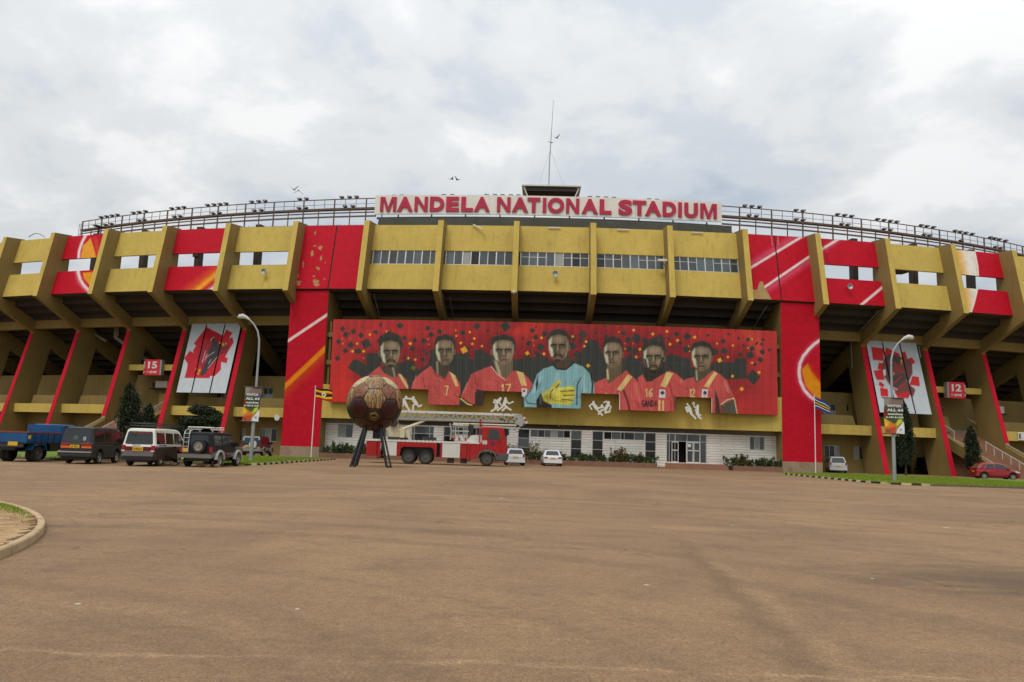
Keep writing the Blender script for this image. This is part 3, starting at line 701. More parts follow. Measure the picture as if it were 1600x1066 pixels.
# ---- entrance block between the pillars
EW = -3.3
tall = [(6.11, 6.26), (6.80, 6.95), (7.09, 7.24), (7.78, 7.92), (8.06, 8.20), (8.75, 8.89)]
row = [(6.27, 6.79), (7.25, 7.77), (8.21, 8.74)]
holes = [(4.67, 4.88, 2.0, 3.36), (10.14, 10.34, 2.02, 3.33), (5.68, 5.98, .55, 3.35), (9.03, 9.56, .58, 3.35)] + [(a, b, .72, 3.36) for a, b in tall] + [(a, b, 2.6, 3.34) for a, b in row]
ENT = wall('entrance_wall', 4.5, 10.5, EW - .25, EW, 0.0, 3.42, holes, MAT['tiles'])
obj('entrance_lintel', MB().rect(4.5, 10.5, EW - .25, EW - .04, 3.42, 3.9), mat('brown_grey_lintel_plaster', (140, 128, 112), .8), S)
window(S, *holes[0], EW, 2, 1, 'cg'); window(S, *holes[1], EW, 3, 1, 'gcg')
for k, (a, b) in enumerate(tall): window(S, a, b, .72, 3.36, EW, 1, 3, ('ddg', 'dgd', 'dgd', 'ddg', 'ddd', 'ddd')[k])
for k, (a, b) in enumerate(row): window(S, a, b, 2.6, 3.34, EW, [.03 + .97 * q / 6 for q in range(1, 6)] if k < 2 else [.19, .42, .5, .75], 1, ('gcogog', 'gdgcgo', 'ogodg')[k])
window(S, 5.68, 5.98, .55, 3.35, EW, [.12, .8], [.74], 'gdgggg'); 
window(S, 9.03, 9.145, .58, 3.35, EW, [.35], [.74], 'gdgg', name='door_side_light')
window(S, 9.145, 9.475, 2.62, 3.35, EW, [.48], 1, 'gg', name='transom_window')
window(S, 9.475, 9.56, .58, 3.35, EW, 1, [.74], 'gg', name='door_side_light')
def door(i0, i1, kinds, open_=False):
    d = MB(); z0, z1, fw = .58, 2.6, .008
    rr = EW
    d.rect(i0, i0 + fw, rr - .14, rr - .05, z0, z1); d.rect(i1 - fw, i1, rr - .14, rr - .05, z0, z1)
    for z in (z0, 1.72, z1 - .09): d.rect(i0 + fw, i1 - fw, rr - .14, rr - .05, z, z + .09)
    D = obj('glass_door', d, MAT['white'], S)
    for (za, zb), k in zip(((.67, 1.72), (1.81, 2.51)), kinds):
        obj('pane', MB().rect(i0 + fw, i1 - fw, rr - .11, rr - .09, za, zb), {'d': MAT['glassdark'], 'g': MAT['glass'], 'o': MAT['openroom']}[k], D)
    obj('handle', MB().rect(i1 - .012, i1 - .006, rr - .05, rr - .01, 1.5, 1.9), MAT['chrome'], D)
door(9.10, 9.19, 'do'); door(9.30, 9.385, 'gg'); door(9.39, 9.475, 'gg')
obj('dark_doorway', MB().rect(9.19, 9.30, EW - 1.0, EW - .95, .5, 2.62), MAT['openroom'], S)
obj('door_post', MB().rect(9.29, 9.30, EW - .14, EW - .05, .58, 2.6), MAT['frame'], S)
obj('paper_notice', MB().rect(9.315, 9.355, EW - .085, EW - .08, 2.1, 2.4), MAT['white'], S)
obj('dark_interior_sheet', MB().rect(4.5, 10.5, EW - 1.2, EW - 1.1, 0, 3.9), MAT['openroom'], S)  # near-black sheet standing in for the unlit rooms behind the openings
# yellow band over the entrance and its soffit
obj('entrance_band', MB().rect(4.5, 10.5, -2.3, -1.95, 3.87, 7.2), MAT['yellow'], S)
obj('band_soffit', MB().rect(4.5, 10.5, -3.6, -2.3, 3.88, 4.2), MAT['concrete'], S)
obj('upper_entrance_wall', MB().rect(4.5, 10.5, -6.2, -5.9, 3.9, 12.7), MAT['ochreshade'], S)
for x in (4.53, 10.47):
    obj('side_post', MB().rect(x - .015, x + .015, -3.2, -2.5, 5.5, 13.6), MAT['ochreshade'], S)
    for z in (6.6, 9.2, 12.0): obj('bracket', MB().rect(x - .03, x + .06, -2.9, -2.3, z, z + .45), MAT['ochreshade'], S)
# steps and planters
obj('entrance_floor', MB().rect(4.5, 10.5, EW - 1.2, EW, 0, .54), MAT['step'], S)
for k in range(3): obj('entrance_step', MB().rect(8.86, 9.74 + .02 * k, -3.3, -.75 - .55 * k, k * .17, .17 + k * .17), MAT['step'], S)
for (a, b) in ((4.56, 8.84), (9.80, 10.44)):
    P_ = obj('planter', MB().rect(a, b, -1.0, -.8, -.02, .46), MAT['planter'], S)
    obj('planter_soil', MB().rect(a, b, EW, -1.0, -.02, .4), mat('dark_soil', (70, 50, 38), .95), P_)
obj('planter_end_block', MB().rect(8.845, 8.95, -3.0, -1.2, 0, .75), MAT['tiles'], S)

# ---- white sport silhouettes on the yellow blocks
def limb(m, pts, w, r): # flat cut-out limb in (i-metres, z)
    for p, q in zip(pts, pts[1:]):
        dx, dz = q[0] - p[0], q[1] - p[1]; l_ = hypot(dx, dz) + 1e-6; nx, nz = -dz / l_ * w / 2, dx / l_ * w / 2
        ring = [(p[0] + nx - dx / l_ * w * .3, p[1] + nz - dz / l_ * w * .3), (q[0] + nx + dx / l_ * w * .3, q[1] + nz + dz / l_ * w * .3), (q[0] - nx + dx / l_ * w * .3, q[1] - nz + dz / l_ * w * .3), (p[0] - nx - dx / l_ * w * .3, p[1] - nz - dz / l_ * w * .3)]
        m.prism([SW(x / SP, -1.95, z) for x, z in ring], [SW(x / SP, -1.905, z) for x, z in ring])
def head(m, x, z, w): 
    ring = [(x + w * cos(t), z + w * 1.15 * sin(t)) for t in np.linspace(0, 2 * pi, 11)[:-1]]
    m.prism([SW(a / SP, -1.95, b) for a, b in ring], [SW(a / SP, -1.905, b) for a, b in ring])
def px2w(x, y): # silhouettes traced in image pixels, solved onto the wall plane r = -1.95
    i = 7.5; z = 6.0
    for _ in range(12):
        p = np.array(image_px(SW(i, -1.95, z))); a = np.array(image_px(SW(i + .01, -1.95, z))); b = np.array(image_px(SW(i, -1.95, z + .01)))
        J = np.stack([(a - p) / .01, (b - p) / .01], 1); d = np.linalg.solve(J, np.array([x, y]) - p); i += d[0]; z += d[1]
    return i * SP, z
def figure(x0, y0, sc, parts, heads, balls=()):
    m = MB(); k = 1.0
    for w, pts in parts: limb(m, [px2w(x0 + a / sc, y0 + b / sc) for a, b in pts], w, 0)
    for a, b, w in heads: head(m, *px2w(x0 + a / sc, y0 + b / sc), w)
    return m
W1 = .17
sil = [
 (640, 495, 6.663, [(.26, [(-60, 860), (-30, 930)]), (W1, [(-30, 930), (0, 975)]), (.15, [(-45, 850), (10, 855), (45, 865)]), (.16, [(-70, 930), (-60, 870)]), (.34, [(40, 860), (70, 905)]), (W1, [(60, 905), (38, 925), (35, 975)]), (W1, [(75, 910), (95, 935), (125, 922)]), (.15, [(50, 862), (15, 850)])], [(-35, 838, .13), (40, 842, .13)], 'two cricketers'),
 (640, 495, 6.663, [(.32, [(930, 870), (900, 905)]), (W1, [(900, 905), (920, 945), (850, 985)]), (.14, [(915, 880), (885, 865), (875, 895)]), (W1, [(900, 905), (890, 960)]), (.32, [(1000, 870), (985, 910)]), (W1, [(985, 910), (965, 940), (915, 975)]), (W1, [(985, 915), (1020, 950), (1055, 970)]), (.13, [(1005, 880), (1035, 905), (1080, 885)]), (.12, [(930, 885), (955, 925)]), (W1, [(1000, 945), (965, 978)])], [(945, 853, .13), (998, 853, .13)], 'two hockey players'),
 (800, 495, 6.663, [(.3, [(845, 905), (880, 955)]), (.13, [(835, 905), (805, 930), (830, 965)]), (W1, [(880, 955), (950, 940)]), (W1, [(880, 960), (905, 990), (940, 1025)]), (.13, [(855, 915), (885, 935)]), (.3, [(1000, 915), (970, 965)]), (.13, [(995, 905), (985, 880), (955, 895)]), (.13, [(1010, 915), (1030, 940), (1015, 970)]), (W1, [(965, 965), (930, 975), (900, 1015)]), (W1, [(975, 970), (970, 1000), (1020, 985)])], [(848, 890, .12), (1008, 893, .12), (935, 927, .12)], 'two footballers'),
 (1050, 495, 6.66, [(.26, [(185, 955), (200, 1010)]), (.14, [(185, 945), (155, 905)]), (.3, [(150, 945), (165, 985)]), (W1, [(200, 1010), (245, 1060)]), (.3, [(262, 945), (262, 1010)]), (.13, [(250, 950), (232, 940), (225, 905)]), (.13, [(240, 975), (262, 965)]), (W1, [(262, 1010), (275, 1040), (300, 1062)]), (.15, [(255, 1010), (298, 1025)])], [(160, 950, .14), (268, 928, .12), (223, 903, .14)], 'two netball players'),
]
for x0, y0, sc, parts, heads, nm in sil:
    obj('sport_silhouette', figure(x0, y0, sc, parts, heads), MAT['white'], S, label='white cut-out of ' + nm)

# ---- roof gantry with lamp rails
def GR(i): d = i - 7.4; return -6.6 - (.05 * d * d if d < 0 else .068 * d * d)
G = obj('roof_gantry', MB().bar(SW(-.8, GR(-.8), 26.72), SW(-.75, GR(-.75), 26.72), .1), MAT['rust'], S)
def rail(z, w, h, i0, i1, dr=0.0, name='rail', step=.5, m='rust'):
    k = i0
    while k < i1 - 1e-6:
        e = min(k + step, i1); mm = MB().bar(SW(k, GR(k) + dr, z), SW(e, GR(e) + dr, z), w, h); obj(name, mm, MAT[m], G); k = e
for z, w, h, dr in ((27.82, .09, .09, 0), (26.72, .5, .2, -.15), (26.28, .1, .12, 0), (25.85, .12, .16, 0)):
    rail(z, w, h, -.8, 4.88, dr); rail(z, w, h, 9.95, 17, dr)
rail(27.9, .08, .08, 4.9, 9.95, -.25); rail(26.72, .5, .2, 4.9, 9.95, -.5); rail(25.55, .12, .2, 4.9, 9.95, .1); rail(25.2, .2, .14, 4.9, 9.95, -.4)
rail(27.25, .035, .035, -.8, 4.88); rail(27.25, .035, .035, 9.95, 17)
k = -.78
while k < 17:
    if not (4.92 < k < 9.9):
        obj('gantry_post', MB().bar(SW(k, GR(k), 24.6), SW(k, GR(k), 27.8), .13), MAT['rust'], G)
        for q in (.17, .34): obj('rail_post', MB().bar(SW(k + q, GR(k + q), 26.75), SW(k + q, GR(k + q), 27.8), .05), MAT['rust'], G)
        obj('rail_post', MB().bar(SW(k + .25, GR(k + .25), 24.8), SW(k + .25, GR(k + .25), 26.7), .10), MAT['rust'], G)
    else:
        obj('gantry_post', MB().bar(SW(k, GR(k), 24.6), SW(k, GR(k), 25.9), .14), MAT['rust'], G)
    k += .5
# ladder cage at the left end
m = MB()
for q in (-.06, -.02): m.bar(SW(-.8 + q, GR(-.8), 24.4), SW(-.8 + q, GR(-.8), 27.6), .05)
for z in (25, 25.6, 26.2, 26.8, 27.4): m.bar(SW(-.87, GR(-.8), z), SW(-.78, GR(-.8), z), .04)
obj('end_ladder', m, MAT['pole'], G)
# cabin canopy behind the sign, and roof vents
m = MB(); m.bay(7.0, 7.92, [(-14, 30.35), (-10.6, 30.5), (-10.6, 30.65), (-14, 30.65)])
CAN = obj('commentary_canopy', m, MAT['white'], S)
obj('soffit', MB().bay(7.06, 7.86, [(-14, 30.3), (-10.8, 30.34), (-10.8, 30.0), (-11.0, 30.0), (-13.8, 29.0)]), MAT['darkcon'], CAN)
for x in (7.06, 7.86): obj('strut', MB().bar(SW(x + (-.03 if x < 7.5 else .03), -10.8, 30.4), SW(x + (.08 if x < 7.5 else -.08), -10.9, 28.6), .1), MAT['white'], CAN)
# rooftop water housing seen at far left
m = MB(); m.rect(.02, .1, -7.6, -6.4, 25.9, 26.02); m.rect(.05, .07, -7.1, -6.9, 24.6, 25.9); obj('vent_cap', m, MAT['darksteel'], S)
m = MB()
for q in range(7): t = q / 6; m.bar(SW(-.95 + .3 * t, -4, 24.4 + .35 * sin(pi * t)), SW(-.95 + .3 * (t + 1 / 6), -4, 24.4 + .35 * sin(pi * (t + 1 / 6))), .06)
obj('roof_hoop', m, MAT['rust'], S)
# plants and loose cables on the parapet edge
m = MB(); rn = random.Random(5)
for (i0, i1, n) in ((5.05, 5.35, 60), (9.7, 9.98, 50), (4.15, 4.9, 60), (3.1, 3.9, 70), (6.05, 6.25, 25), (13.1, 13.9, 40), (2.2, 2.8, 40), (12.1, 12.9, 30), (8.7, 8.95, 40)):
    for _ in range(n):
        i = rn.uniform(i0, i1); p = Vector(SW(i, -3.35, 23.74)); q = p + Vector((rn.uniform(-.25, .25), rn.uniform(-.2, .2), rn.uniform(.08, .35)))
        m.add([p, p + Vector((.03, 0, .0)), q], [(0, 1, 2)])
tag(obj('dry_weeds', m, mat('dry_weed', (110, 88, 58), .9)), 'dry weeds growing along the top edge of the stadium panels', 'weeds', kind='stuff')
# ------------------------------------------------------------------ the name sign on the roof
SGN = thing('roof_sign', 'long pale name sign with raised crimson capital letters on the roof edge', 'sign', SW(7.4, -6.3, 25.8))
def local(root, P): return tuple(np.asarray(P) - np.array(root.location))
def reloc(m, root):
    o = np.array(root.location); m.v = [tuple(np.asarray(p) - o) for p in m.v]; return m
i = 4.88
while i < 9.9:
    e = min(i + .42, 9.915)
    m = MB().rect(i + .001, e - .001, -6.45, -6.3, 25.83, 27.95); obj('board_panel', reloc(m, SGN), MAT['signboard'], SGN); i = e
def glyph(ch, w, h, depth, bold=.035):
    if ch == 'M':
        o_ = [(0, 0), (0, 1), (.28, 1), (.5, .3), (.72, 1), (1, 1), (1, 0), (.81, 0), (.81, .78), (.585, 0), (.415, 0), (.19, .78), (.19, 0)]
        me = MB().prism([(x, y, 0) for x, y in o_], [(x, y, 1) for x, y in o_]).mesh('glyph'); return me, np.array([v.co[:] for v in me.vertices])
    if ch == 'N':
        o_ = [(0, 0), (0, 1), (.27, 1), (.76, .34), (.76, 1), (1, 1), (1, 0), (.73, 0), (.24, .66), (.24, 0)]
        me = MB().prism([(x, y, 0) for x, y in o_], [(x, y, 1) for x, y in o_]).mesh('glyph'); return me, np.array([v.co[:] for v in me.vertices])
    cu = bpy.data.curves.new('glyph', 'FONT'); cu.body = ch; cu.size = 1.0; cu.extrude = .02; cu.offset = bold; cu.resolution_u = 6
    o = bpy.data.objects.new('glyph', cu); COL.objects.link(o); bpy.context.view_layer.update()
    dg = bpy.context.evaluated_depsgraph_get(); me = bpy.data.meshes.new_from_object(o.evaluated_get(dg))
    bpy.data.objects.remove(o); co = np.array([v.co[:] for v in me.vertices])
    mn, mx = co.min(0), co.max(0); s = mx - mn
    co = (co - mn) / s
    return me, co
def px2r(x, y, r):  # ring place and height solved from an image pixel at radius offset r
    i, z = 7.5, 15.0
    for _ in range(25):
        p = np.array(image_px(SW(i, r, z))); a = np.array(image_px(SW(i + .01, r, z))); b = np.array(image_px(SW(i, r, z + .01)))
        J = np.stack([(a - p) / .01, (b - p) / .01], 1); d = np.linalg.solve(J, np.array([x, y]) - p); i += d[0]; z += d[1]
    return i, z
letters = [('M', 594, 619), ('A', 620.5, 645), ('N', 647.5, 668), ('D', 671.5, 694), ('E', 697, 717), ('L', 720.5, 739), ('A', 740.5, 765.5), ('N', 776.5, 797.5), ('A', 800, 825.5), ('T', 824, 844), ('I', 848, 853.5), ('O', 856, 881.5), ('N', 884.5, 905),
           ('A', 909, 934.5), ('L', 937, 955.5), ('S', 966.5, 988), ('T', 988.5, 1010), ('A', 1008, 1033.5), ('D', 1035.5, 1056.5), ('I', 1060, 1065.5), ('U', 1069.5, 1090.5), ('M', 1094.5, 1120)]
for ch, x0, x1 in letters:
    me, co = glyph(ch, 1, 1, 1, .048)
    i0 = px2r(x0, 322, -6.2)[0]; i1 = px2r(x1, 322, -6.2)[0]; za, zb = 26.12, 27.72
    if ch in 'OSU': za -= .03 if ch != 'U' else .03; zb += .03 if ch != 'U' else 0
    A = np.array(SW(i0, -6.3, 0)); B = np.array(SW(i1, -6.3, 0)); d = (B - A); nrm = np.array([d[1], -d[0], 0]); nrm /= np.linalg.norm(nrm)
    P = A + co[:, :1] * d + co[:, 2:] * nrm * .13; P[:, 2] = za + co[:, 1] * (zb - za)
    P -= np.array(SGN.location)
    for v, p in zip(me.vertices, P): v.co = p
    me.materials.clear(); me.update()
    link('letter', me, MAT['signred'], SGN, label='raised crimson letter ' + ch)
# ------------------------------------------------------------------ lamps on the gantry
fl = MB(); fl.box((0, 0, .20), (.46, .42, .15)); fl.box((0, 0, .11), (.30, .30, .07)); fl.bar((0, 0, 0), (0, 0, .12), .07)
fl.add([(-.19, -.213, .14), (.19, -.213, .14), (.19, -.213, .19), (-.19, -.213, .19)], [(0, 1, 2, 3)], 1)
fl_me = fl.mesh('floodlight'); 
top = [157.5, 166, 174.5, 183, 208, 217, 227, 268, 278, 287, 324, 334, 343.5, 353, 393, 404, 414, 468, 478.5, 534, 546, 557, 615, 627, 693, 706, 760, 773, 785, 798, 810, 922, 934.5, 947, 959.5, 1014.6, 1027, 1093.5, 1105.6, 1164, 1175, 1187, 1244, 1255, 1309, 1320, 1331,
       1371.5, 1381.7, 1391.6, 1401.5, 1439.7, 1448.5, 1458.7, 1492.8, 1501, 1509.6, 1519.5, 1548, 1554.7, 1562, 1571.7]
low = [164, 173.5, 216.7, 225, 272, 281, 332.5, 342.5, 397, 408, 467, 477.6, 539, 551, 1170.5, 1182, 1244.4, 1255, 1315.4, 1325, 1381.7, 1391.6, 1444.6, 1453, 1502, 1556, 1564]
# gantry positions of the lamps, solved from their pixel columns in the image
def lamp_i(x, z):
    i = 7.5
    for _ in range(25):
        p = image_px(SW(i, GR(i), z))[0]; a = image_px(SW(i + .01, GR(i + .01), z))[0]; i += (x - p) / ((a - p) / .01)
    return i
for lst, z, lab, grp in ((top, 27.86, 'small dark floodlight fixed on the top rail of the roof gantry', 'floodlights along the top rail'), (low, 26.82, 'small dark floodlight standing on the lower walkway of the roof gantry', 'floodlights along the lower walkway')):
    ks_ = sorted(lamp_i(x, z) for x in lst); cl = 0; nth = 0; ORD = ['first', 'second', 'third', 'fourth', 'fifth', 'sixth', 'seventh', 'eighth', 'ninth', 'tenth', 'eleventh', 'twelfth', 'thirteenth', 'fourteenth', 'fifteenth', 'sixteenth', 'seventeenth', 'eighteenth', 'nineteenth', 'twentieth', 'twenty-first', 'twenty-second', 'twenty-third', 'twenty-fourth']
    for q_, k in enumerate(ks_):
        if q_ and k - ks_[q_ - 1] > .22: cl += 1; nth = 0
        lab = '%s floodlight of the %s cluster from the left on the %s' % (ORD[nth], ORD[cl], 'top gantry rail' if z > 27 else 'lower gantry walkway'); nth += 1
        r = GR(k) - (.25 if 4.9 < k < 9.95 and z > 27 else 0)
        zz_ = z + (.07 if 4.9 < k < 9.95 and z > 27 else 0)
        o = link('floodlight', fl_me, [MAT['darksteel'], MAT['lampglass']]); o.location = SW(k, r, zz_); o.rotation_euler = (0, 0, ring_angle(k))
        o.scale = (.95, .95, .95); tag(o, lab, 'floodlight', grp)
# mast with a perched bird
mi = px2r(859, 307, -12)
T = thing('antenna_mast', 'tall thin lattice antenna mast with guy wires above the roof sign', 'mast', SW(7.42, -12, 30.6))
bx = T.location
m = MB(); m.tube([(0, 0, -1.5), (0, 0, 3.2), (.15, 0, 6.7)], [.08, .07, .05], 6); obj('pole', m, MAT['pole'], T)
obj('whip', MB().tube([(.15, 0, 6.7), (.28, 0, 10.6)], [.028, .015], 5), MAT['darksteel'], T)
for s_ in (-1, 1): obj('guy_wire', MB().tube([(.07, 0, 4.6), (s_ * 1.6 + .3, 0, 0)], .012, 4), MAT['pole'], T)
# ------------------------------------------------------------------ birds
def bird(lab, loc, rz, up, s=1.0):
    m = MB(); m.tube([(-.22, 0, 0), (-.1, 0, .01), (.05, 0, .02), (.17, 0, .04), (.26, 0, .04)], [.02, .06, .075, .05, .012], 7)
    m.add([(-.22, 0, 0), (-.42, .07, 0), (-.42, -.07, 0), (-.2, 0, .03)], [(0, 1, 3), (0, 3, 2), (1, 2, 3), (0, 2, 1)])
    t = thing('bird', lab, 'bird', loc, rz); obj('body', m, MAT['black'], t)
    for sy in (-1, 1):
        w = MB(); w.add([(.1, sy * .04, .04), (-.1, sy * .04, .03), (-.06, sy * .28, .04 + up * .22), (.1, sy * .3, .05 + up * .24), (-.05, sy * .62, .05 + up * .5), (.02, sy * .6, .05 + up * .5),
                         (.1, sy * .04, .02), (-.1, sy * .04, .01), (-.06, sy * .28, .025 + up * .22), (.1, sy * .3, .035 + up * .24)],
                        [(0, 1, 2, 3), (3, 2, 4, 5), (6, 9, 8, 7), (9, 5, 4, 8), (0, 3, 9, 6), (1, 7, 8, 2), (3, 5, 9), (2, 8, 4)])
        obj('wing', w, MAT['black'], t)
    t.scale = (s * .62, s * .62, s * .62)
bird('black bird flying left of the roof sign, the left one of its pair', (-17.25, 60, 20.8), 1.3, .9); bird('black bird flying left of the roof sign, the right one of its pair', (-16.9, 60, 20.75), 1.8, -.9)
bird('black bird gliding above the word ELA of the sign, left of its mate', (-5.07, 60, 22.05), .3, .15); bird('black bird gliding above the roof sign, right of its mate', (-4.62, 60, 22.0), 2.6, .6)
bird('black bird flying just right of the antenna mast', (3.0, 60, 25.65), .8, .8, .95); bird('black bird swooping at the tip of the thick part of the mast', (2.6, 60, 25.25), 2.0, .25, .8)

# ------------------------------------------------------------------ the players' billboard
BR_ = -1.62
def bill_fn(u, v, t):
    i = 4.605 + (10.425 - 4.605) * u; z = 5.43 + (13.66 - 5.43) * v - .0 * u
    return SW(i, BR_ - t, z)
NOT = []   # notches (i0, i1, ztop)
for x0, x1, y in ((609, 669.5, 608), (755.5, 815.5, 611.6), (908, 967.5, 615.3), (1055.5, 1111.5, 621)):
    a, z = px2r(x0, y, BR_); b, z2 = px2r(x1, y, BR_); NOT.append((a, b, (z + z2) / 2))
def keep(u, v):
    i = 4.605 + 5.82 * u; z = 5.43 + 8.23 * v
    return not any(a < i < b and z < zt for a, b, zt in NOT)
BLK = (48, 52, 48)
def diamonds(p, lst, col, s0):
    for x, y, s in lst:
        r = s * s0; a = rnd.uniform(-.35, .35)
        p.poly([(x + r * cos(a + k * pi / 2), y + r * sin(a + k * pi / 2)) for k in range(4)], col, .8)
def player(p, cx, cy, w, h, hair=1, beard=0, turn=0, light=-1, goal=False, tone=0):
    """cx, cy: middle of the face; w, h: half width and half height"""
    sk = np.array((110, 92, 69)) + tone; sh = (44, 40, 32); hi = np.array((196, 196, 166)); hr = (42, 46, 42); T_ = turn * w
    p.poly([(cx - w * 1.02, cy + h * .02), (cx - w * 1.10, cy - h * .45), (cx - w * .82, cy - h * .84), (cx, cy - h * 1.02), (cx + w * .82, cy - h * .86), (cx + w * 1.12, cy - h * .42), (cx + w * 1.02, cy + h * .05)], hr, 2.2)
    ex_ = cx + (w if turn <= 0 else -w) * 1.0; p.ell(ex_, cy + h * .14, w * .15, h * .17, (118, 106, 82), 1, .4); p.ell(ex_, cy + h * .14, w * .07, h * .09, sh, .8, .6)
    jaw = [(cx - w * .95, cy - h * .30), (cx - w * .78, cy - h * .56), (cx, cy - h * .68), (cx + w * .78, cy - h * .56), (cx + w * .95, cy - h * .30), (cx + w * .93, cy + h * .22), (cx + w * .74, cy + h * .66), (cx + w * .32 + T_ * .2, cy + h * .97), (cx - w * .26 + T_ * .2, cy + h * .98), (cx - w * .72, cy + h * .68), (cx - w * .93, cy + h * .2)]
    p.poly(jaw, sk, 1.6)
    p.ell(cx + T_ * .2 + w * .1, cy - h * .34, w * .55, h * .22, sk + 42, .85, .9)                    # forehead
    p.ell(cx + w * .46 + T_ * .1, cy + h * .34, w * .26, h * .20, sk + 34, .8, .9)                     # cheek
    p.poly([(cx - w * .93, cy - h * .3), (cx - w * .62, cy - h * .50), (cx - w * .66, cy + h * .05), (cx - w * .46, cy + h * .25), (cx - w * .40, cy + h * .74), (cx - w * .70, cy + h * .64), (cx - w * .92, cy + h * .2)], hi, 2.6, 1.0)
    p.poly([(cx + w * .96, cy - h * .35), (cx + w * .80, cy - h * .2), (cx + w * .78, cy + h * .35), (cx + w * .55, cy + h * .8), (cx + w * .76, cy + h * .6), (cx + w * .93, cy + h * .2)], (150, 146, 116), 2.4, .8)
    p.poly([(cx - w * .52, cy + h * .1), (cx - w * .2, cy + h * .25), (cx - w * .32, cy + h * .8), (cx - w * .48, cy + h * .5)], sh, 3, .55)
    for s_ in (-1, 1):
        ex = cx + s_ * w * .40 + T_ * .20; ey = cy + h * .05
        p.ell(ex, ey - h * .01, w * .27, h * .10, sh, .8, .8)
        p.line([(ex - w * .27, ey - h * .09 + (s_ < 0) * h * .02), (ex + w * .02, ey - h * .13), (ex + w * .26, ey - h * .07)], 1.5, (26, 24, 20), 1.1)
        p.ell(ex, ey + h * .01, w * .135, h * .036, (176, 172, 152), .85, .6); p.ell(ex, ey + h * .008, w * .055, h * .038, (16, 14, 12), 1, .5)
    nx = cx + T_ * .26
    p.poly([(nx - w * .07, cy + h * .02), (nx + w * .06, cy + h * .02), (nx + w * .14, cy + h * .34), (nx - w * .12, cy + h * .34)], sk + 46, 2.2, .85)
    p.line([(nx + w * .13, cy + h * .06), (nx + w * .2, cy + h * .30)], 1.3, sh, 1.8, .8); p.line([(nx - w * .14, cy + h * .08), (nx - w * .2, cy + h * .30)], 1.1, sh, 1.6, .6)
    p.ell(nx, cy + h * .35, w * .27, h * .075, sk + 6, 1, .6); p.ell(nx - w * .12, cy + h * .395, w * .07, h * .025, (22, 20, 16), 1, .6); p.ell(nx + w * .13, cy + h * .395, w * .07, h * .025, (22, 20, 16), 1, .6)
    if beard:
        p.line([(nx - w * .42, cy + h * .72), (nx - w * .28, cy + h * .56), (nx, cy + h * .53), (nx + w * .28, cy + h * .56), (nx + w * .42, cy + h * .72)], 1.8, (26, 24, 20), 1.4, .95)
        p.ell(nx, cy + h * .92, w * (.30 + .25 * (beard > 1)), h * .09, (30, 28, 24), .85, .8)
        if beard > 1: p.line([(cx - w * .8, cy + h * .2), (cx - w * .6, cy + h * .72), (nx, cy + h * .95), (cx + w * .6, cy + h * .72), (cx + w * .88, cy + h * .1)], 3.2, (34, 32, 28), 2.6, .95)
    p.ell(nx, cy + h * .66, w * .28, h * .05, (110, 76, 64), 1, .5); p.line([(nx - w * .28, cy + h * .655), (nx + w * .28, cy + h * .655)], .9, (30, 22, 18), .9); p.ell(nx + w * .02, cy + h * .71, w * .2, h * .035, (150, 112, 96), .8, .8)
    p.ell(nx, cy + h * .86, w * .2, h * .06, sk + 30, .55 if not beard else .0, .9)
rnd = random.Random(11)
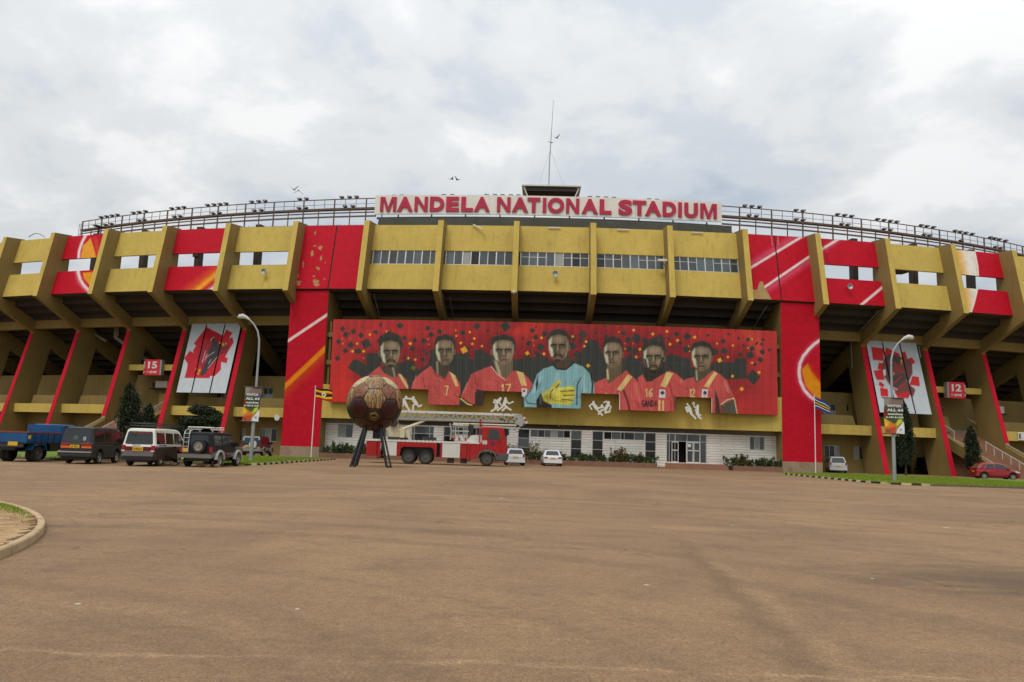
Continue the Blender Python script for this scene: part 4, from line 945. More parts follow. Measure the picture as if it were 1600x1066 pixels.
def art_bill(p):
    X, Y = p.X, p.Y
    base = np.array((182, 42, 44.)); p.C[:] = base
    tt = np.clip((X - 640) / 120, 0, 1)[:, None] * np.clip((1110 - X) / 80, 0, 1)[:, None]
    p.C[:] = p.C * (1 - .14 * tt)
    p.poly([(515, 560), (560, 560), (600, 600), (640, 640), (515, 640)], (206, 40, 34), 20, .9)
    p.poly([(1136, 595), (1175, 590), (1160, 610), (1140, 625)], (226, 70, 44), 3, .8); p.poly([(1160, 515), (1188, 515), (1192, 560), (1168, 540)], (216, 74, 56), 6, .7)
    p.poly([(820, 500), (850, 505), (840, 560), (815, 560), (800, 520)], (216, 52, 40), 6, .6)
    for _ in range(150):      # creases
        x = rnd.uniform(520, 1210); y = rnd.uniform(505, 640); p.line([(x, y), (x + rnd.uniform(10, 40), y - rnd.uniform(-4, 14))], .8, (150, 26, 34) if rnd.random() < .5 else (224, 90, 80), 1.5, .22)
    # black mass behind the players, in a dark red glow
    p.poly([(560, 545), (640, 535), (760, 528), (850, 530), (920, 515), (1010, 525), (1100, 535), (1170, 545), (1180, 610), (1100, 640), (600, 640), (550, 590)], (124, 28, 34), 26, .75)
    p.poly([(545, 570), (553, 562), (572, 572), (572, 552), (594, 552), (594, 575), (630, 566), (640, 560), (655, 578), (668, 570), (676, 545), (690, 556), (712, 552), (734, 553), (735, 572), (741, 560), (741, 547), (757, 547), (758, 562), (768, 556), (803, 562),
            (822, 560), (845, 556), (866, 566), (893, 562), (905, 556), (918, 530), (932, 532), (938, 545), (944, 560), (975, 562), (985, 552), (1005, 570), (1048, 553), (1056, 556), (1076, 560), (1080, 575), (1110, 572), (1117, 566), (1148, 566), (1148, 560), (1166, 560), (1166, 592), (1135, 592), (1120, 600),
            (1080, 640), (1000, 650), (760, 650), (690, 640), (600, 625), (575, 600)], BLK, 2.2)
    for k_ in range(70):
        x = rnd.uniform(585, 1155); y = 560 + rnd.gauss(0, 7); r_ = rnd.uniform(3, 7.5); a_ = rnd.choice([0, .78, .2, -.2]); p.poly([(x + r_ * cos(a_ + q * pi / 2), y + r_ * sin(a_ + q * pi / 2)) for q in range(4)], BLK, 1.2)
    p.poly([(543, 575), (557, 561), (570, 569), (559, 586)], BLK, 1)
    p.poly([(1165, 590), (1176, 577), (1188, 589), (1178, 602)], BLK, 1)
    big_ = [(535, 514, 4.4), (540, 523, 4.6), (552, 518, 4.6), (564, 524, 4.8), (548, 539, 5.4), (572, 537, 8.5), (529, 534, 4.2), (539.5, 548, 4.4), (527, 560, 4.4), (560, 549, 5), (587, 519, 4), (595, 507, 2.6), (625, 509, 5.6), (632, 528, 3.8), (648, 532, 4.2), (662, 533, 4.8), (644, 545, 4.2),
            (668, 513, 4.4), (674, 523, 4.8), (687, 518.5, 4.6), (661, 562, 4.4), (663, 548, 2.6), (723, 520, 4.6), (745, 510, 5.6), (790, 510, 8.2), (762, 517, 3), (770, 532, 6), (777, 521, 2.4), (817, 529, 2.4), (826, 537, 4.6), (832, 516.5, 4.4), (837, 527, 4.6), (851, 521.5, 5.2), (845, 543, 6.5),
            (826, 551, 3.4), (838, 551.5, 4), (895, 541, 6.8), (908, 533, 4.4), (911, 523, 7), (930, 520.5, 3), (897, 529, 4), (948, 526, 4), (975, 521, 4.8), (981, 531, 5), (994, 529, 8.5), (1007, 532, 5), (983, 545, 6), (991, 549, 6), (1057, 522, 4.4), (1045, 529, 3), (1063, 536, 3.4), (1042, 548, 3), (1055, 543, 2.4),
            (1074, 526, 6.4), (1072, 546, 6.2), (1117, 550, 6.2), (1106, 524, 3), (1130, 533, 4.4), (1131, 547, 4.4), (1138, 522, 2.4), (1154, 529, 2.8), (1169, 531, 3.8), (1175, 545, 4.6), (1157, 554, 4), (1172, 555, 6.8), (1191, 550, 4.8), (1190, 538, 3), (1188, 562, 5), (1192, 531, 2.8), (1202, 547, 2.8), (1183, 536, 2.2), (1162, 540, 2.6), (1180, 570, 2.8), (585, 560, 3), (555, 549, 3), (694, 548, 4), (731, 545, 4)]
    diamonds(p, big_, BLK, 1.05)
    diamonds(p, [(rnd.uniform(525, 1200), rnd.uniform(508, 552), rnd.uniform(.9, 2.2)) for _ in range(90)], (96, 40, 42), 1.0)
    ylw = [(578, 523, 2.4), (604, 518, 2), (558, 537, 2.4), (551, 549, 2.8), (568, 549, 2.8), (536, 537, 1.3), (547, 529, 1), (535, 529, 1.1), (641, 537, 3), (638, 560, 2.4), (649, 562, 2.4), (568, 560, 1.2), (669, 530, 1.3), (670, 538, 1.3), (712, 516, 1.5), (713, 525, 2.1), (734, 519, 2.4), (741, 529, 2.5), (720, 536, 2.8),
           (738, 537.5, 2.4), (753, 541, 2.4), (725, 547, 6.2), (824, 552, 3.8), (846, 528, 2.6), (850, 553, 2.7), (833, 532, 1.2), (834, 540, 1.2), (895, 526, 2.4), (916, 534, 2.6), (913, 541, 2.2), (919, 571.5, 3.6), (967, 519, 1.3), (990, 516, 2.6), (1020, 522, 3), (1042, 518, 2.6), (1047, 538, 2.8), (1058.5, 532, 2.8), (1000, 546, 2.6), (994, 558, 2.4),
           (976, 537, 1.1), (977, 545, 1.4), (989, 537, 1.1), (1085.5, 527, 3), (1120.5, 537, 2), (1145, 540, 2.2), (1124.5, 563, 4.4), (1137.5, 558, 2.3), (1175, 530, 2), (1169, 544, 1.8), (1175, 567, 2.3), (1186, 582, 2.8), (1144.5, 588, 2.8), (1159, 608, 3.6), (1076, 541, 1.4), (1077.5, 549, 1.4)]
    diamonds(p, ylw, (232, 168, 30), 1.0); diamonds(p, [(646, 575, 4.4)], (110, 96, 30), 1.0)
    J, JD, JH, Y_ = (194, 76, 72), (128, 34, 38), (216, 126, 114), (220, 192, 118)
    # shirts and necks, left to right
    p.poly([(596, 560), (621, 560), (622, 586), (618, 592), (603, 588)], (70, 62, 50), 1.5); p.line([(614, 575), (617, 590)], 3, (140, 134, 108), 2)
    p.poly([(560, 615), (566, 596), (575, 586.5), (593, 572), (600, 583), (618.5, 592), (622, 584), (635, 592.5), (639, 610), (640, 640), (560, 640)], J, 1.2)
    p.poly([(622, 584), (627, 585), (638, 603), (637, 608), (632, 602)], Y_, 1); p.line([(568, 600), (590, 590), (612, 600)], 1.2, JD, 1.5, .6)
    p.poly([(681, 560), (701, 560), (701, 582), (696, 591), (681, 583)], (66, 58, 46), 1.5); p.line([(683, 566), (684, 584)], 3, (150, 142, 114), 2)
    p.poly([(642, 610), (644.5, 597), (656.5, 583.5), (673, 571.5), (680.5, 583.5), (695.5, 591.5), (701.5, 580), (712, 588), (719, 600), (719.5, 615), (717, 634), (669, 634), (642, 612)], J, 1.2)
    p.poly([(702.5, 581), (706, 583), (711.5, 587), (716, 603.5), (712, 604), (707, 592)], Y_, 1)
    p.line([(661, 590), (664, 607)], 1.4, JD, 1.5, .8); p.line([(675, 580), (683, 588), (696, 593)], 1, JD, 1, .8); p.line([(650, 588), (646, 606)], 2, JH, 2, .7)
    p.poly([(770, 562), (802, 562), (801, 582), (790, 593), (776, 585)], (104, 92, 70), 1.5); p.line([(775, 566), (781, 586)], 4, (176, 170, 138), 2.5)
    p.poly([(719, 620), (725.5, 609), (736, 585), (748, 579), (767.5, 571.5), (775, 583.5), (790, 592.5), (802, 579), (815.5, 582), (826, 591), (832, 600), (832, 613), (815, 613), (742, 613), (742, 634), (733, 633)], J, 1.2)
    p.poly([(744, 608), (757, 611), (757, 640), (743, 640)], (52, 36, 36), 1.5)
    p.poly([(807, 579.5), (818, 582.5), (823, 603), (814.5, 603)], Y_, 1); p.poly([(815, 606), (824, 608), (822, 622), (815, 619)], (208, 204, 200), .8); p.ell(819, 611, 1.8, 1.8, (50, 50, 70))
    p.line([(718, 620), (735, 632), (742, 633)], 2.4, (24, 22, 22), 1); p.line([(720, 623), (730, 631), (738, 634)], 2.2, (226, 206, 80), 1)
    p.line([(768, 573), (777, 585), (790, 594)], 1.2, (226, 190, 170), 1); p.line([(741, 585), (746, 605)], 1.6, JD, 1.8, .8); p.line([(730, 600), (724, 614)], 2.6, JH, 2.5, .8)
    # goalkeeper
    CY, CD, CH = (124, 174, 178), (66, 108, 120), (164, 204, 204)
    p.poly([(866, 556), (891, 552), (893, 566), (885, 577), (870, 577)], (70, 58, 44), 1.5)
    p.poly([(819, 620), (832, 604.5), (839, 585), (849.5, 576), (866, 571), (870.5, 577), (884, 577), (896, 567), (911, 573), (921.5, 583.5), (927.5, 597), (931, 617), (908, 617), (908, 639), (819, 639)], CY, 1.2)
    p.line([(865, 571), (870, 576.5), (884, 577.5), (897, 567)], 2.2, (30, 30, 30), 1); p.line([(845, 590), (834, 612)], 4, CH, 4, .8); p.line([(870, 585), (868, 600)], 6, CH, 5, .7); p.line([(912, 590), (911, 615)], 7, CH, 5, .6)
    p.poly([(840, 589), (841, 600), (838, 612), (837, 600)], (26, 34, 38), 1); p.line([(832, 605), (821, 622), (824, 630), (840, 632)], 1.2, (24, 40, 44), 1); p.line([(908, 590), (902, 602), (901, 632)], 2, (34, 56, 62), 1.5); p.line([(923, 585), (926, 600), (925, 616)], 2.2, (24, 28, 30), 1)
    p.poly([(838, 626), (845, 614), (850, 627), (862, 633), (862, 640), (839, 640)], (34, 32, 28), 1)
    G_, GS = (200, 190, 66), (104, 98, 34)
    p.poly([(846.5, 615), (860, 608), (864.5, 600), (875, 593), (876.5, 599), (872, 606), (896, 602.5), (899.5, 613), (897, 625), (891, 633.5), (875, 632), (857, 630), (849.5, 626)], G_, .9)
    p.ell(858, 622, 10, 7, (150, 142, 50), .6, .9); p.ell(868, 613, 7, 6, (222, 214, 100), .6, .9); p.line([(878, 607), (896, 606)], 2, (232, 226, 120), 1.6, .7); p.line([(880, 621), (895, 621)], 2, (224, 216, 100), 1.6, .6)
    for a_ in ([(876, 611.5), (897, 610.5)], [(880, 618), (897, 617.5)], [(878, 624.5), (895, 625.5)]): p.line(a_, 1.3, (40, 42, 20), .9)
    p.line([(869, 606), (874, 600)], 1.5, (40, 44, 30), 1); p.line([(860, 622), (861, 612), (864, 609)], 1.4, (44, 44, 30), 1); p.line([(852, 620), (868, 626), (884, 628)], 1.5, GS, 2.5, .6)
    # fifth
    p.poly([(948, 572), (972, 560), (972, 586), (952, 600), (947.5, 590)], (92, 80, 58), 1.5); p.line([(949, 578), (950, 592)], 3, (196, 186, 146), 1.6)
    p.poly([(928, 617), (929, 598), (947, 590.5), (951.5, 599.5), (971, 585), (978, 578.5), (990, 590), (1001, 600), (1005, 612), (1006, 643), (967, 643), (967, 617)], J, 1.2)
    p.poly([(963.5, 609), (981, 585), (988, 589), (971, 611.5)], Y_, 1); p.line([(974, 610), (980, 625), (984, 642)], 3, (58, 30, 32), 2.5, .8); p.line([(993, 600), (999, 625)], 4, JH, 4, .6)
    p.line([(968, 614), (968, 640)], 1.6, (214, 204, 200), .8); p.line([(945, 612), (948, 616)], 1.2, Y_, .8)
    # sixth
    p.poly([(1006, 575), (1038, 565), (1036, 590), (1018, 597), (1007, 592)], (44, 40, 34), 1.5)
    p.poly([(996, 591), (1004, 585), (1010, 597), (1018, 596), (1025, 591), (1046, 579), (1058, 585), (1068.5, 595.5), (1076, 609), (1078, 622), (1056, 622), (1056, 646), (1004, 644), (1002, 607)], J, 1.2)
    p.poly([(1032, 603), (1041.5, 581), (1052, 583.5), (1040, 606)], Y_, 1); p.poly([(1030.5, 608.5), (1040, 609), (1039.5, 622), (1029.5, 621.5)], (206, 212, 214), .7); p.ell(1035, 614, 3, 2.8, (56, 56, 60), 1, .3)
    p.line([(1064, 594), (1072, 612)], 4, JH, 4, .8); p.line([(1054, 618), (1056, 645)], 2.4, (48, 28, 30), 1.5, .8); p.line([(1046, 600), (1052, 622), (1054, 640)], 1.6, JD, 1.6, .8)
    p.poly([(1029, 625), (1032, 625), (1032, 642), (1029, 642)], Y_, .7); p.poly([(1034.5, 626), (1037.5, 626), (1037.5, 642), (1034.5, 642)], Y_, .7)
    # seventh
    p.poly([(1086, 572), (1110, 562), (1110, 582), (1090, 598), (1085, 590)], (78, 72, 54), 1.5); p.line([(1088, 580), (1089, 594)], 2.6, (180, 174, 142), 1.6)
    p.poly([(1064, 600), (1071, 592.5), (1084.5, 589.5), (1087.5, 598), (1099.5, 591), (1114.5, 578.5), (1125, 585), (1135.5, 594), (1141.5, 607.5), (1147.5, 622.5), (1126.5, 633), (1125, 648), (1111.5, 648), (1111.5, 622.5), (1070, 622)], J, 1.2)
    p.poly([(1126.5, 633), (1147, 624), (1152, 650), (1128, 650)], (72, 74, 60), 1.2); p.line([(1127, 632), (1136, 625), (1147, 622.5)], 2, (222, 204, 150), .8); p.line([(1147.5, 624), (1152, 647)], 1.6, (200, 190, 150), 1)
    p.poly([(1099.5, 604), (1116, 580.5), (1121, 583.5), (1107, 605.5)], Y_, 1); p.poly([(1097, 608), (1106.5, 609), (1105, 621.5), (1096, 621)], (206, 212, 214), .7); p.ell(1101.5, 614, 2.8, 2.8, (56, 56, 60), 1, .3)
    p.poly([(1117, 608), (1123, 625), (1126, 648), (1118, 648)], (66, 38, 40), 2); p.line([(1133, 597), (1138, 612)], 4, JH, 4, .8); p.line([(1112, 623), (1112, 647)], 1.5, (216, 208, 196), .8)
    cr = random.Random(5)
    for (x0_, x1_, y0_, y1_) in ((565, 600, 590, 608), (648, 716, 590, 632), (726, 812, 588, 612), (935, 1000, 602, 640), (1008, 1054, 606, 644), (1050, 1076, 592, 620), (1070, 1110, 600, 622), (1112, 1145, 592, 640)):
        for _ in range(int((x1_ - x0_) * .45)):
            x = cr.uniform(x0_, x1_); y = cr.uniform(y0_, y1_); a_ = cr.gauss(.9, .5); l_ = cr.uniform(5, 15); p.line([(x, y), (x + l_ * cos(a_) * .5, y + l_ * sin(a_) * .5), (x + l_ * cos(a_ + .3), y + l_ * sin(a_ + .3))], cr.uniform(.6, 1.8), cr.choice([JD, JD, JH]), 1.8, cr.uniform(.2, .5))
    for _ in range(46):
        x = cr.uniform(838, 925); y = cr.uniform(584, 630)
        if 846 < x < 900 and y > 596: continue
        p.line([(x, y), (x + cr.uniform(-5, 3), y + cr.uniform(6, 16))], cr.uniform(.8, 2.2), cr.choice([CD, CH, CH]), 2, cr.uniform(.25, .6))
    for _ in range(30): x = cr.uniform(850, 893); y = cr.uniform(606, 628); p.line([(x, y), (x + cr.uniform(3, 9), y + cr.uniform(-2, 2))], 1, cr.choice([(170, 158, 44), (236, 228, 130)]), 1.2, .45)
    # numbers and the word across a shirt
    def dig(s, x, y, w, h, col=Y_, lw=2.0):
        seg = {'1': [[(0, .2), (.5, 0), (.5, 1)]], '7': [[(0, 0), (1, 0), (.4, 1)]], '6': [[(1, 0), (.2, .3), (0, .7), (.4, 1), (.9, .85), (.9, .55), (.1, .55)]], '2': [[(0, .2), (.5, 0), (1, .25), (0, 1), (1, 1)]],
               'A': [[(0, 1), (.5, 0), (1, 1)], [(.25, .65), (.75, .65)]], 'N': [[(0, 1), (0, 0), (1, 1), (1, 0)]], 'D': [[(0, 0), (0, 1), (.6, .9), (.95, .5), (.6, .1), (0, 0)]], 'G': [[(1, .15), (.4, 0), (0, .5), (.4, 1), (1, .9), (1, .55), (.6, .55)]]}[s]
        for q in seg: p.line([(x + a_ * w, y + b_ * h) for a_, b_ in q], lw, col, .7)
    dig('7', 695.5, 603.5, 4.5, 14); dig('1', 784, 601, 4, 11, Y_, 2.2); dig('7', 790.5, 601, 7, 11, Y_, 2.2); dig('1', 1009, 608, 3, 12, Y_, 1.8); dig('6', 1014, 608, 5, 12, Y_, 1.8); dig('1', 1078, 608, 2.5, 12, Y_, 1.6); dig('2', 1081, 608, 4.5, 12, Y_, 1.6)
    for k_, ch in enumerate('GANDA'): dig(ch, 1003 + k_ * 5.0, 626, 3.8, 9.5, (44, 26, 34), 1.3)
    # faces
    player(p, 609.5, 549, 16, 25, beard=1, turn=.35); p.line([(592, 533), (596, 527), (609, 520.5), (624, 527), (628, 540)], 5, (46, 48, 44), 3)
    player(p, 695.0, 547, 15, 24.5, turn=0, tone=-4); player(p, 786.5, 547, 17.5, 24, turn=.1, tone=6); player(p, 872.5, 540, 16.5, 26, beard=1, turn=-.25, tone=-6)
    player(p, 957.5, 551, 14.5, 25, turn=-.5, tone=-4); player(p, 1021, 557, 16.5, 26, beard=2, turn=0); player(p, 1096, 557, 16, 24, turn=-.1)
    p.line([(1006, 545), (1014, 534), (1032, 526), (1037, 543)], 6, (48, 50, 46), 3)
    w_ = 1 + .035 * np.sin(p.X * 2 * pi / 4.3 + .02 * p.Y) + .03 * np.sin(p.X * 2 * pi / 13) + .03 * np.sin(p.X * .11 + p.Y * .05); gl = np.clip((p.Y - 500) / 150, 0, 1)  # stripes paint the ripple sheen of the sheet into the print colours
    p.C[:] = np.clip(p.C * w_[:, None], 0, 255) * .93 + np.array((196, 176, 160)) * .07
    # welded seams of the sheet and faint pale lines across it
    for k_ in range(54):
        x = 520 + k_ * 13.0; p.line([(x + 1.5, 500), (x - 2.0, 650)], .5, (214, 150, 130), .9, .22)
    for y in (520, 560, 598): p.line([(515, y - 3), (860, y), (1215, y + 14)], .5, (210, 150, 130), 1, .12)
u_ = np.linspace(0, 1, 1001).tolist(); v_ = np.linspace(0, 1, 201).tolist()
for a, b, zt in NOT: u_ += [(a - 4.605) / 5.82, (b - 4.605) / 5.82]; v_ += [(zt - 5.43) / 8.23]
BB = thing('billboard', 'wide red printed banner of seven footballers above the entrance', 'billboard', (0, 0, 0))
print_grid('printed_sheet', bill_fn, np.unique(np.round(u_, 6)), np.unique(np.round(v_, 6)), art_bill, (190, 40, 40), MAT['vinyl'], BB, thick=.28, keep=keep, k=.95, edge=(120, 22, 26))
fb = MB(); fb.rect(4.61, 10.42, -1.94, -1.92, 7.3, 13.64); obj('backing_frame', fb, MAT['darksteel'], BB)

# ------------------------------------------------------------------ leaning white posters in the side bays
def lean_pt(i0, i, z, t=0.0):
    r = -2.6 - 3.4 * z / 13.35 + .05 - t
    a = np.array(SW(i0, r, z)); b = np.array(SW(i0 + 1, r, z)); return a + (b - a) * (i - i0)
def art_poster_l(p):
    R1, R2, DK = (196, 36, 48), (176, 14, 30), (66, 58, 62)
    z = lambda l: [(270 + a / 8.2, 490 + b / 8.2) for a, b in l]
    p.poly([(270, 488), (390, 488), (385, 515), (270, 515)], (150, 158, 168), 26, .55)
    p.poly(z([(265, 390), (430, 178), (620, 275), (640, 300), (685, 205), (765, 248), (720, 320), (765, 305), (780, 370), (700, 500), (670, 560), (705, 570), (690, 637), (620, 620), (615, 720), (540, 800), (480, 800), (470, 828), (150, 825), (185, 700), (190, 640), (145, 575), (215, 480), (275, 505), (255, 480), (300, 410)]), R1, .8)
    p.poly(z([(390, 320), (430, 178), (620, 275), (600, 400), (480, 340)]), R2, 3, .9)
    p.poly(z([(480, 420), (510, 380), (560, 350), (600, 400), (590, 560), (500, 650), (400, 790), (350, 790), (380, 700), (440, 580), (430, 520)]), DK, 1.2)
    p.poly(z([(560, 340), (640, 380), (720, 400), (690, 500), (600, 520)]), (110, 50, 58), 2, .8); p.poly(z([(300, 560), (430, 360), (500, 370), (440, 560), (380, 700), (320, 640)]), (150, 46, 58), 2, .8)
    p.ell(270 + 518 / 8.2, 490 + 340 / 8.2, 3.3, 4, DK, 1, .2)
    for l_ in ([(490, 350), (500, 315), (535, 305)], [(420, 480), (375, 630)], [(535, 490), (430, 560)], [(570, 555), (450, 700)], [(440, 520), (410, 600)], [(490, 590), (460, 640)]): p.line(z(l_), .8, (226, 214, 216), .8)
    for a, b in ((600, 375), (650, 405), (680, 385), (640, 390), (300, 715), (335, 740), (325, 770), (345, 720)): p.poly(z([(a - 14, b), (a, b - 14), (a + 16, b + 4), (a, b + 16)]), (206, 178, 30), .7)
def art_poster_r(p):
    R1, R2, DK = (206, 42, 46), (180, 16, 30), (80, 72, 72)
    z = lambda l: [(1345 + a / 7.617, 515 + b / 7.617) for a, b in l]
    p.poly([(1345, 512), (1440, 512), (1440, 540), (1345, 540)], (150, 158, 168), 26, .5)
    for q in ([(122, 205), (270, 225), (275, 375), (145, 362)], [(300, 212), (460, 290), (470, 330), (280, 330)], [(480, 275), (525, 258), (555, 340), (490, 350)], [(560, 350), (605, 330), (650, 390), (590, 430)], [(615, 555), (690, 565), (705, 675), (580, 660)], [(150, 490), (260, 478), (285, 600), (190, 600)],
              [(215, 392), (280, 410), (280, 490), (200, 470)], [(225, 615), (280, 655), (265, 695), (212, 660)], [(228, 690), (320, 710), (328, 800), (240, 795)], [(400, 740), (560, 660), (640, 700), (560, 820), (440, 810)]): p.poly(z(q), R1, .8)
    p.poly(z([(290, 330), (345, 290), (480, 330), (560, 350), (610, 420), (615, 520), (560, 640), (650, 720), (620, 800), (560, 740), (440, 760), (380, 700), (330, 640), (280, 560), (260, 480), (260, 400)]), (118, 74, 72), 1.5)
    p.poly(z([(300, 330), (345, 290), (480, 330), (470, 400), (420, 420), (360, 450), (350, 640), (320, 560)]), DK, 1.5)
    p.poly(z([(380, 560), (500, 520), (560, 560), (420, 700), (390, 680)]), DK, 1.5)
    for l_ in ([(330, 380), (400, 400), (470, 480)], [(400, 480), (500, 500)], [(400, 640), (480, 560)], [(520, 650), (420, 720)]): p.line(z(l_), 2.4, (190, 50, 44), 1.5)
    for a, b, s_ in ((482, 375, 22), (390, 525, 18), (485, 405, 12), (545, 610, 8)): p.poly(z([(a - s_ * .6, b), (a, b - s_ * 1.4), (a + s_ * .7, b), (a, b + s_ * 1.4)]), (214, 168, 30), .8)
    p.poly(z([(262, 480), (295, 470), (300, 545), (275, 550)]), (226, 226, 226), 1); p.line(z([(390, 690), (430, 715)]), 1.2, (230, 230, 230), .8)
def poster(name, label, i0, strips, art, mirror):
    T = thing(name, label, 'poster', tuple(lean_pt(i0, i0 + .5, 6.2)))
    o_ = np.array(T.location)
    for (a0, a1, b0, b1, cut) in strips:   # bottom i range, top i range
        zb, zt = 6.25, 14.5
        def fn(u, v, t, a0=a0, a1=a1, b0=b0, b1=b1, cut=cut):
            L_ = a0 + (b0 - a0) * v; R_ = a1 + (b1 - a1) * v; i = L_ + (R_ - L_) * u
            top_ = zt
            if cut:
                f = (i - L_) / (R_ - L_ + 1e-9); f = f if cut > 0 else 1 - f
                top_ = zt - max(0, f - .45) / .55 * .95
            return lean_pt(i0, i, zb + (top_ - zb) * v, t)
        o = print_grid('poster_strip', fn, 34, 130, art, (196, 202, 208), MAT['vinyl'], None, thick=.06, k=.9, edge=(60, 60, 60))
        o.parent = T; o.matrix_parent_inverse = Matrix.Translation(-T.location)
poster('hanging_poster', 'white three-strip poster with red blocks and a dark sprinting figure, left of the entrance', 2, [(2.14, 2.375, 2.11, 2.345, 0), (2.395, 2.665, 2.365, 2.655, 0), (2.685, 2.93, 2.675, 2.93, 1)], art_poster_l, False)
poster('hanging_poster', 'white three-strip poster with red squares and a dark footballer, right of the entrance', 12, [(12.06, 12.305, 12.05, 12.30, -1), (12.325, 12.60, 12.32, 12.575, 0), (12.62, 12.86, 12.595, 12.86, 0)], art_poster_r, True)

# ------------------------------------------------------------------ gate signs
def text_mesh(s, h, depth=.01, bold=.02, center=True, width=None):
    cu = bpy.data.curves.new('text', 'FONT'); cu.body = s; cu.size = 1; cu.extrude = .01; cu.offset = bold; cu.resolution_u = 3
    o = bpy.data.objects.new('text', cu); COL.objects.link(o); bpy.context.view_layer.update()
    me = bpy.data.meshes.new_from_object(o.evaluated_get(bpy.context.evaluated_depsgraph_get())); bpy.data.objects.remove(o)
    co = np.array([v.co[:] for v in me.vertices]); mn, mx = co.min(0), co.max(0); k = h / (mx[1] - mn[1]); kx = k if width is None else width / (mx[0] - mn[0])
    co[:, 0] = (co[:, 0] - (mn[0] + mx[0]) / 2) * kx; co[:, 1] = (co[:, 1] - mn[1]) * k; co[:, 2] = (co[:, 2] - mn[2]) / (mx[2] - mn[2]) * depth
    for v, c in zip(me.vertices, co): v.co = (c[0], -c[2], c[1])     # facing -y, up z
    me.materials.clear(); me.update(); return me
def scribble(n, h, depth=.01, width=1.0, seed=1):   # lettering too small to read: a row of letter-like marks
    r_ = random.Random(seed); m = MB(); w = width / n
    for k in range(n):
        if r_.random() < .1: continue
        x = -width / 2 + w * (k + .5); hh = h * r_.choice([1, 1, .75]); m.box((x - w * .22, -depth / 2, hh / 2), (w * .2, depth, hh))
        m.box((x + w * .02, -depth / 2, r_.choice([.1, .5, .9]) * hh), (w * .5, depth, h * .2))
        if r_.random() < .6: m.box((x + w * .24, -depth / 2, hh / 2), (w * .18, depth, hh))
    return m.mesh('lettering')
gred = mat('gate_sign_red', (206, 16, 44), .4)
def gate_sign(num, i, side, label):
    T = thing('gate_sign', label, 'sign', SW(i, -5.95, 8.2), ring_angle(i) + (.10 if side < 0 else -.10))
    s_ = side   # +1: narrow face on the right
    A = [(-.78 if s_ > 0 else -.95, -.25), (.78 if s_ < 0 else .95, -.25)]
    m = MB(); xa, xb = (-.95, .75) if s_ > 0 else (-.75, .95)
    # plan: wide front face, slanting narrow face on one side, flat grey end on the other
    plan = [(xa, -.3), (xb, -.3), (xb + .62, .25), (xb + .5, .35), (xa, .35)] if s_ > 0 else [(xa, -.3), (xb, -.3), (xb, .35), (xa - .5, .35), (xa - .62, .25)]
    m.prism([(x, y, 0) for x, y in plan], [(x, y, 1.72) for x, y in plan]); obj('box', m, gred, T)
    e = MB(); ex = xa - .12 if s_ > 0 else xb + .12; e.box((ex, -.02, .86), (.2, .55, 1.66)); obj('end_plate', e, mat('sign_end_grey', (150, 146, 140), .6), T)
    cxm = (xa + xb) / 2
    for txt, h, z, w, b in ((num, .78, .72, 1.12, .035), ('airtel', .3, .22, .85, .03)):
        o = link('number' if txt == num else 'lettering', text_mesh(txt, h, .02, b, width=w), MAT['white'], T); o.location = (cxm + (.12 if txt == 'airtel' else 0), -.31, z)
    lg = MB(); lg.tube([(cxm - .52 + .09 * cos(t), -.32, .35 + .1 * sin(t)) for t in np.linspace(.3, 5.2, 9)], .03, 5); obj('swirl_mark', lg, MAT['white'], T)
    # narrow face lettering
    px, py, ang = (xb + .31, -.025, atan2(.55, .62)) if s_ > 0 else (xa - .31, -.025, -atan2(.55, .62))
    for txt, h, z, w in ((num, .78, .72, .55), ('airtel', .26, .22, .5)):
        o = link('lettering', text_mesh(txt, h, .02, .03, width=w), MAT['white'], T)
        o.rotation_euler = (0, 0, ang); o.location = (px + (.01 * s_), py - .02, z)
gate_sign('15', 1.515, -1, 'red gate sign with white number 15 on the beam of the left stairs')
gate_sign('12', 13.475, 1, 'red gate sign with white number 12 on the beam of the right stairs')
o = thing('beam_notice', 'small white notice with pictures on the yellow beam right of the lamp banner', 'notice', SW(12.43, -4.55, 4.0), ring_angle(12.43))
obj('sheet', MB().box((0, 0, .45), (1.35, .05, .8)), MAT['white'], o)
m = MB(); rn = random.Random(2)
for k in range(7): m.box((-.5 + k * .17, -.035, .3 + rn.uniform(-.03, .05)), (.12, .02, .3))
m.box((0, -.035, .68), (.8, .02, .09)); obj('picture', m, MAT['darksteel'], o)
o = thing('beam_notice', 'white letter notice at the right end on the yellow beam past gate 12', 'notice', SW(14.42, -4.55, 3.95), ring_angle(14.4))
obj('sheet', MB().box((0, 0, .45), (1.1, .05, .85)), MAT['white'], o); mm = link('lettering', text_mesh('E', .5, .02, .02), MAT['darksteel'], o); mm.location = (-.3, -.035, .2)

# ------------------------------------------------------------------ small fittings on the facade
def horn(label, i, z, r, dirx):
    t = thing('loudspeaker', label, 'loudspeaker', SW(i, r, z), ring_angle(i))
    obj('horn', MB().lathe([(.07, .35), (.09, .2), (.16, .08), (.3, 0), (.27, 0), (.1, .12)], 14, 'y', (0, -.55, 0)), MAT['pole'], t); obj('bracket', MB().bar((0, -.25, 0), (0, .1, .05), .06), MAT['darksteel'], t)
horn('grey horn loudspeaker on the yellow panel left of the peeling red panel', 3.57, 18.6, -2.05, 0); horn('grey horn loudspeaker under the middle press windows', 7.52, 18.55, -2.05, 0); horn('grey horn loudspeaker on the crimson panel right of the entrance', 11.45, 18.55, -2.05, 0)
t = thing('security_camera', 'white security camera on an arm by the fourth row of press windows', 'camera', SW(8.93, -1.6, 19.9), ring_angle(8.9))
obj('arm', MB().tube([(.25, .3, -.5), (-.1, -.2, .1)], .04, 6), MAT['pole'], t); obj('housing', MB().box((-.2, -.3, .28), (.9, .3, .2)), MAT['white'], t)
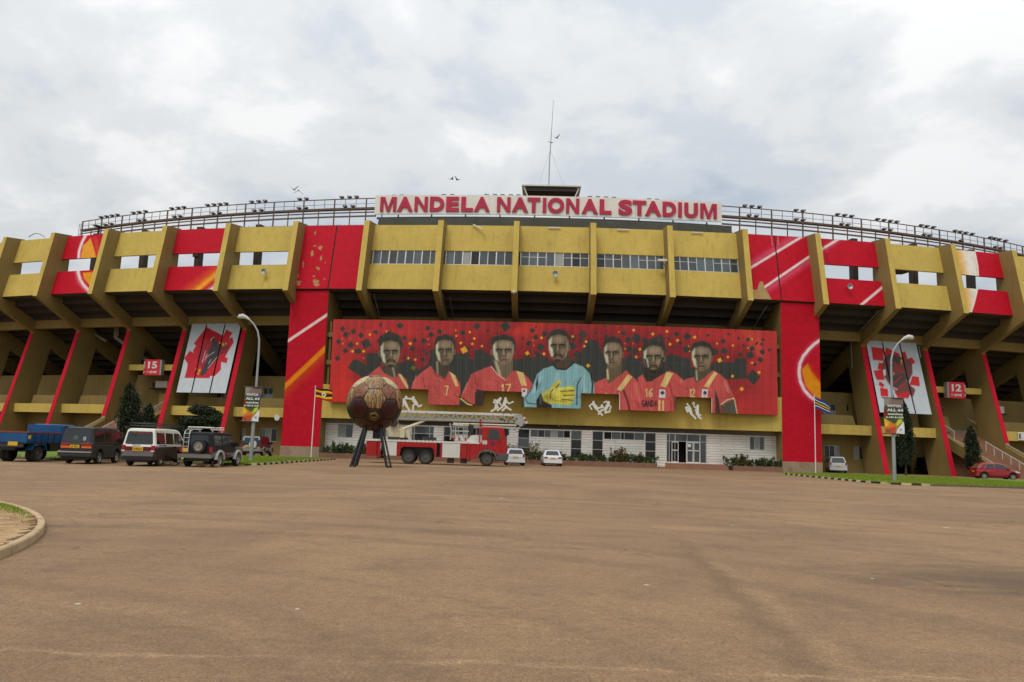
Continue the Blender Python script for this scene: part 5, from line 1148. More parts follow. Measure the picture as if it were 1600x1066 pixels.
t = thing('lamp_fitting', 'small white round lamp at the foot of the middle rib', 'lamp', SW(7.0, .12, 16.3), 0); obj('globe', MB().lathe([(.02, -.16), (.12, -.12), (.16, 0), (.12, .12), (.02, .16)], 10), MAT['lampglass'], t)
for ii in (7.62, 10.0):
    t = thing('lamp_fitting', 'small round lamp under the yellow band, ' + ('near the middle of the entrance wall' if ii < 8 else 'right of the glass doors'), 'lamp', SW(ii, -2.2, 3.75), 0); obj('globe', MB().lathe([(.02, -.12), (.1, -.09), (.12, 0), (.05, .12)], 10), MAT['darksteel'], t)
t = thing('satellite_dish', 'small pale satellite dish on the left edge of the left crimson pillar', 'dish', SW(3.93, -1.7, 3.75), -.3)
obj('bowl', MB().lathe([(.31, 0), (.25, .09), (.15, .13), (.02, .15), (.02, .13), (.15, .11), (.3, -.01)], 18, 'y', (0, -.35, 0)), MAT['lampglass'], t); obj('arm', MB().tube([(0, -.15, 0), (.15, .1, -.25)], .035, 6), MAT['pole'], t)
for (x, y, z, i) in ((0, 0, 0, 5.72), (0, 0, 0, 6.50), (0, 0, 0, 7.45)): pass
t = thing('loose_tube', 'fallen fluorescent tube hanging off the top edge of the second press bay', 'tube'); obj('tube_body', MB().bar(SW(6.40, -3.0, 23.8), SW(6.55, -2.6, 23.2), .1), MAT['white'], t)
for k, (ia, ib, lb) in enumerate(((7.42, 7.58, 'third'), (8.34, 8.5, 'fourth'), (9.34, 9.5, 'fifth'))):
    t = thing('tube_lamp', 'fluorescent tube along the top edge of the %s press bay' % lb, 'tube lamp'); obj('tube_body', MB().bar(SW(ia, -3.0, 23.62), SW(ib, -3.0, 23.62), .09), MAT['white'], t)
for lab, ii in (('white air conditioning box on the upper wall in the second bay from the left', 1.42), ('white air conditioning box on the upper wall at the far right', 14.55)):
    t = thing('air_conditioner', lab, 'air conditioner', SW(ii, -8.5, 7.0), ring_angle(ii))
    obj('casing', MB().box((0, 0, .4), (1.6, .5, .75)), MAT['white'], t); obj('shelf', MB().box((-.2, .1, -.1), (2.6, .9, .14)), MAT['darksteel'], t); obj('grille', MB().box((-1.0, -.05, .35), (.5, .3, .6)), MAT['darksteel'], t)
# ------------------------------------------------------------------ vehicles
def wheel(parent, x, y, R, w, rim='rim', spokes=6, hub=.55, side=None, name='wheel'):
    side = side or (1 if y > 0 else -1)
    t = MB().lathe([(R * .60, 0), (R * .64, -w * .46), (R * .70, -w / 2), (R * .93, -w / 2), (R, -w * .32), (R, w * .32), (R * .93, w / 2), (R * .70, w / 2), (R * .64, w * .46), (R * .60, 0)], 22, 'y', cap=False)
    T = obj(name, t, MAT['rubber'], parent, smooth=False); T.location = (x, y, R)
    r = MB(); s = side
    prof = [(R * .62, s * w * .30), (R * .655, s * w * .47), (R * .57, s * w * .47), (R * .50, s * w * .25), (R * .26, s * w * .22), (R * .2, s * w * .42), (R * .02, s * w * .42)]
    r.lathe(prof, 20, 'y')
    o = obj('rim', r, MAT[rim], T)
    k = MB()
    for q in range(spokes):
        a = 2 * pi * q / spokes; c = (R * .38 * cos(a), s * w * .245, R * .38 * sin(a)); k.lathe([(R * .075, -.012), (R * .075, .012)], 7, 'y', c)
    obj('rim_hole', k, MAT['openroom'], T)
    return T
def inset(poly, d):
    n = len(poly); A = sum(poly[k][0] * poly[(k + 1) % n][1] - poly[(k + 1) % n][0] * poly[k][1] for k in range(n)); sg = 1 if A > 0 else -1; out_ = []
    for k in range(n):
        p0, p1, p2 = poly[k - 1], poly[k], poly[(k + 1) % n]
        def nrm(a, b): dx, dy = b[0] - a[0], b[1] - a[1]; l_ = hypot(dx, dy) + 1e-9; return (-dy / l_ * sg, dx / l_ * sg)
        a, b = nrm(p0, p1), nrm(p1, p2); mx_, my = a[0] + b[0], a[1] + b[1]; l2 = mx_ * mx_ + my * my
        if l2 < .3: mx_, my, l2 = a[0], a[1], 1.0; out_.append((p1[0] + mx_ * d, p1[1] + my * d)); continue
        q = 2 * d / l2; q = min(q, 2.2 * d); out_.append((p1[0] + mx_ * q, p1[1] + my * q))
    return out_
def arch(cx, R, z0, n=7):    # wheel arch points from right to left going over the wheel (for the lower edge, walked from +x to -x)
    zc = R * .92; a0 = math.asin(max(-1, min(1, (z0 - zc) / R)))
    return [(cx + R * cos(t), zc + R * sin(t)) for t in np.linspace(a0, pi - a0, n)]
def body_mesh(prof, hw, ch=.06, m=None):
    m = m or MB(); n = len(prof); ins = inset(prof, ch)
    rings = []
    for s_ in (-1, 1):
        A = [(x, s_ * (hw(x, z) - ch), z) for x, z in prof]; B = [(x, s_ * hw(x, z), z) for x, z in ins]; rings += [A, B]
    A0, B0, A1, B1 = rings; b = len(m.v); m.v += A0 + B0 + A1 + B1
    for k in range(n):
        j = (k + 1) % n
        m.f += [(b + k, b + j, b + 2 * n + j, b + 2 * n + k), (b + k, b + n + k, b + n + j, b + j), (b + 2 * n + k, b + 2 * n + j, b + 3 * n + j, b + 3 * n + k)]; m.m += [0] * 3
    m.f += [tuple(b + n + k for k in range(n)), tuple(b + 3 * n + k for k in range(n))]; m.m += [0, 0]
    return m
def side_panel(poly, hw, s, off=.012, th=.03):
    A = [(x, s * (hw(x, z) + off), z) for x, z in poly]; B = [(x, s * (hw(x, z) - th), z) for x, z in poly]; return MB().prism(A, B)
def end_panel(poly, xf, d, off=.012, th=.04, m=None):   # poly in (y, z); xf(z) = x of the skin; d = direction of the outside
    A = [(xf(z) + d * off, y, z) for y, z in poly]; B = [(xf(z) - d * th, y, z) for y, z in poly]; return (m or MB()).prism(A, B)
def rr4(y0, y1, z0, z1, c=.05, t=0.0):  # rectangle with cut corners; t narrows the top
    return [(y0 + c, z0), (y1 - c, z0), (y1, z0 + c), (y1 - t, z1 - c), (y1 - c - t, z1), (y0 + c + t, z1), (y0 + t, z1 - c), (y0, z0 + c)]
def lerpf(pts):
    def f(z):
        if z <= pts[0][0]: return pts[0][1]
        for (a, b), (c, d) in zip(pts, pts[1:]):
            if z <= c: return b + (d - b) * (z - a) / (c - a)
        return pts[-1][1]
    return f
def paint_mat(name, rgb, **k): return mat(name, rgb, k.pop('rough', .32 if max(rgb) > 70 else .45), .05, 1.2, 0, .03, coat=k.pop('coat', .2 if max(rgb) > 70 else 0), dirt=k.pop('dirt', .22 if max(rgb) > 70 else .06), spec=.5 if max(rgb) > 70 else .3)
def plate(T, x, y, z, d, w=.5, h=.16, txt=''):
    o = obj('number_plate', MB().box((0, 0, 0), (.02, w, h)), MAT['plate'], T); o.location = (x, y, z)
    if txt:
        t = link('plate_text', scribble(7, h * .6, .006, w * .8, len(txt) + int(x * 100)), MAT['black'], o); t.rotation_euler = (0, 0, -pi / 2 if d < 0 else pi / 2); t.location = (d * .012, 0, -h * .3)
    return o
def underbody(T, x0, x1, hw, z0=.22, z1=.5): obj('underbody', MB().box(((x0 + x1) / 2, 0, (z0 + z1) / 2), (x1 - x0, hw * 2, z1 - z0)), MAT['black'], T)
def mirror_part(T, x, y, z, m='black'):
    for s_ in (-1, 1): obj('wing_mirror', MB().box((x, s_ * y, z), (.1, .2, .24)), MAT[m], T)

def minibus(T, body, low, zsplit, L=4.7, H=1.95, W=1.69, rims='rimgrey', rearc='dark'):
    """one-box van; x = 0 at the rear bumper"""
    hwf = lerpf([(.3, W / 2 - .02), (.8, W / 2), (1.0, W / 2), (H - .1, W / 2 - .16), (H, W / 2 - .2)]); hw = lambda x, z: hwf(z)
    zb = .30; rw, fw, R = .95, L - 1.15, .33
    lowp = [(L - .05, .45), (L, .8), (L - .05, zsplit), (.02, zsplit), (0.0, .5), (.05, zb), (rw - .42, zb)] + arch(rw, R + .09, zb)[::-1] + [(fw - .42, zb)] + arch(fw, R + .09, zb)[::-1] + [(L - .15, zb)]
    obj('lower_body', body_mesh(lowp, hw, .04), low, T)
    up = [(.02, zsplit), (L - .05, zsplit), (L - .12, 1.05), (L - .95, H - .1), (L - 1.3, H - .02), (L * .5, H + .01), (.4, H - .01), (.16, H - .07), (.05, 1.1)]
    obj('upper_body', body_mesh(up, hw, .05), body, T)
    xr = lerpf([(zsplit, .02), (1.1, .05), (H - .07, .16)])
    obj('rear_window', end_panel(rr4(-.70, .70, 1.12, 1.78, .06, .08), xr, -1), MAT['carglass'], T)
    for s_ in (-1, 1):
        for (a, b) in ((.28, 1.42), (1.52, 2.62), (2.72, 3.55)):
            obj('side_window', side_panel([(a, 1.15), (b, 1.15), (b, 1.72), (a + .1, 1.74)], hw, s_), MAT['carglass'], T)
        obj('side_window', side_panel([(3.64, 1.15), (4.12, 1.15), (3.78, 1.66), (3.64, 1.68)], hw, s_), MAT['carglass'], T)
        obj('door_seam', side_panel([(1.46, .35), (1.475, .35), (1.475, 1.78), (1.46, 1.78)], hw, s_, .006), MAT['black'], T)
        obj('door_handle', side_panel([(2.75, .98), (2.95, .98), (2.95, 1.02), (2.75, 1.02)], hw, s_, .03), MAT['black'], T)
        for x in (rw, fw): wheel(T, x, s_ * (W / 2 - .12), R, .2, rims)
    xf = lerpf([(zsplit, L - .05), (1.05, L - .12), (H - .1, L - .95)])
    obj('windscreen', end_panel(rr4(-.68, .68, 1.12, 1.72, .05, .06), xf, 1), MAT['carglass'], T)
    underbody(T, .2, L - .2, W / 2 - .25); mirror_part(T, L - .75, W / 2 + .08, 1.25)
    return hw, xr
# white and brown minibus with roof rack
def place_by(px, base_y, Y):   # ground point under an image pixel at depth Y
    d = _F + _R * (px - 800) / F_PX - _U * (base_y - 533) / F_PX; t = Y / d[1]; return (d[0] * t, Y, 0)
T = thing('minibus', 'white and brown minibus with a black roof rack, seen from behind', 'minibus', (-19.05, 41.6, 0), pi / 2 + radians(2.5))
wb, brn = paint_mat('cream_white_car_paint', (224, 224, 212)), paint_mat('dark_brown_car_paint', (62, 46, 40))
hw, xr = minibus(T, wb, brn, .98, rims='rim')
H = 1.95
obj('tail_panel', end_panel(rr4(-.62, .62, .80, 1.0, .02), lerpf([(0, 0)]), -1, .03), mat('maroon_reflector_panel', (92, 14, 26), .3), T)
obj('grey_tailgate', end_panel(rr4(-.78, .78, .52, .80, .03), lerpf([(0, 0)]), -1, .022), paint_mat('grey_van_paint', (104, 98, 98)), T)
for s_ in (-1, 1):
    obj('tail_lamp', MB().box((.02, s_ * .74, .9), (.09, .18, .34)), MAT['tail'], T); obj('tail_lamp', MB().box((.0, s_ * .74, .78), (.09, .17, .08)), MAT['lampglass'], T)
plate(T, -.05, 0, .88, -1, .52, .22, 'x' * 7)
obj('bumper', MB().box((-.06, 0, .42), (.2, 1.66, .2)), MAT['rubber'], T); obj('bumper_top', MB().box((-.03, 0, .55), (.16, 1.6, .06)), paint_mat('grey_bumper', (110, 102, 100)), T)
t = link('window_lettering', scribble(13, .085, .006, .85, 3), mat('orange_red_lettering', (190, 60, 36), .5), T); t.rotation_euler = (0, radians(-9), -pi / 2); t.rotation_euler = (0, 0, -pi / 2); t.location = (.085, -.12, 1.66)
t = link('tailgate_lettering', scribble(8, .07, .006, .42, 4), mat('blue_lettering', (60, 80, 150), .5), T); t.rotation_euler = (0, 0, -pi / 2); t.location = (.0, .1, 1.04)
t = link('side_lettering', scribble(20, .07, .006, 1.1, 5), mat('navy_lettering', (44, 56, 120), .5), T); t.location = (.95, -.853, 1.045)
obj('green_trim', side_panel([(.3, 1.78), (1.45, 1.78), (1.45, 1.81), (.3, 1.80)], hw, -1), mat('green_trim', (110, 160, 50), .5), T)
obj('rear_wiper', MB().bar((.07, .05, 1.13), (.1, -.25, 1.22), .02), MAT['black'], T); obj('sticker', end_panel([(.28 + .1 * cos(q), 1.6 + .07 * sin(q)) for q in np.linspace(0, 6.28, 9)[:-1]], xr, -1, .02), MAT['black'], T)
rk = MB()
for x in np.linspace(.35, 3.6, 7): rk.tube([(x, -.70, H + .0), (x, -.66, H + .14), (x, .66, H + .14), (x, .70, H + .0)], .018, 5)
for y in (-.66, .66): rk.tube([(.35, y, H + .14), (3.6, y, H + .14)], .02, 5); rk.tube([(.35, y, H + .26), (3.6, y, H + .26)], .02, 5)
for x in (.35, 3.6): rk.tube([(x, -.66, H + .26), (x, .66, H + .26)], .02, 5)
for x in np.linspace(.35, 3.6, 7):
    for y in (-.66, .66): rk.tube([(x, y, H + .14), (x, y, H + .26)], .015, 5)
obj('roof_rack', rk, MAT['black'], T)
# dark grey minivan
T = thing('minivan', 'dark grey minivan with a large rear window, between blue truck and white minibus', 'minivan', (-22.5, 42.1, 0), pi / 2 + radians(4))
dk = paint_mat('charcoal_car_paint', (50, 49, 50)); hw, xr = minibus(T, dk, dk, 1.02, 4.3, 1.93, 1.69, 'rim')
for s_ in (-1, 1):
    obj('tail_lamp', MB().box((.0, s_ * .52, .98), (.07, .5, .12)), MAT['tail'], T); obj('tail_lamp', MB().box((.0, s_ * .52, .87), (.07, .5, .10)), MAT['amber'], T)
plate(T, -.04, .06, .9, -1, .46, .16, 'x' * 7)
obj('bumper', MB().box((-.06, 0, .50), (.2, 1.68, .22)), dk, T); obj('bumper_strip', MB().box((-.08, 0, .62), (.2, 1.66, .05)), MAT['chrome'], T)
obj('seat_back', end_panel([(.1 + .14 * cos(q), 1.36 + .13 * sin(q)) for q in np.linspace(0, 6.28, 11)[:-1]], xr, -1, .018), mat('sun_shade_green', (60, 84, 66), .5), T)
obj('window_sticker', end_panel(rr4(-.42, -.28, 1.22, 1.42, .02), xr, -1, .018), MAT['curtain'], T); obj('rear_wiper', MB().bar((.07, -.3, 1.1), (.1, .1, 1.16), .02), MAT['black'], T)
t = link('tailgate_lettering', scribble(5, .05, .006, .28, 6), MAT['chrome'], T); t.rotation_euler = (0, 0, -pi / 2); t.location = (-.0, -.5, 1.08)

# black off-road car with spare wheel, ladder and white roof rack
def offroader(T, body, low, rims, ladder=True, L=4.2, H=1.86, W=1.74, simple=False):
    hwf = lerpf([(.4, W / 2 - .04), (.9, W / 2), (1.08, W / 2 - .02), (H, W / 2 - .14)]); hw = lambda x, z: hwf(z)
    rw, fw, R = .95, L - .85, .38; zb = .5
    lp = [(L - .02, .6), (L, .95), (L - .12, 1.08), (L - 1.15, 1.12), (L - 1.2, .80), (.02, .80), (0, .55), (.06, zb), (rw - .46, zb)] + arch(rw, R + .10, zb)[::-1] + [(fw - .48, zb)] + arch(fw, R + .10, zb)[::-1] + [(L - .1, zb)]
    obj('lower_body', body_mesh(lp, hw, .04), low, T)
    up = [(.02, .80), (L - 1.22, .80), (L - 1.2, 1.12), (L - 1.68, H - .08), (L - 1.85, H), (.16, H), (.07, H - .08), (.02, 1.1)]
    obj('cabin', body_mesh(up, hw, .045), body, T)
    obj('bonnet', body_mesh([(L - 1.25, 1.0), (L - .1, .98), (L - .12, 1.09), (L - 1.22, 1.15)], lambda x, z: W / 2 - .14, .03), body, T)
    xr = lerpf([(.8, .02), (1.1, .02), (H - .08, .07)])
    obj('rear_window', end_panel(rr4(-.62, .62, 1.16, 1.68, .05, .05), xr, -1), MAT['carglass'], T)
    for s_ in (-1, 1):
        for a, b, c in ((.25, 1.25, 0), (1.35, 2.05, 0)): obj('side_window', side_panel([(a, 1.16), (b, 1.16), (b, 1.68), (a + .05, 1.68)], hw, s_), MAT['carglass'], T)
        obj('side_window', side_panel([(2.13, 1.16), (L - 1.35, 1.16), (L - 1.68, 1.66), (2.13, 1.68)], hw, s_), MAT['carglass'], T)
        for x in (1.3, 2.09): obj('door_seam', side_panel([(x, .62), (x + .014, .62), (x + .014, 1.74), (x, 1.74)], hw, s_, .006), MAT['black'], T)
        for x in (rw, fw):
            wheel(T, x, s_ * (W / 2 - .06), R, .25, rims)
            q = R + .10; fl_ = [(x + q * cos(t), R * .92 + q * sin(t)) for t in np.linspace(.1, pi - .1, 9)]; fo_ = [(x + (q + .09) * cos(t), R * .92 + (q + .09) * sin(t)) for t in np.linspace(pi - .1, .1, 9)]
            A = [(a, s_ * (W / 2 - .05), b) for a, b in fl_ + fo_]; B = [(a, s_ * (W / 2 + .1), b) for a, b in fl_ + fo_]; obj('wheel_flare', MB().prism(A, B), MAT['lampglass'] if not simple else low, T)
    xf = lerpf([(1.12, L - 1.2), (H - .08, L - 1.68)]); obj('windscreen', end_panel(rr4(-.66, .66, 1.2, 1.7, .05, .04), xf, 1), MAT['carglass'], T)
    obj('bumper', MB().box((-.12, 0, .58), (.22, W + .06, .2)), mat('dull_bumper_metal', (120, 114, 106), .5, metal=.3, dirt=.3) if not simple else low, T)
    underbody(T, .2, L - .2, W / 2 - .2, .3, .6); mirror_part(T, L - 1.35, W / 2 + .1, 1.22)
    return hw, xr
T = thing('off_road_car', 'black off-road car with a spare wheel, ladder and white roof rack', 'off-road car', (-16.55, 42.9, 0), pi / 2 - radians(2))
bk = paint_mat('black_navy_car_paint', (22, 24, 30)); hw, xr = offroader(T, bk, paint_mat('grey_beige_lower_paint', (84, 78, 70)), 'rim', L=4.45)
obj('lower_rear_panel', MB().box((.0, 0, .95), (.06, 1.62, .44)), bk, T)
sw = wheel(T, -.16, -.18, .36, .24, 'rim', side=1, name='spare_wheel'); sw.rotation_euler = (0, 0, pi / 2); sw.location = (-.16, -.18, 1.1)
ld = MB()
for y in (.42, .70): ld.tube([(.0, y, .72), (-.10, y, .8), (-.06, y, 1.7), (.06, y, 1.9), (.3, y, 1.95)], .022, 6)
for z in np.linspace(.85, 1.75, 5): ld.tube([(-.09, .42, z), (-.09, .70, z)], .018, 5)
obj('rear_ladder', ld, MAT['frame'], T)
for s_ in (-1, 1): obj('tail_lamp', MB().box((-.04, s_ * .80, .92), (.1, .14, .3)), MAT['tail'], T)
plate(T, -.07, .56, .88, -1, .3, .22)
rk = MB()
for y in (-.62, .62): rk.tube([(.2, y, 1.98), (1.9, y, 2.0)], .035, 6)
for x, hh in ((.2, .12), (.55, .12), (.9, .1), (1.5, .12), (1.9, .12)): rk.tube([(x, -.62, 1.98), (x, -.62, 1.98 + hh), (x, .62, 1.98 + hh), (x, .62, 1.98)], .03, 6)
for x in (.4, 1.7):
    for y in (-.62, .62): rk.tube([(x, y, 1.84), (x, y, 2.0)], .03, 5)
for y in (-.62, .62): rk.tube([(.2, y, 2.1), (.9, y, 2.09)], .028, 6); rk.tube([(1.5, y, 2.12), (1.9, y, 2.12)], .028, 6)
obj('roof_rack', rk, MAT['white'], T)
T = thing('parked_suv', 'silver and brown SUV with a white spare wheel cover, behind the left street lamp', 'SUV', (-23.35, 73.2, 0), pi / 2 + radians(2))
hw, xr = offroader(T, paint_mat('dark_brown_metallic', (62, 52, 46)), paint_mat('silver_beige', (134, 128, 118)), 'rim', simple=True, L=4.6, H=1.85, W=1.8)
obj('rear_door', end_panel(rr4(-.84, .84, .75, 1.82, .08, .1), xr, -1, .006), paint_mat('silver_paint_suv', (168, 168, 166)), T); obj('rear_glass', end_panel(rr4(-.66, .66, 1.2, 1.7, .06, .06), xr, -1, .03), mat('blue_tinted_glass', (48, 56, 78), .08), T)
obj('spare_wheel_cover', MB().lathe([(.02, -.1), (.34, -.08), (.36, .08), (.3, .12)], 18, 'x', (-.14, -.2, 1.08)), MAT['lampglass'], T)
for s_ in (-1, 1): obj('tail_lamp', MB().box((-.03, s_ * .8, .98), (.1, .16, .22)), MAT['tail'], T)
plate(T, -.06, .35, .95, -1, .36, .14)
T = thing('parked_jeep', 'dark off-road car standing in the shaded opening behind the right poster', 'off-road car', (44.2, 86.6, 0), radians(6))
hw, xr = offroader(T, bk, bk, 'rimgrey', simple=True)

# passenger cars seen from behind
def small_car(T, paint, prof_low, cab, L, W, H, rear_glass, rear_xf, lights, R=.29, rims='rim', rw=.75, fw=None, side_w=(), plate_y=0, plate_z=.7):
    hwf = lerpf([(.25, W / 2 - .05), (.6, W / 2), (.9, W / 2 - .03), (H, W / 2 - .24)]); hw = lambda x, z: hwf(z); fw = fw or L - .8
    zb = .24
    obj('body', body_mesh(prof_low + [(.04, zb + .12), (.15, zb), (rw - .36, zb)] + arch(rw, R + .06, zb)[::-1] + [(fw - .36, zb)] + arch(fw, R + .06, zb)[::-1] + [(L - .1, zb)], hw, .06), paint, T)
    obj('cabin', body_mesh(cab, hw, .07), paint, T)
    obj('rear_window', end_panel(rear_glass, rear_xf, -1, .02, .05), MAT['carglass'], T)
    for poly in side_w:
        for s_ in (-1, 1): obj('side_window', side_panel(poly, hw, s_, .012, .05), MAT['carglass'], T)
    for s_ in (-1, 1):
        for x in (rw, fw): wheel(T, x, s_ * (W / 2 - .1), R, .18, rims)
        for (y, z, dy, dz, m_) in lights: obj('tail_lamp', MB().box((.03, s_ * y, z), (.08, dy, dz)), MAT[m_], T)
    plate(T, -.02, plate_y, plate_z, -1, .46, .13); underbody(T, .2, L - .2, W / 2 - .2, .17, .4)
    obj('bumper', body_mesh([(-.05, .28), (.2, .28), (.2, .50), (-.03, .50)], lambda x, z: W / 2 - .02, .03), paint, T)
    return hw
L_ = 4.4
low_sedan = [(L_, .35), (L_ - .02, .62), (L_ - .9, .84), (L_ - 1.1, .88), (1.0, .92), (.08, .90), (0, .75), (0, .4)]
T = thing('sedan', 'white sedan parked facing the planter, seen from behind', 'sedan', (3.95, 71.6, 0), pi / 2 + .02)
hw = small_car(T, paint_mat('white_sedan_paint', (206, 208, 210)), low_sedan, [(.75, .86), (L_ - 1.0, .86), (L_ - 1.75, 1.38), (L_ - 2.1, 1.42), (1.45, 1.41), (1.25, 1.36)], L_, 1.70, 1.42, rr4(-.60, .60, .96, 1.32, .04, .10), lerpf([(.86, .75), (1.36, 1.25)]),
          [(.62, .74, .3, .14, 'tail')], side_w=[[(1.25, .95), (2.2, .95), (2.2, 1.32), (1.5, 1.32)], [(2.28, .95), (3.15, .95), (2.65, 1.32), (2.28, 1.32)]])
L_ = 4.3
low_w = [(L_, .35), (L_ - .02, .66), (L_ - .9, .90), (L_ - 1.1, .94), (.05, .96), (0, .75), (0, .4)]
wag_c = lambda H: [(.05, .92), (L_ - 1.05, .92), (L_ - 1.75, H - .05), (L_ - 2.1, H), (.55, H), (.36, H - .05), (.1, .96)]
T = thing('estate_car', 'white estate car half hidden behind the red truck cab', 'estate car', (.62, 69.6, 0), pi / 2 + .05)
small_car(T, paint_mat('pearl_white_paint', (200, 204, 206)), low_w, wag_c(1.46), L_, 1.68, 1.46, rr4(-.62, .62, 1.0, 1.36, .04, .1), lerpf([(.96, .1), (1.41, .36)]), [(.70, .86, .16, .3, 'tail')], side_w=[[(.6, 1.0), (1.8, 1.0), (1.8, 1.36), (.7, 1.36)], [(1.9, 1.0), (3.0, 1.0), (2.5, 1.36), (1.9, 1.36)]], plate_z=.72)
t = link('rear_lettering', scribble(7, .1, .006, .6, 7), MAT['white'], T); t.rotation_euler = (0, 0, -pi / 2); t.location = (.16, 0, 1.3)
T = thing('people_carrier', 'silver people carrier parked beside the right crimson pillar', 'people carrier', (33.05, 80.9, 0), pi / 2 - .22)
small_car(T, paint_mat('silver_grey_paint', (178, 180, 184)), low_w, wag_c(1.62), L_, 1.72, 1.62, rr4(-.64, .64, 1.02, 1.50, .04, .12), lerpf([(.96, .1), (1.57, .36)]), [(.72, .9, .14, .26, 'tail'), (.72, .72, .14, .1, 'lampglass')], side_w=[[(.6, 1.0), (1.8, 1.0), (1.8, 1.5), (.7, 1.5)], [(1.9, 1.0), (3.0, 1.0), (2.4, 1.5), (1.9, 1.5)]])
# red hatchback seen from the side
T = thing('hatchback', 'small red hatchback parked sideways beside the cypress at the right', 'hatchback', (42.35, 73.6, 0), radians(-10))
L_ = 3.65; rp = paint_mat('cherry_red_paint', (150, 10, 34), coat=.6)
low_h = [(L_, .35), (L_ - .02, .60), (L_ - .3, .80), (L_ - .85, .92), (.1, .96), (.0, .72), (0, .4)]
hw = small_car(T, rp, low_h, [(.06, .90), (L_ - .75, .90), (L_ - 1.35, 1.38), (L_ - 1.8, 1.48), (.75, 1.48), (.42, 1.40), (.08, 1.0)], L_, 1.66, 1.48, rr4(-.6, .6, 1.02, 1.34, .04, .1), lerpf([(.96, .07), (1.42, .42)]), [(.70, .92, .12, .3, 'tail')],
          R=.29, rw=.62, fw=2.98, side_w=[[(.55, .98), (.85, 1.36), (.62, 1.34), (.38, .98)], [(.72, .98), (1.45, .98), (1.45, 1.38), (.98, 1.38)], [(1.53, .98), (2.75, .98), (2.25, 1.33), (1.95, 1.39), (1.53, 1.39)]])
for s_ in (-1, 1):
    obj('headlight', side_panel([(3.2, .68), (3.55, .62), (3.52, .74), (3.15, .84)], hw, s_, .01), MAT['lampglass'], T)
    for x in (1.49, 2.66): obj('door_seam', side_panel([(x, .34), (x + .012, .34), (x + .012, .94), (x, .94)], hw, s_, .006), MAT['black'], T)
    obj('door_handle', side_panel([(1.58, .85), (1.74, .85), (1.74, .88), (1.58, .88)], hw, s_, .025), rp, T)
    obj('wing_mirror', MB().box((2.6, s_ * .86, .98), (.12, .16, .13)), rp, T)
obj('windscreen', end_panel(rr4(-.6, .6, .98, 1.36, .04, .12), lerpf([(.9, L_ - .75), (1.38, L_ - 1.35)]), 1, .02, .05), MAT['carglass'], T)

# blue dropside truck
T = thing('dropside_truck', 'blue dropside truck with rusty red rail, at the left edge', 'truck', (-26.15, 42.2, 0), pi / 2 - radians(1))
blue = mat('faded_blue_truck_paint', (4, 74, 122), .5, .15, 1.5, .2, .08, dirt=.35); rrail = mat('rusty_red_rail', (128, 58, 46), .7, .2, 3)
obj('chassis', MB().box((2.6, 0, .72), (5.2, .85, .22)), MAT['black'], T)
bd = MB(); bd.box((1.55, 0, 1.0), (3.1, 1.96, .1)); obj('bed_floor', bd, MAT['darksteel'], T)
for s_ in (-1, 1):
    obj('side_board', MB().box((1.55, s_ * 1.0, 1.28), (3.1, .05, .52)), blue, T)
    obj('top_rail', MB().box((1.55, s_ * 1.005, 1.56), (3.14, .09, .08)), rrail, T)
    for z in (1.12, 1.3): obj('rib_strip', MB().box((1.55, s_ * 1.035, z), (3.05, .03, .035)), blue, T)
    for x in np.linspace(.1, 3.0, 6): obj('board_hinge', MB().box((x, s_ * 1.045, 1.27), (.05, .04, .5)), blue, T)
    obj('mudguard', MB().prism([(x_, s_ * .98, z_) for x_, z_ in [(.55, .62), (.75, .95), (1.75, .95), (1.95, .62), (1.9, .62), (1.7, .9), (.8, .9), (.6, .62)]], [(x_, s_ * .60, z_) for x_, z_ in [(.55, .62), (.75, .95), (1.75, .95), (1.95, .62), (1.9, .62), (1.7, .9), (.8, .9), (.6, .62)]]), blue, T)
    for x, k in ((1.25, 1), (4.35, 0)):
        wheel(T, x, s_ * .82, .41, .26, 'rimgrey'); 
        if k: wheel(T, x, s_ * .55, .41, .22, 'rimgrey')
    obj('reflector', MB().box((.12, s_ * 1.06, 1.3), (.2, .02, .2)), MAT['plate'], T)
obj('tailgate', MB().box((0, 0, 1.28), (.05, 2.0, .52)), blue, T); obj('top_rail', MB().box((0, 0, 1.56), (.09, 2.0, .08)), rrail, T)
obj('headboard', MB().box((3.12, 0, 1.55), (.06, 1.9, .9)), blue, T)
plate(T, -.12, -.35, .95, -1, .5, .2); obj('tail_bar', MB().box((-.08, 0, .85), (.08, 1.8, .16)), MAT['darksteel'], T)
obj('tool_box', MB().box((2.6, -.75, .75), (.8, .4, .4)), MAT['black'], T); obj('fuel_tank', MB().lathe([(.05, -.4), (.24, -.38), (.24, .38), (.05, .4)], 12, 'x', (2.5, .75, .72)), MAT['black'], T)
hwt = lambda x, z: .88 if z < 1.5 else .88 - (z - 1.5) * .12
cabp = [(3.3, .85), (3.9, .85)] + [(4.35 + .5 * cos(t), .42 + .5 * sin(t)) for t in np.linspace(pi * .72, pi * .28, 5)] + [(4.9, .6), (5.15, .6), (5.18, 1.2), (4.85, 1.98), (4.6, 2.05), (3.5, 2.05), (3.34, 1.96)]
obj('cab', body_mesh(cabp, hwt, .06), blue, T)
obj('rear_cab_window', end_panel(rr4(-.35, .35, 1.62, 1.88, .04), lerpf([(0, 3.33)]), -1, .02), MAT['carglass'], T)
for s_ in (-1, 1): obj('side_window', side_panel([(3.75, 1.4), (4.65, 1.4), (4.45, 1.95), (3.75, 1.95)], hwt, s_), MAT['carglass'], T)
obj('windscreen', end_panel(rr4(-.75, .75, 1.3, 2.0, .05), lerpf([(1.2, 5.18), (2.08, 4.85)]), 1), MAT['carglass'], T)

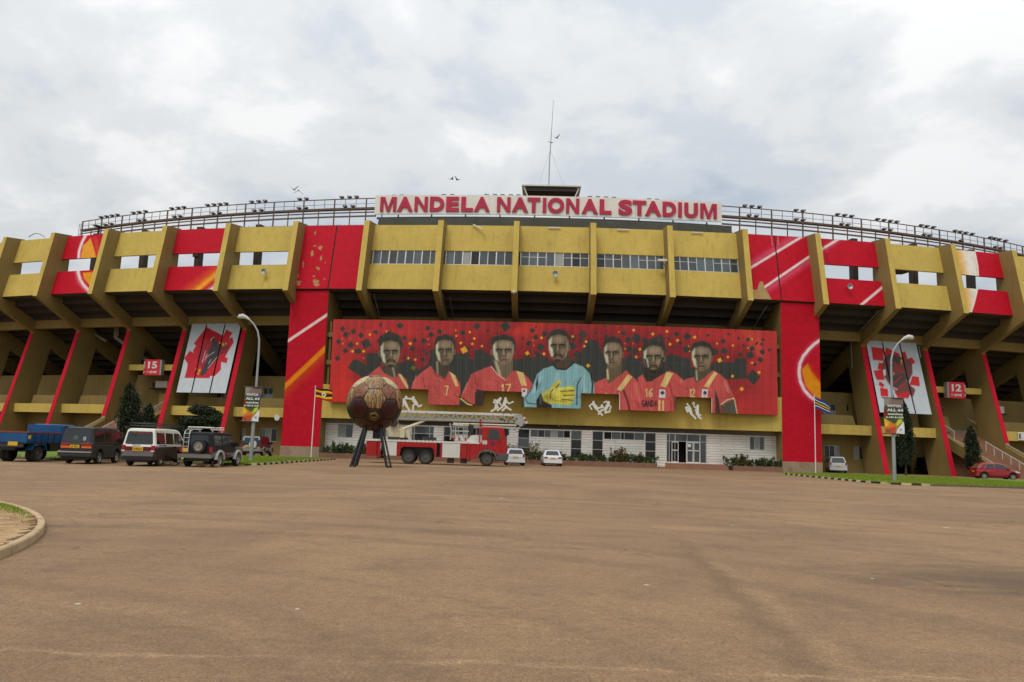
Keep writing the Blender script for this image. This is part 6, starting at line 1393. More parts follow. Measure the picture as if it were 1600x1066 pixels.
# ------------------------------------------------------------------ red aerial-ladder fire engine
FX = thing('fire_engine', 'red and white fire engine with a long folded ladder boom', 'fire engine', (-1.75, 65.35, 0), radians(2.0))
fr_, fw_ = paint_mat('fire_engine_red', (160, 5, 12), coat=0, rough=.45), paint_mat('fire_engine_white', (206, 204, 196)); fc = paint_mat('crane_cream', (202, 192, 160)); alu = mat('ladder_aluminium', (164, 164, 156), .4, .1, 2, metal=.4)
obj('chassis', MB().box((-3.6, 0, .9), (9.6, .9, .25)), MAT['black'], FX)
for s_ in (-1, 1):
    wheel(FX, 0, s_ * 1.05, .56, .32, 'rimgrey', 10)
    for x in (-6.2, -4.85): wheel(FX, x, s_ * 1.05, .56, .32, 'rimgrey', 10); wheel(FX, x, s_ * .68, .56, .28, 'rimgrey', 4)
hwc = lambda x, z: 1.22
cb = [(-.42, 1.5), (-.42, 1.2), (-.72, 1.2)][:0] + [(-.85, 1.25), (-.70, 1.25)] + [(.0 + .74 * cos(t), .5 + .74 * sin(t)) for t in np.linspace(pi * .88, pi * .12, 8)] + [(.9, 1.0), (1.55, 1.0), (1.6, 1.5), (1.52, 2.1), (1.28, 3.0), (1.1, 3.1), (-.4, 3.1), (-.45, 3.0), (-.45, 1.9), (-.85, 1.7)]
obj('cab', body_mesh(cb, hwc, .07), fr_, FX)
obj('front_bumper', body_mesh([(.72, .45), (1.55, .45), (1.68, .6), (1.66, 1.05), (.85, 1.05)], lambda x, z: 1.24, .05), mat('grey_bumper_plastic', (72, 70, 68), .6), FX)
A = [(.0 + .72 * cos(t), .5 + .72 * sin(t)) for t in np.linspace(0.05, pi - .05, 11)]; B = [(.0 + .84 * cos(t), .5 + .84 * sin(t)) for t in np.linspace(pi - .05, .05, 11)]
for s_ in (-1, 1):
    obj('wheel_arch', MB().prism([(x, s_ * 1.16, z) for x, z in A + B], [(x, s_ * 1.30, z) for x, z in A + B]), mat('grey_arch_plastic', (84, 80, 76), .6), FX)
    obj('door_window', side_panel([(.05, 2.1), (.95, 2.1), (1.0, 2.2), (.82, 2.92), (.1, 2.92)], hwc, s_), MAT['carglass'], FX)
    obj('door_seam', side_panel([(0, 1.3), (.015, 1.3), (.015, 3.0), (0, 3.0)], hwc, s_, .006), MAT['black'], FX); obj('door_seam', side_panel([(1.08, 1.2), (1.1, 1.2), (1.1, 2.3), (1.08, 2.3)], hwc, s_, .006), MAT['black'], FX)
    obj('cab_notice', side_panel([(-.4, 1.72), (-.02, 1.72), (-.02, 2.02), (-.4, 2.02)], hwc, s_), MAT['lampglass'], FX)
    obj('cab_crest', side_panel([(.42 + .16 * cos(t), 1.78 + .2 * sin(t)) for t in np.linspace(0, 2 * pi, 10)[:-1]], hwc, s_), mat('dark_crest', (96, 20, 70), .5), FX)
    obj('door_handle', MB().box((.92, s_ * 1.24, 1.95), (.18, .04, .05)), MAT['black'], FX)
    obj('wing_mirror', MB().box((1.62, s_ * 1.36, 2.75), (.12, .28, .5)), MAT['black'], FX); obj('mirror_arm', MB().bar((1.3, s_ * 1.2, 3.02), (1.62, s_ * 1.36, 2.95), .05), MAT['black'], FX)
    obj('headlight', MB().box((1.6, s_ * .95, .82), (.12, .35, .24)), MAT['lampglass'], FX)
obj('windscreen', end_panel(rr4(-1.1, 1.1, 1.95, 2.92, .08), lerpf([(1.5, 1.6), (2.1, 1.52), (3.0, 1.28)]), 1, .015), MAT['carglass'], FX)
obj('roof_bar', MB().box((-.62, 0, 2.75), (.1, 2.2, 1.9)), fr_, FX)
def blk(name, x0, x1, z0, z1, m, y=1.22, inner=.6):
    for s_ in (-1, 1): obj(name, MB().box(((x0 + x1) / 2, s_ * (y + inner) / 2, (z0 + z1) / 2), (x1 - x0, y - inner, z1 - z0)), m, FX)
blk('rear_locker', -9.55, -8.72, .55, 1.72, fr_); blk('white_locker', -8.2, -7.15, .62, 1.75, fw_); blk('front_locker', -3.55, -2.15, .6, 1.75, fw_); blk('red_locker', -2.13, -1.62, .55, 1.75, fr_); blk('red_locker', -1.35, -.62, .55, 1.75, fr_); blk('red_post', -3.72, -3.57, .6, 1.8, fr_, 1.24)
fp_ = [(-7.12, .62), (-6.9, .65), (-6.82, 1.22), (-6.6, 1.35), (-4.45, 1.35), (-4.22, 1.2), (-4.15, .62), (-4.0, .58), (-3.98, 1.78), (-7.12, 1.78)]
for s_ in (-1, 1):
    obj('rear_fender', MB().prism([(x, s_ * 1.24, z) for x, z in fp_], [(x, s_ * .7, z) for x, z in fp_]), fr_, FX)
    for k in range(10): obj('scallop', MB().lathe([(.1, -.012), (.1, .012)], 10, 'y', (-6.95 + k * .31, s_ * 1.25, 1.8)), fw_, FX)
    for x in (-8.55, -1.48): obj('outrigger', MB().box((x, s_ * 1.12, 1.15), (.2, .22, 1.35)), fr_, FX); obj('outrigger_foot', MB().box((x, s_ * 1.12, .42), (.34, .3, .12)), MAT['darksteel'], FX); obj('outrigger_leg', MB().box((x, s_ * 1.12, .55), (.1, .1, .3)), MAT['chrome'], FX)
    for x in (-2.0, -.95): obj('ground_jack', MB().box((x - .9, s_ * .8, .34), (.5, .4, .36)), MAT['darksteel'], FX)
obj('inner_frame', MB().box((-5.5, 0, 1.15), (3.6, 1.1, 1.1)), MAT['black'], FX); obj('deck', MB().box((-5.1, 0, 1.82), (8.9, 2.46, .08)), fw_, FX); obj('deck_edge', MB().box((-5.1, 0, 1.76), (8.95, 2.5, .05)), fw_, FX)
tb = MB(); tb.box((-7.2, 0, 1.98), (1.5, 1.5, .2)); obj('turntable', tb, MAT['darksteel'], FX)
tw = MB(); tw.prism([(x, -.55, z) for x, z in ((-8.2, 2.05), (-6.2, 2.05), (-6.25, 2.6), (-7.1, 2.7), (-7.35, 3.55), (-8.1, 3.5))], [(x, .55, z) for x, z in ((-8.2, 2.05), (-6.2, 2.05), (-6.25, 2.6), (-7.1, 2.7), (-7.35, 3.55), (-8.1, 3.5))]); obj('crane_tower', tw, fc, FX)
obj('winch', MB().lathe([(.05, -.4), (.32, -.38), (.32, .38), (.05, .4)], 14, 'y', (-7.55, -.5, 3.2)), MAT['darksteel'], FX); obj('control_box', MB().box((-6.8, -.75, 2.4), (.35, .3, .7)), fc, FX); obj('operator_seat', MB().box((-8.3, -.9, 2.5), (.35, .4, .8)), MAT['black'], FX)
obj('lift_cylinder', MB().tube([(-7.1, -.45, 2.6), (-5.9, -.45, 3.1), (-4.9, -.45, 3.55)], [.13, .13, .07], 10), fc, FX)
obj('hose_reel', MB().box((-4.65, -.6, 2.0), (1.1, .7, .3)), MAT['darksteel'], FX)
# ladder boom
x0, x1, za, zb = -8.4, 2.45, 3.58, 4.16
def bmx(x): return 0.0
for s_ in (-1, 1):
    y = s_ * .52
    obj('ladder_chord', MB().box(((x0 + x1) / 2, y, zb), (x1 - x0, .14, .16)), fw_, FX); obj('ladder_chord', MB().box(((x0 + x1) / 2, y, za), (x1 - x0, .14, .15)), alu, FX)
    n_ = 26; w = (x1 - .9 - x0) / n_
    for k in range(n_):
        a = (x0 + k * w, y, za + .06) if k % 2 == 0 else (x0 + k * w, y, zb - .05); b = (x0 + (k + 1) * w, y, zb - .05) if k % 2 == 0 else (x0 + (k + 1) * w, y, za + .06)
        obj('ladder_brace', MB().bar(a, b, .075), alu, FX)
    obj('inner_ladder_rail', MB().box(((x0 + x1) / 2, s_ * .38, za + .12), (x1 - x0 - .2, .05, .12)), alu, FX)
for k in range(34): obj('rung', MB().bar((x0 + .2 + k * .31, -.45, za), (x0 + .2 + k * .31, .45, za), .04), alu, FX)
obj('ladder_head', MB().prism([(x, -.6, z) for x, z in ((2.1, 3.5), (2.75, 3.2), (3.05, 3.5), (2.75, 4.2), (2.1, 4.2))], [(x, -.5, z) for x, z in ((2.1, 3.5), (2.75, 3.2), (3.05, 3.5), (2.75, 4.2), (2.1, 4.2))]), alu, FX)
for k in range(4): obj('warning_stripe', MB().prism([(2.72 + k * .09, -.64, 4.16 - k * .17), (2.86 + k * .09, -.64, 4.2 - k * .17), (2.95 + k * .09, -.64, 4.05 - k * .17), (2.8 + k * .09, -.64, 3.99 - k * .17)], [(2.72 + k * .09, .64, 4.16 - k * .17), (2.86 + k * .09, .64, 4.2 - k * .17), (2.95 + k * .09, .64, 4.05 - k * .17), (2.8 + k * .09, .64, 3.99 - k * .17)]), fr_ if k % 2 == 0 else fw_, FX)
obj('waterway_pipe', MB().tube([(-2.8, -.6, 3.3), (2.3, -.6, 3.3)], .07, 8), fc, FX); obj('waterway_pipe', MB().tube([(-2.8, -.62, 3.16), (2.5, -.62, 3.12), (2.75, -.62, 3.35)], .04, 6), alu, FX)
rn = random.Random(9)
for k in range(9): obj('ladder_fitting', MB().box((1.0 + k * .16, -.58, 3.72 + rn.uniform(-.1, .28)), (.12, .1, .12)), MAT['darksteel'], FX)
hs = MB(); hs.tube([(2.4, -.7, 3.2), (2.1, -.7, 2.95), (2.4, -.7, 2.8), (2.75, -.7, 3.1), (2.9, -.7, 3.5)], .03, 6); hs.tube([(1.2, -.6, 4.2), (1.4, -.6, 4.42), (1.7, -.6, 4.38), (1.85, -.6, 4.2)], .025, 6); obj('hose_loop', hs, MAT['black'], FX)
# rescue cage
cg = MB()
for x in (-2.75, -2.35, -1.95, -1.6):
    cg.tube([(x, -.85, 2.15), (x, -.85, 3.25)], .035, 5)
for z in (2.2, 2.7, 3.2): cg.tube([(-2.85, -.85, z), (-1.5, -.85, z)], .035, 5)
for x in (-2.75, -1.6):
    for z in (2.2, 3.2): cg.tube([(x, -.85, z), (x, .85, z)], .035, 5)
obj('rescue_cage', cg, alu, FX); obj('cage_machinery', MB().box((-1.4, -.3, 2.8), (.5, .8, .8)), MAT['darksteel'], FX); obj('cage_machinery', MB().tube([(-1.55, -.9, 2.2), (-1.3, -.9, 2.7), (-1.45, -.9, 3.3)], .07, 6), MAT['darksteel'], FX); obj('cage_machinery', MB().tube([(-2.95, -.9, 2.0), (-2.9, -.9, 2.7), (-3.05, -.9, 3.3)], .07, 6), alu, FX)
for k in range(5): obj('chevron', MB().prism([(-2.8 + k * .26 + d_, -.92, z) for d_, z in ((0, 1.95), (.13, 1.95), (.23 if k < 2 else .03, 2.22), (.1 if k < 2 else -.1, 2.22))], [(-2.8 + k * .26 + d_, -.87, z) for d_, z in ((0, 1.95), (.13, 1.95), (.23 if k < 2 else .03, 2.22), (.1 if k < 2 else -.1, 2.22))]), fr_ if k % 2 == 0 else fw_, FX)
obj('white_cowl', MB().prism([(x, -1.1, z) for x, z in ((-1.75, 1.85), (-.75, 1.85), (-.75, 2.4), (-1.25, 2.4))], [(x, 1.1, z) for x, z in ((-1.75, 1.85), (-.75, 1.85), (-.75, 2.4), (-1.25, 2.4))]), fw_, FX)

# ------------------------------------------------------------------ the football sculpture
BC = Vector((-9.02, 53.4, 0)); BZ = 4.20; BRD = 1.86
T = thing('football_sculpture', 'giant patchwork wooden football standing on black steel legs', 'sculpture', BC)
phi = (1 + 5 ** .5) / 2
ico = [Vector(v).normalized() for v in [(-1, phi, 0), (1, phi, 0), (-1, -phi, 0), (1, -phi, 0), (0, -1, phi), (0, 1, phi), (0, -1, -phi), (0, 1, -phi), (phi, 0, -1), (phi, 0, 1), (-phi, 0, -1), (-phi, 0, 1)]]
nb = [[j for j in range(12) if j != k and (ico[j] - ico[k]).length < 1.1] for k in range(12)]
tv = {}
for a in range(12):
    for b in nb[a]: tv[(a, b)] = (ico[a] * 2 + ico[b]) / 3
faces_ = []
def order(c, ks):
    c = c.normalized(); u = (tv[ks[0]] - c * tv[ks[0]].dot(c)).normalized(); w = c.cross(u)
    return sorted(ks, key=lambda k: atan2(tv[k].dot(w), tv[k].dot(u)))
for a in range(12): faces_.append((5, order(ico[a], [(a, b) for b in nb[a]])))
seen = set()
for a in range(12):
    for b in nb[a]:
        for c in nb[a]:
            if c in nb[b]:
                key = tuple(sorted((a, b, c)))
                if key in seen: continue
                seen.add(key); faces_.append((6, order(ico[a] + ico[b] + ico[c], [(a, b), (b, a), (b, c), (c, b), (c, a), (a, c)])))
# turn it: one pentagon towards the viewer and a little down, an edge upwards
toCam = (Vector((0, 0, 0)) - Vector((BC.x, BC.y, 0))).normalized(); el = radians(-31)
z_ = Vector((toCam.x * cos(el), toCam.y * cos(el), sin(el))); upv = (Vector((0, 0, 1)) - z_ * z_.z).normalized(); xv = upv.cross(z_)
a0 = ico[0]; fc0 = (ico[0] + ico[nb[0][0]] + ico[[j for j in nb[0] if j in nb[nb[0][0]]][0]]).normalized(); u0 = (fc0 - a0 * fc0.dot(a0)).normalized(); x0_ = u0.cross(a0)
RM = Matrix((xv, upv, z_)).transposed() @ Matrix((x0_, u0, a0))
def ball_mat(name, cols, sc, stretch, rough=.45):
    m, t, b = pbsdf(name); n, l = t.nodes, t.links; tcn = n.new('ShaderNodeTexCoord'); mp = n.new('ShaderNodeMapping'); mp.inputs['Scale'].default_value = stretch; mp.inputs['Rotation'].default_value = (.3, .45, .5)
    l.new(tcn.outputs['Object'], mp.inputs[0]); q = n.new('ShaderNodeTexNoise'); q.inputs['Scale'].default_value = sc; q.inputs['Detail'].default_value = 3; q.inputs['Distortion'].default_value = .6; l.new(mp.outputs[0], q.inputs['Vector'])
    r = n.new('ShaderNodeValToRGB'); l.new(q.outputs['Fac'], r.inputs[0]); e = r.color_ramp.elements
    while len(e) < len(cols): e.new(.5)
    for k, c in enumerate(cols): e[k].position = .3 + .42 * k / (len(cols) - 1); e[k].color = (*lin(c), 1)
    l.new(r.outputs[0], b.inputs['Base Color']); b.inputs['Roughness'].default_value = rough
    u = n.new('ShaderNodeBump'); u.inputs['Strength'].default_value = .5; u.inputs['Distance'].default_value = .03; l.new(q.outputs['Fac'], u.inputs['Height']); l.new(u.outputs[0], b.inputs['Normal']); return m
bm_plain = ball_mat('dark_maroon_panel', [(44, 9, 12), (56, 12, 15), (62, 16, 18)], 2, (1, 1, 1), .32)
bm_strip = ball_mat('painted_striped_panel', [(40, 18, 24), (158, 112, 42), (46, 34, 46), (176, 142, 80), (96, 58, 20), (28, 16, 20)], 2.0, (4.5, 1.4, .5))
bm_pale = ball_mat('pale_striped_panel', [(120, 96, 84), (192, 176, 134), (150, 126, 88), (206, 194, 158)], 2.6, (4, 2, .6))
bm_carv = ball_mat('carved_ornament_panel', [(44, 12, 16), (84, 26, 26), (140, 94, 50), (66, 18, 20), (170, 130, 74)], 6.5, (1, 1, 1))
bm_dark = ball_mat('dark_carved_panel', [(16, 12, 10), (34, 22, 14), (60, 40, 22)], 6, (1, 1, 1)); bm_brown = ball_mat('brown_striped_panel', [(34, 12, 12), (78, 50, 24), (46, 16, 14), (66, 40, 20)], 2.4, (4, 1, .6))
seam = mat('black_seam', (20, 12, 12), .6)
core = MB(); 
for k in range(17): pass
core.lathe([(max(.02, (BRD - .06) * sin(pi * k / 20)), (BRD - .06) * -cos(pi * k / 20)) for k in range(21)], 36, 'z', (0, 0, BZ)); obj('core', core, seam, T, smooth=True)
scr = []
for n_, ks in faces_:
    P = [RM @ tv[k] for k in ks]; c = sum(P, Vector()) / n_; P = [c + (p - c) * .955 for p in P]
    dirn = c.normalized(); hgt = dirn.dot(upv); lft = dirn.dot(xv); fr0 = dirn.dot(z_)
    # rings of subdivided panel
    m = MB(); R_ = 5; vs = [dirn * BRD]; fs = []
    edge_n = 4
    ring_pts = []
    for k in range(n_):
        for e_ in range(edge_n): ring_pts.append(P[k] + (P[(k + 1) % n_] - P[k]) * e_ / edge_n)
    nn_ = len(ring_pts)
    for rr_ in range(1, R_ + 1):
        f_ = rr_ / R_
        for q in ring_pts: vs.append((c + (q - c) * f_).normalized() * (BRD - (.0 if rr_ < R_ else .02)))
    for q in ring_pts: vs.append(q.normalized() * (BRD - .09))
    for k in range(nn_): fs.append((0, 1 + k, 1 + (k + 1) % nn_))
    for rr_ in range(R_):
        for k in range(nn_): a = 1 + rr_ * nn_ + k; b = 1 + rr_ * nn_ + (k + 1) % nn_; fs.append((a, a + nn_, b + nn_, b))
    m.add([(v.x, v.y, v.z + BZ) for v in vs], fs)
    if n_ == 5: mm = bm_dark if fr0 > .9 else (bm_carv if dirn.z > -.3 else bm_dark)
    else:
        if dirn.z > .75: mm = bm_pale
        elif fr0 > .6 and hgt > .3 and abs(lft) < .2: mm = bm_strip
        elif abs(dirn.dot(toCam)) > .55 and abs(dirn.z) < .5: mm = bm_plain
        elif dirn.z > .1: mm = bm_strip
        elif dirn.z < -.5: mm = bm_brown if lft < 0.1 else bm_plain
        else: mm = bm_strip if lft < 0 else bm_plain
    obj('pentagon_panel' if n_ == 5 else 'hexagon_panel', m, mm, T, smooth=False)
    if n_ == 5 and fr0 > .9:   # trophy-like carving on the dark pentagon
        k_ = MB(); uu, ww = upv, xv
        def onb(a, b, o=.02): v = (dirn * BRD + uu * b + ww * a).normalized() * (BRD + o); return (v.x, v.y, v.z + BZ)
        k_.tube([onb(.34 * cos(t), .34 * sin(t)) for t in np.linspace(0, 2 * pi, 6)], .022, 5); k_.tube([onb(.20 * cos(t) + .0, .14 * sin(t) + .08) for t in np.linspace(0, 2 * pi, 9)], .03, 5); k_.tube([onb(-.2, -.14), onb(0, -.06), onb(.2, -.14)], .03, 5); k_.tube([onb(-.1, -.2), onb(.1, -.2)], .03, 5)
        obj('carving', k_, mat('gilt_carving', (140, 104, 44), .5), T)
steel = MAT['black']
for (fx, fy) in ((-9.95, 51.7), (-7.65, 52.15), (-10.35, 54.6), (-8.1, 55.1)):
    lx, ly = fx - BC.x, fy - BC.y; d = Vector((lx, ly, 0)).normalized(); sd = Vector((-d.y, d.x, 0))
    lg = MB()
    for s_ in (-1, 1):
        lg.bar(Vector((d.x * .82, d.y * .82, BZ - BRD + .38)) + sd * s_ * .07, Vector((lx, ly, .03)) + sd * s_ * .16, .085)
    lg.bar(Vector((d.x * .62, d.y * .62, BZ - BRD + .2)), Vector((lx * .84, ly * .84, .03)), .07)
    lg.bar(Vector((lx, ly, .03)) - sd * .2, Vector((lx, ly, .03)) + sd * .2, .09, .06); lg.bar(Vector((lx, ly, .03)), Vector((lx * .84, ly * .84, .03)), .08, .06)
    obj('leg', lg, steel, T)
obj('fixing_box', MB().box((.15, .5, BZ - BRD - .2), (.42, .42, .6)), steel, T)
# ------------------------------------------------------------------ street lamps with hanging banners
def street_lamp(label, x, y, d):
    t = thing('street_lamp', label, 'street lamp', (x, y, .1))
    obj('pole', MB().tube([(0, 0, 0), (0, 0, 3.4), (0, 0, 3.5), (0, 0, 7.4)], [.12, .11, .08, .07], 10), MAT['pole'], t)
    obj('base_plate', MB().box((0, 0, .04), (.45, .45, .08)), MAT['concrete'], t)
    a = [(0, 0, 7.4), (d * .03, 0, 8.1), (d * .18, 0, 8.7), (d * .5, 0, 9.2), (d * .85, 0, 9.5)]
    obj('arm', MB().tube(a, [.07, .065, .06, .05, .045], 8), MAT['pole'], t)
    h = MB(); P = [Vector((d * .75, 0, 9.44)), Vector((d * 1.0, 0, 9.60)), Vector((d * 1.25, 0, 9.68)), Vector((d * 1.48, 0, 9.64)), Vector((d * 1.6, 0, 9.58))]
    h.tube(P, [.05, .11, .17, .15, .04], 10); obj('lamp_head', h, MAT['lampglass'], t)
    return t
street_lamp('tall street lamp on the left grass, its curved arm pointing left', -17.0, 53.5, -1)
street_lamp('tall street lamp on the right grass, its curved arm pointing right', 25.6, 53.6, 1)
def banner(label, x, y, z0, z1, w, skew):
    t = thing('lamp_banner', label, 'banner', (x, y - .16, z0)); H_ = z1 - z0
    def fn(u, v, tt):
        return (x + (u - .5) * w + skew * (1 - v) * .25 + .02 * sin(v * 9), y - .18 + tt + .035 * sin(u * 5 + v * 4), z0 + v * H_)
    px0 = image_px(fn(0, 1, 0)); px1 = image_px(fn(1, 1, 0)); px2 = image_px(fn(0, 0, 0)); px3 = image_px(fn(1, 0, 0))
    def q(u, v): # v from top
        a = np.array(px0) * (1 - u) + np.array(px1) * u; b = np.array(px2) * (1 - u) + np.array(px3) * u; return tuple(a * (1 - v) + b * v)
    def art(p):
        p.poly([q(-.1, -.1), q(1.1, -.1), q(1.1, .22), q(-.1, .22)], (128, 110, 98), 4); p.poly([q(0, 0), q(.35, .0), q(.2, .2), q(0, .3)], (156, 150, 140), 5, .8)
        p.poly([q(-.1, .22), q(1.1, .22), q(1.1, .62), q(-.1, .62)], (74, 84, 66), 5, .9)
        p.poly([q(-.1, .35), q(.12, .35), q(.12, .5), q(-.1, .5)], (156, 34, 30), 1.5)
        p.poly([q(-.1, .55), q(.1, .60), q(.5, .72), q(.75, .72), q(.4, 1.1), q(-.1, 1.1)], (216, 128, 50), 1); p.poly([q(-.1, .55), q(.12, .61), q(.28, .72), q(.1, .8), q(-.1, .8)], (232, 186, 60), 1.5)
        p.poly([q(.0, .86), q(.6, .8), q(.45, 1.1), q(0, 1.1)], (196, 84, 54), 1.5); p.poly([q(.55, .72), q(.7, .6), (q(.9, .56)), q(.92, .66), q(.66, .78)], (196, 204, 50), .8); p.poly([q(.3, .58), q(.7, .56), q(.6, .7), q(.4, .7)], (66, 90, 50), 1)
        p.poly([q(.5, 1.1), q(.62, .88), q(.95, .66), q(1.1, .64), q(1.1, 1.1)], (222, 222, 220), .9); p.ell(*q(.88, .22), 2.6, 3.6, (84, 88, 150), .9, .4); p.ell(*q(.82, .88), 1.4, 1.6, (60, 70, 90), .9, .5); p.ell(*q(.82, .88), .7, .8, (222, 222, 220), .9, .5)
        p.poly([q(.08, .9), q(.25, .9), q(.25, .96), q(.08, .96)], (90, 96, 60), .8)
    o = print_grid('printed_sheet', fn, 50, 90, art, (110, 100, 80), MAT['cloth'], None, full=True, thick=.02, k=.95, edge=(120, 110, 100)); o.parent = t; o.matrix_parent_inverse = Matrix.Translation(-t.location)
    for txt, v, h, wd, uc in (('WATCH', .255, .17, .78, .48), ('ALL 64', .375, .19, .92, .55), ('matches', .475, .13, .84, .56), ('in HD & LIVE', .565, .12, .98, .52)):
        tm = link('lettering', text_mesh(txt, h, .012, .045, width=wd * w * .92), MAT['white'], t); c = fn(uc, 1 - v, 0); tm.location = (c[0] - x, -.085, c[2] - z0)
    obj('banner_rod', MB().tube([(-w / 2 - .12, -.02, H_ + .02), (w / 2 + .08, -.02, H_ + .02)], .035, 6), MAT['darksteel'], t); obj('banner_rod', MB().tube([(-w / 2 + skew * .25 - .15, -.02, 0), (w / 2 + skew * .25 + .12, -.02, 0)], .035, 6), MAT['darksteel'], t)
banner('printed banner reading WATCH ALL 64 on the left street lamp', -17.12, 53.5, 2.72, 4.98, 1.08, -.25)
banner('printed banner reading WATCH ALL 64 on the right street lamp', 25.6, 53.6, 3.22, 5.58, 1.28, .05)

# ------------------------------------------------------------------ flagpoles and flags
def flag_thing(lab, X, Y, H_, flab, w, h, sag, art, mirror=1):
    t = thing('flagpole', lab, 'flagpole', (X, Y, 0)); obj('pole', MB().tube([(0, 0, 0), (.02, 0, H_)], [.055, .04], 8), MAT['white'], t); obj('finial', MB().lathe([(.01, H_), (.07, H_ + .04), (.01, H_ + .1)], 8), MAT['white'], t)
    f = thing('flag', flab, 'flag', (X + .04, Y, H_ - h))
    def fn(u, v, tt):
        return (X + .06 + u * w * (1 - .18 * sag), Y + .10 * sin(u * 9 + v) * (.4 + u) + tt, H_ - .08 - h * (1 - v) * (1 - .35 * sag * u) - sag * u * (.55 + .4 * u) + .05 * sin(u * 7 + v * 3))
    P0 = {}
    def wrap(p):
        n_ = 60; m_ = 40; k = 0
        us = np.tile(np.linspace(0, 1, n_ + 1), m_ + 1); vs = np.repeat(np.linspace(0, 1, m_ + 1), n_ + 1); p.X = us * 100; p.Y = (1 - vs) * 100; art(p)
    o = print_grid('cloth', fn, 60, 40, wrap, (20, 20, 20), MAT['cloth'], None, full=True, thick=.012, k=.95); o.parent = f; o.matrix_parent_inverse = Matrix.Translation(-f.location)
def art_ug(p):
    for k, c in enumerate([(22, 20, 20), (226, 196, 30), (190, 30, 28)] * 2): p.poly([(-5, k * 16.67), (105, k * 16.67), (105, k * 16.67 + 16.67), (-5, k * 16.67 + 16.67)], c, .5)
    p.ell(50, 50, 13, 19, (226, 224, 216), 1, .1); p.ell(50, 50, 5, 10, (90, 80, 76), 1, .3); p.line([(52, 38), (49, 60)], 3, (60, 50, 50), 1)
def art_bl(p):
    p.C[:] = (30, 62, 130)
    for y0, y1, c in ((22, 28, (226, 226, 226)), (28, 40, (26, 26, 28)), (40, 47, (40, 120, 60)), (47, 55, (226, 196, 40)), (55, 62, (190, 40, 36)), (62, 72, (26, 26, 28)), (72, 78, (226, 226, 226))): p.poly([(-5, y0), (105, y0), (105, y1), (-5, y1)], c, .5)
flag_thing('thin white flagpole in front of the left crimson pillar', -18.12, 74.3, 6.55, 'black, yellow and red striped flag flying right of the left pillar flagpole', 1.62, 1.05, .25, art_ug)
flag_thing('thin white flagpole in front of the right crimson pillar', 29.5, 77.6, 7.4, 'blue flag with white, black, green and yellow stripes drooping on the right flagpole', 1.75, 1.2, .9, art_bl)

# ------------------------------------------------------------------ trees and shrubs
def leaves(n, shape, size, seed, droop=0.0, upright=0.0):
    r_ = random.Random(seed); vs, fs = [], []
    for _ in range(n):
        p, nrm = shape(r_); s = size * r_.uniform(.6, 1.4)
        d = Vector((r_.gauss(0, 1), r_.gauss(0, 1), r_.gauss(0, 1) + upright * 2)).normalized()
        e = d.cross(Vector((r_.gauss(0, 1), r_.gauss(0, 1), r_.gauss(0, 1)))).normalized()
        p = Vector(p); b = len(vs); vs += [tuple(p - e * s * .35), tuple(p + d * s * .5 + e * s * .1), tuple(p + e * s * .35), tuple(p - d * s * .5)]; fs.append((b, b + 1, b + 2, b + 3))
    m = MB(); m.v = vs; m.f = fs; m.m = [0] * len(fs); return m
def raw(name, m, mt, parent=None):
    me = bpy.data.meshes.new(name); me.from_pydata(m.v, [], m.f); me.update(); return link(name, me, mt, parent)
def spindle(H_, R_, lobes, seed, z0=.6, lean=0.0):
    r0 = random.Random(seed); L = [(r0.uniform(0, 2 * pi), r0.uniform(0, .75), r0.uniform(.25, .5)) for _ in range(lobes)]
    C = []
    for a, h, s in L: rr = R_ * (1 - h) ** .7 * .7; C.append((rr * cos(a), rr * sin(a), z0 + H_ * h, s))
    def f(r_):
        if r_.random() < .55:
            h = r_.random() ** .8; rad = R_ * (sin(pi * min(1, h * .9 + .12)) ** .6) * (1 - h * .35); a = r_.uniform(0, 2 * pi); rad *= (.8 + .28 * sin(a * 3 + h * 9) + .24 * sin(a * 5 - h * 19)) * r_.uniform(.55, 1.08)
            return (rad * cos(a) + lean * h, rad * sin(a), z0 + H_ * h), None
        c = r_.choice(C); k = r_.random() ** .4; v = Vector((r_.gauss(0, 1), r_.gauss(0, 1), r_.gauss(0, 1))).normalized() * k * R_ * c[3]
        return (c[0] + v.x + lean * (c[2] - z0) / H_, c[1] + v.y, c[2] + v.z * 2.2 + R_ * .4), None
    return f
def tree(name, label, cat, loc, H_, shape, n, size, mt, trunk, seed, upright=.6):
    t = thing(name, label, cat, loc)
    m = MB(); m.tube([(0, 0, 0), (.03, 0, H_ * .3), (.0, .02, H_ * .7), (0, 0, H_ * .93)], [trunk, trunk * .8, trunk * .45, trunk * .12], 8)
    r0 = random.Random(seed)
    for k in range(7):
        z = H_ * r0.uniform(.2, .75); a = r0.uniform(0, 6.28); m.tube([(0, 0, z), (.35 * cos(a), .35 * sin(a), z + .35), (.5 * cos(a), .5 * sin(a), z + .8)], [trunk * .35, trunk * .2, trunk * .08], 5)
    obj('trunk', m, MAT['bark'], t); raw('crown', leaves(n, shape, size, seed, upright=upright), MAT[mt], t); return t
def two_spire(r_):
    a = spindle(5.6, 1.15, 16, 4, .3, -.5); b = spindle(4.0, 1.0, 12, 8, .2, .6)
    return a, b
A_, B_ = two_spire(None)
def left_cyp(r_):
    if r_.random() < .62: return A_(r_)
    p, q = B_(r_); return (p[0] + .75, p[1], p[2]), q
tree('cypress', 'dark twin-topped cypress behind the minibus below gate sign 15', 'tree', (-30.9, 66, 0), 6.4, left_cyp, 24000, .13, 'cypress', .13, 21)
tree('cypress', 'slim dark cypress beside the red hatchback at the right stairs', 'tree', (46.0, 80, 0), 5.1, spindle(4.0, .80, 12, 3, 1.1), 11000, .12, 'cypress', .08, 31)
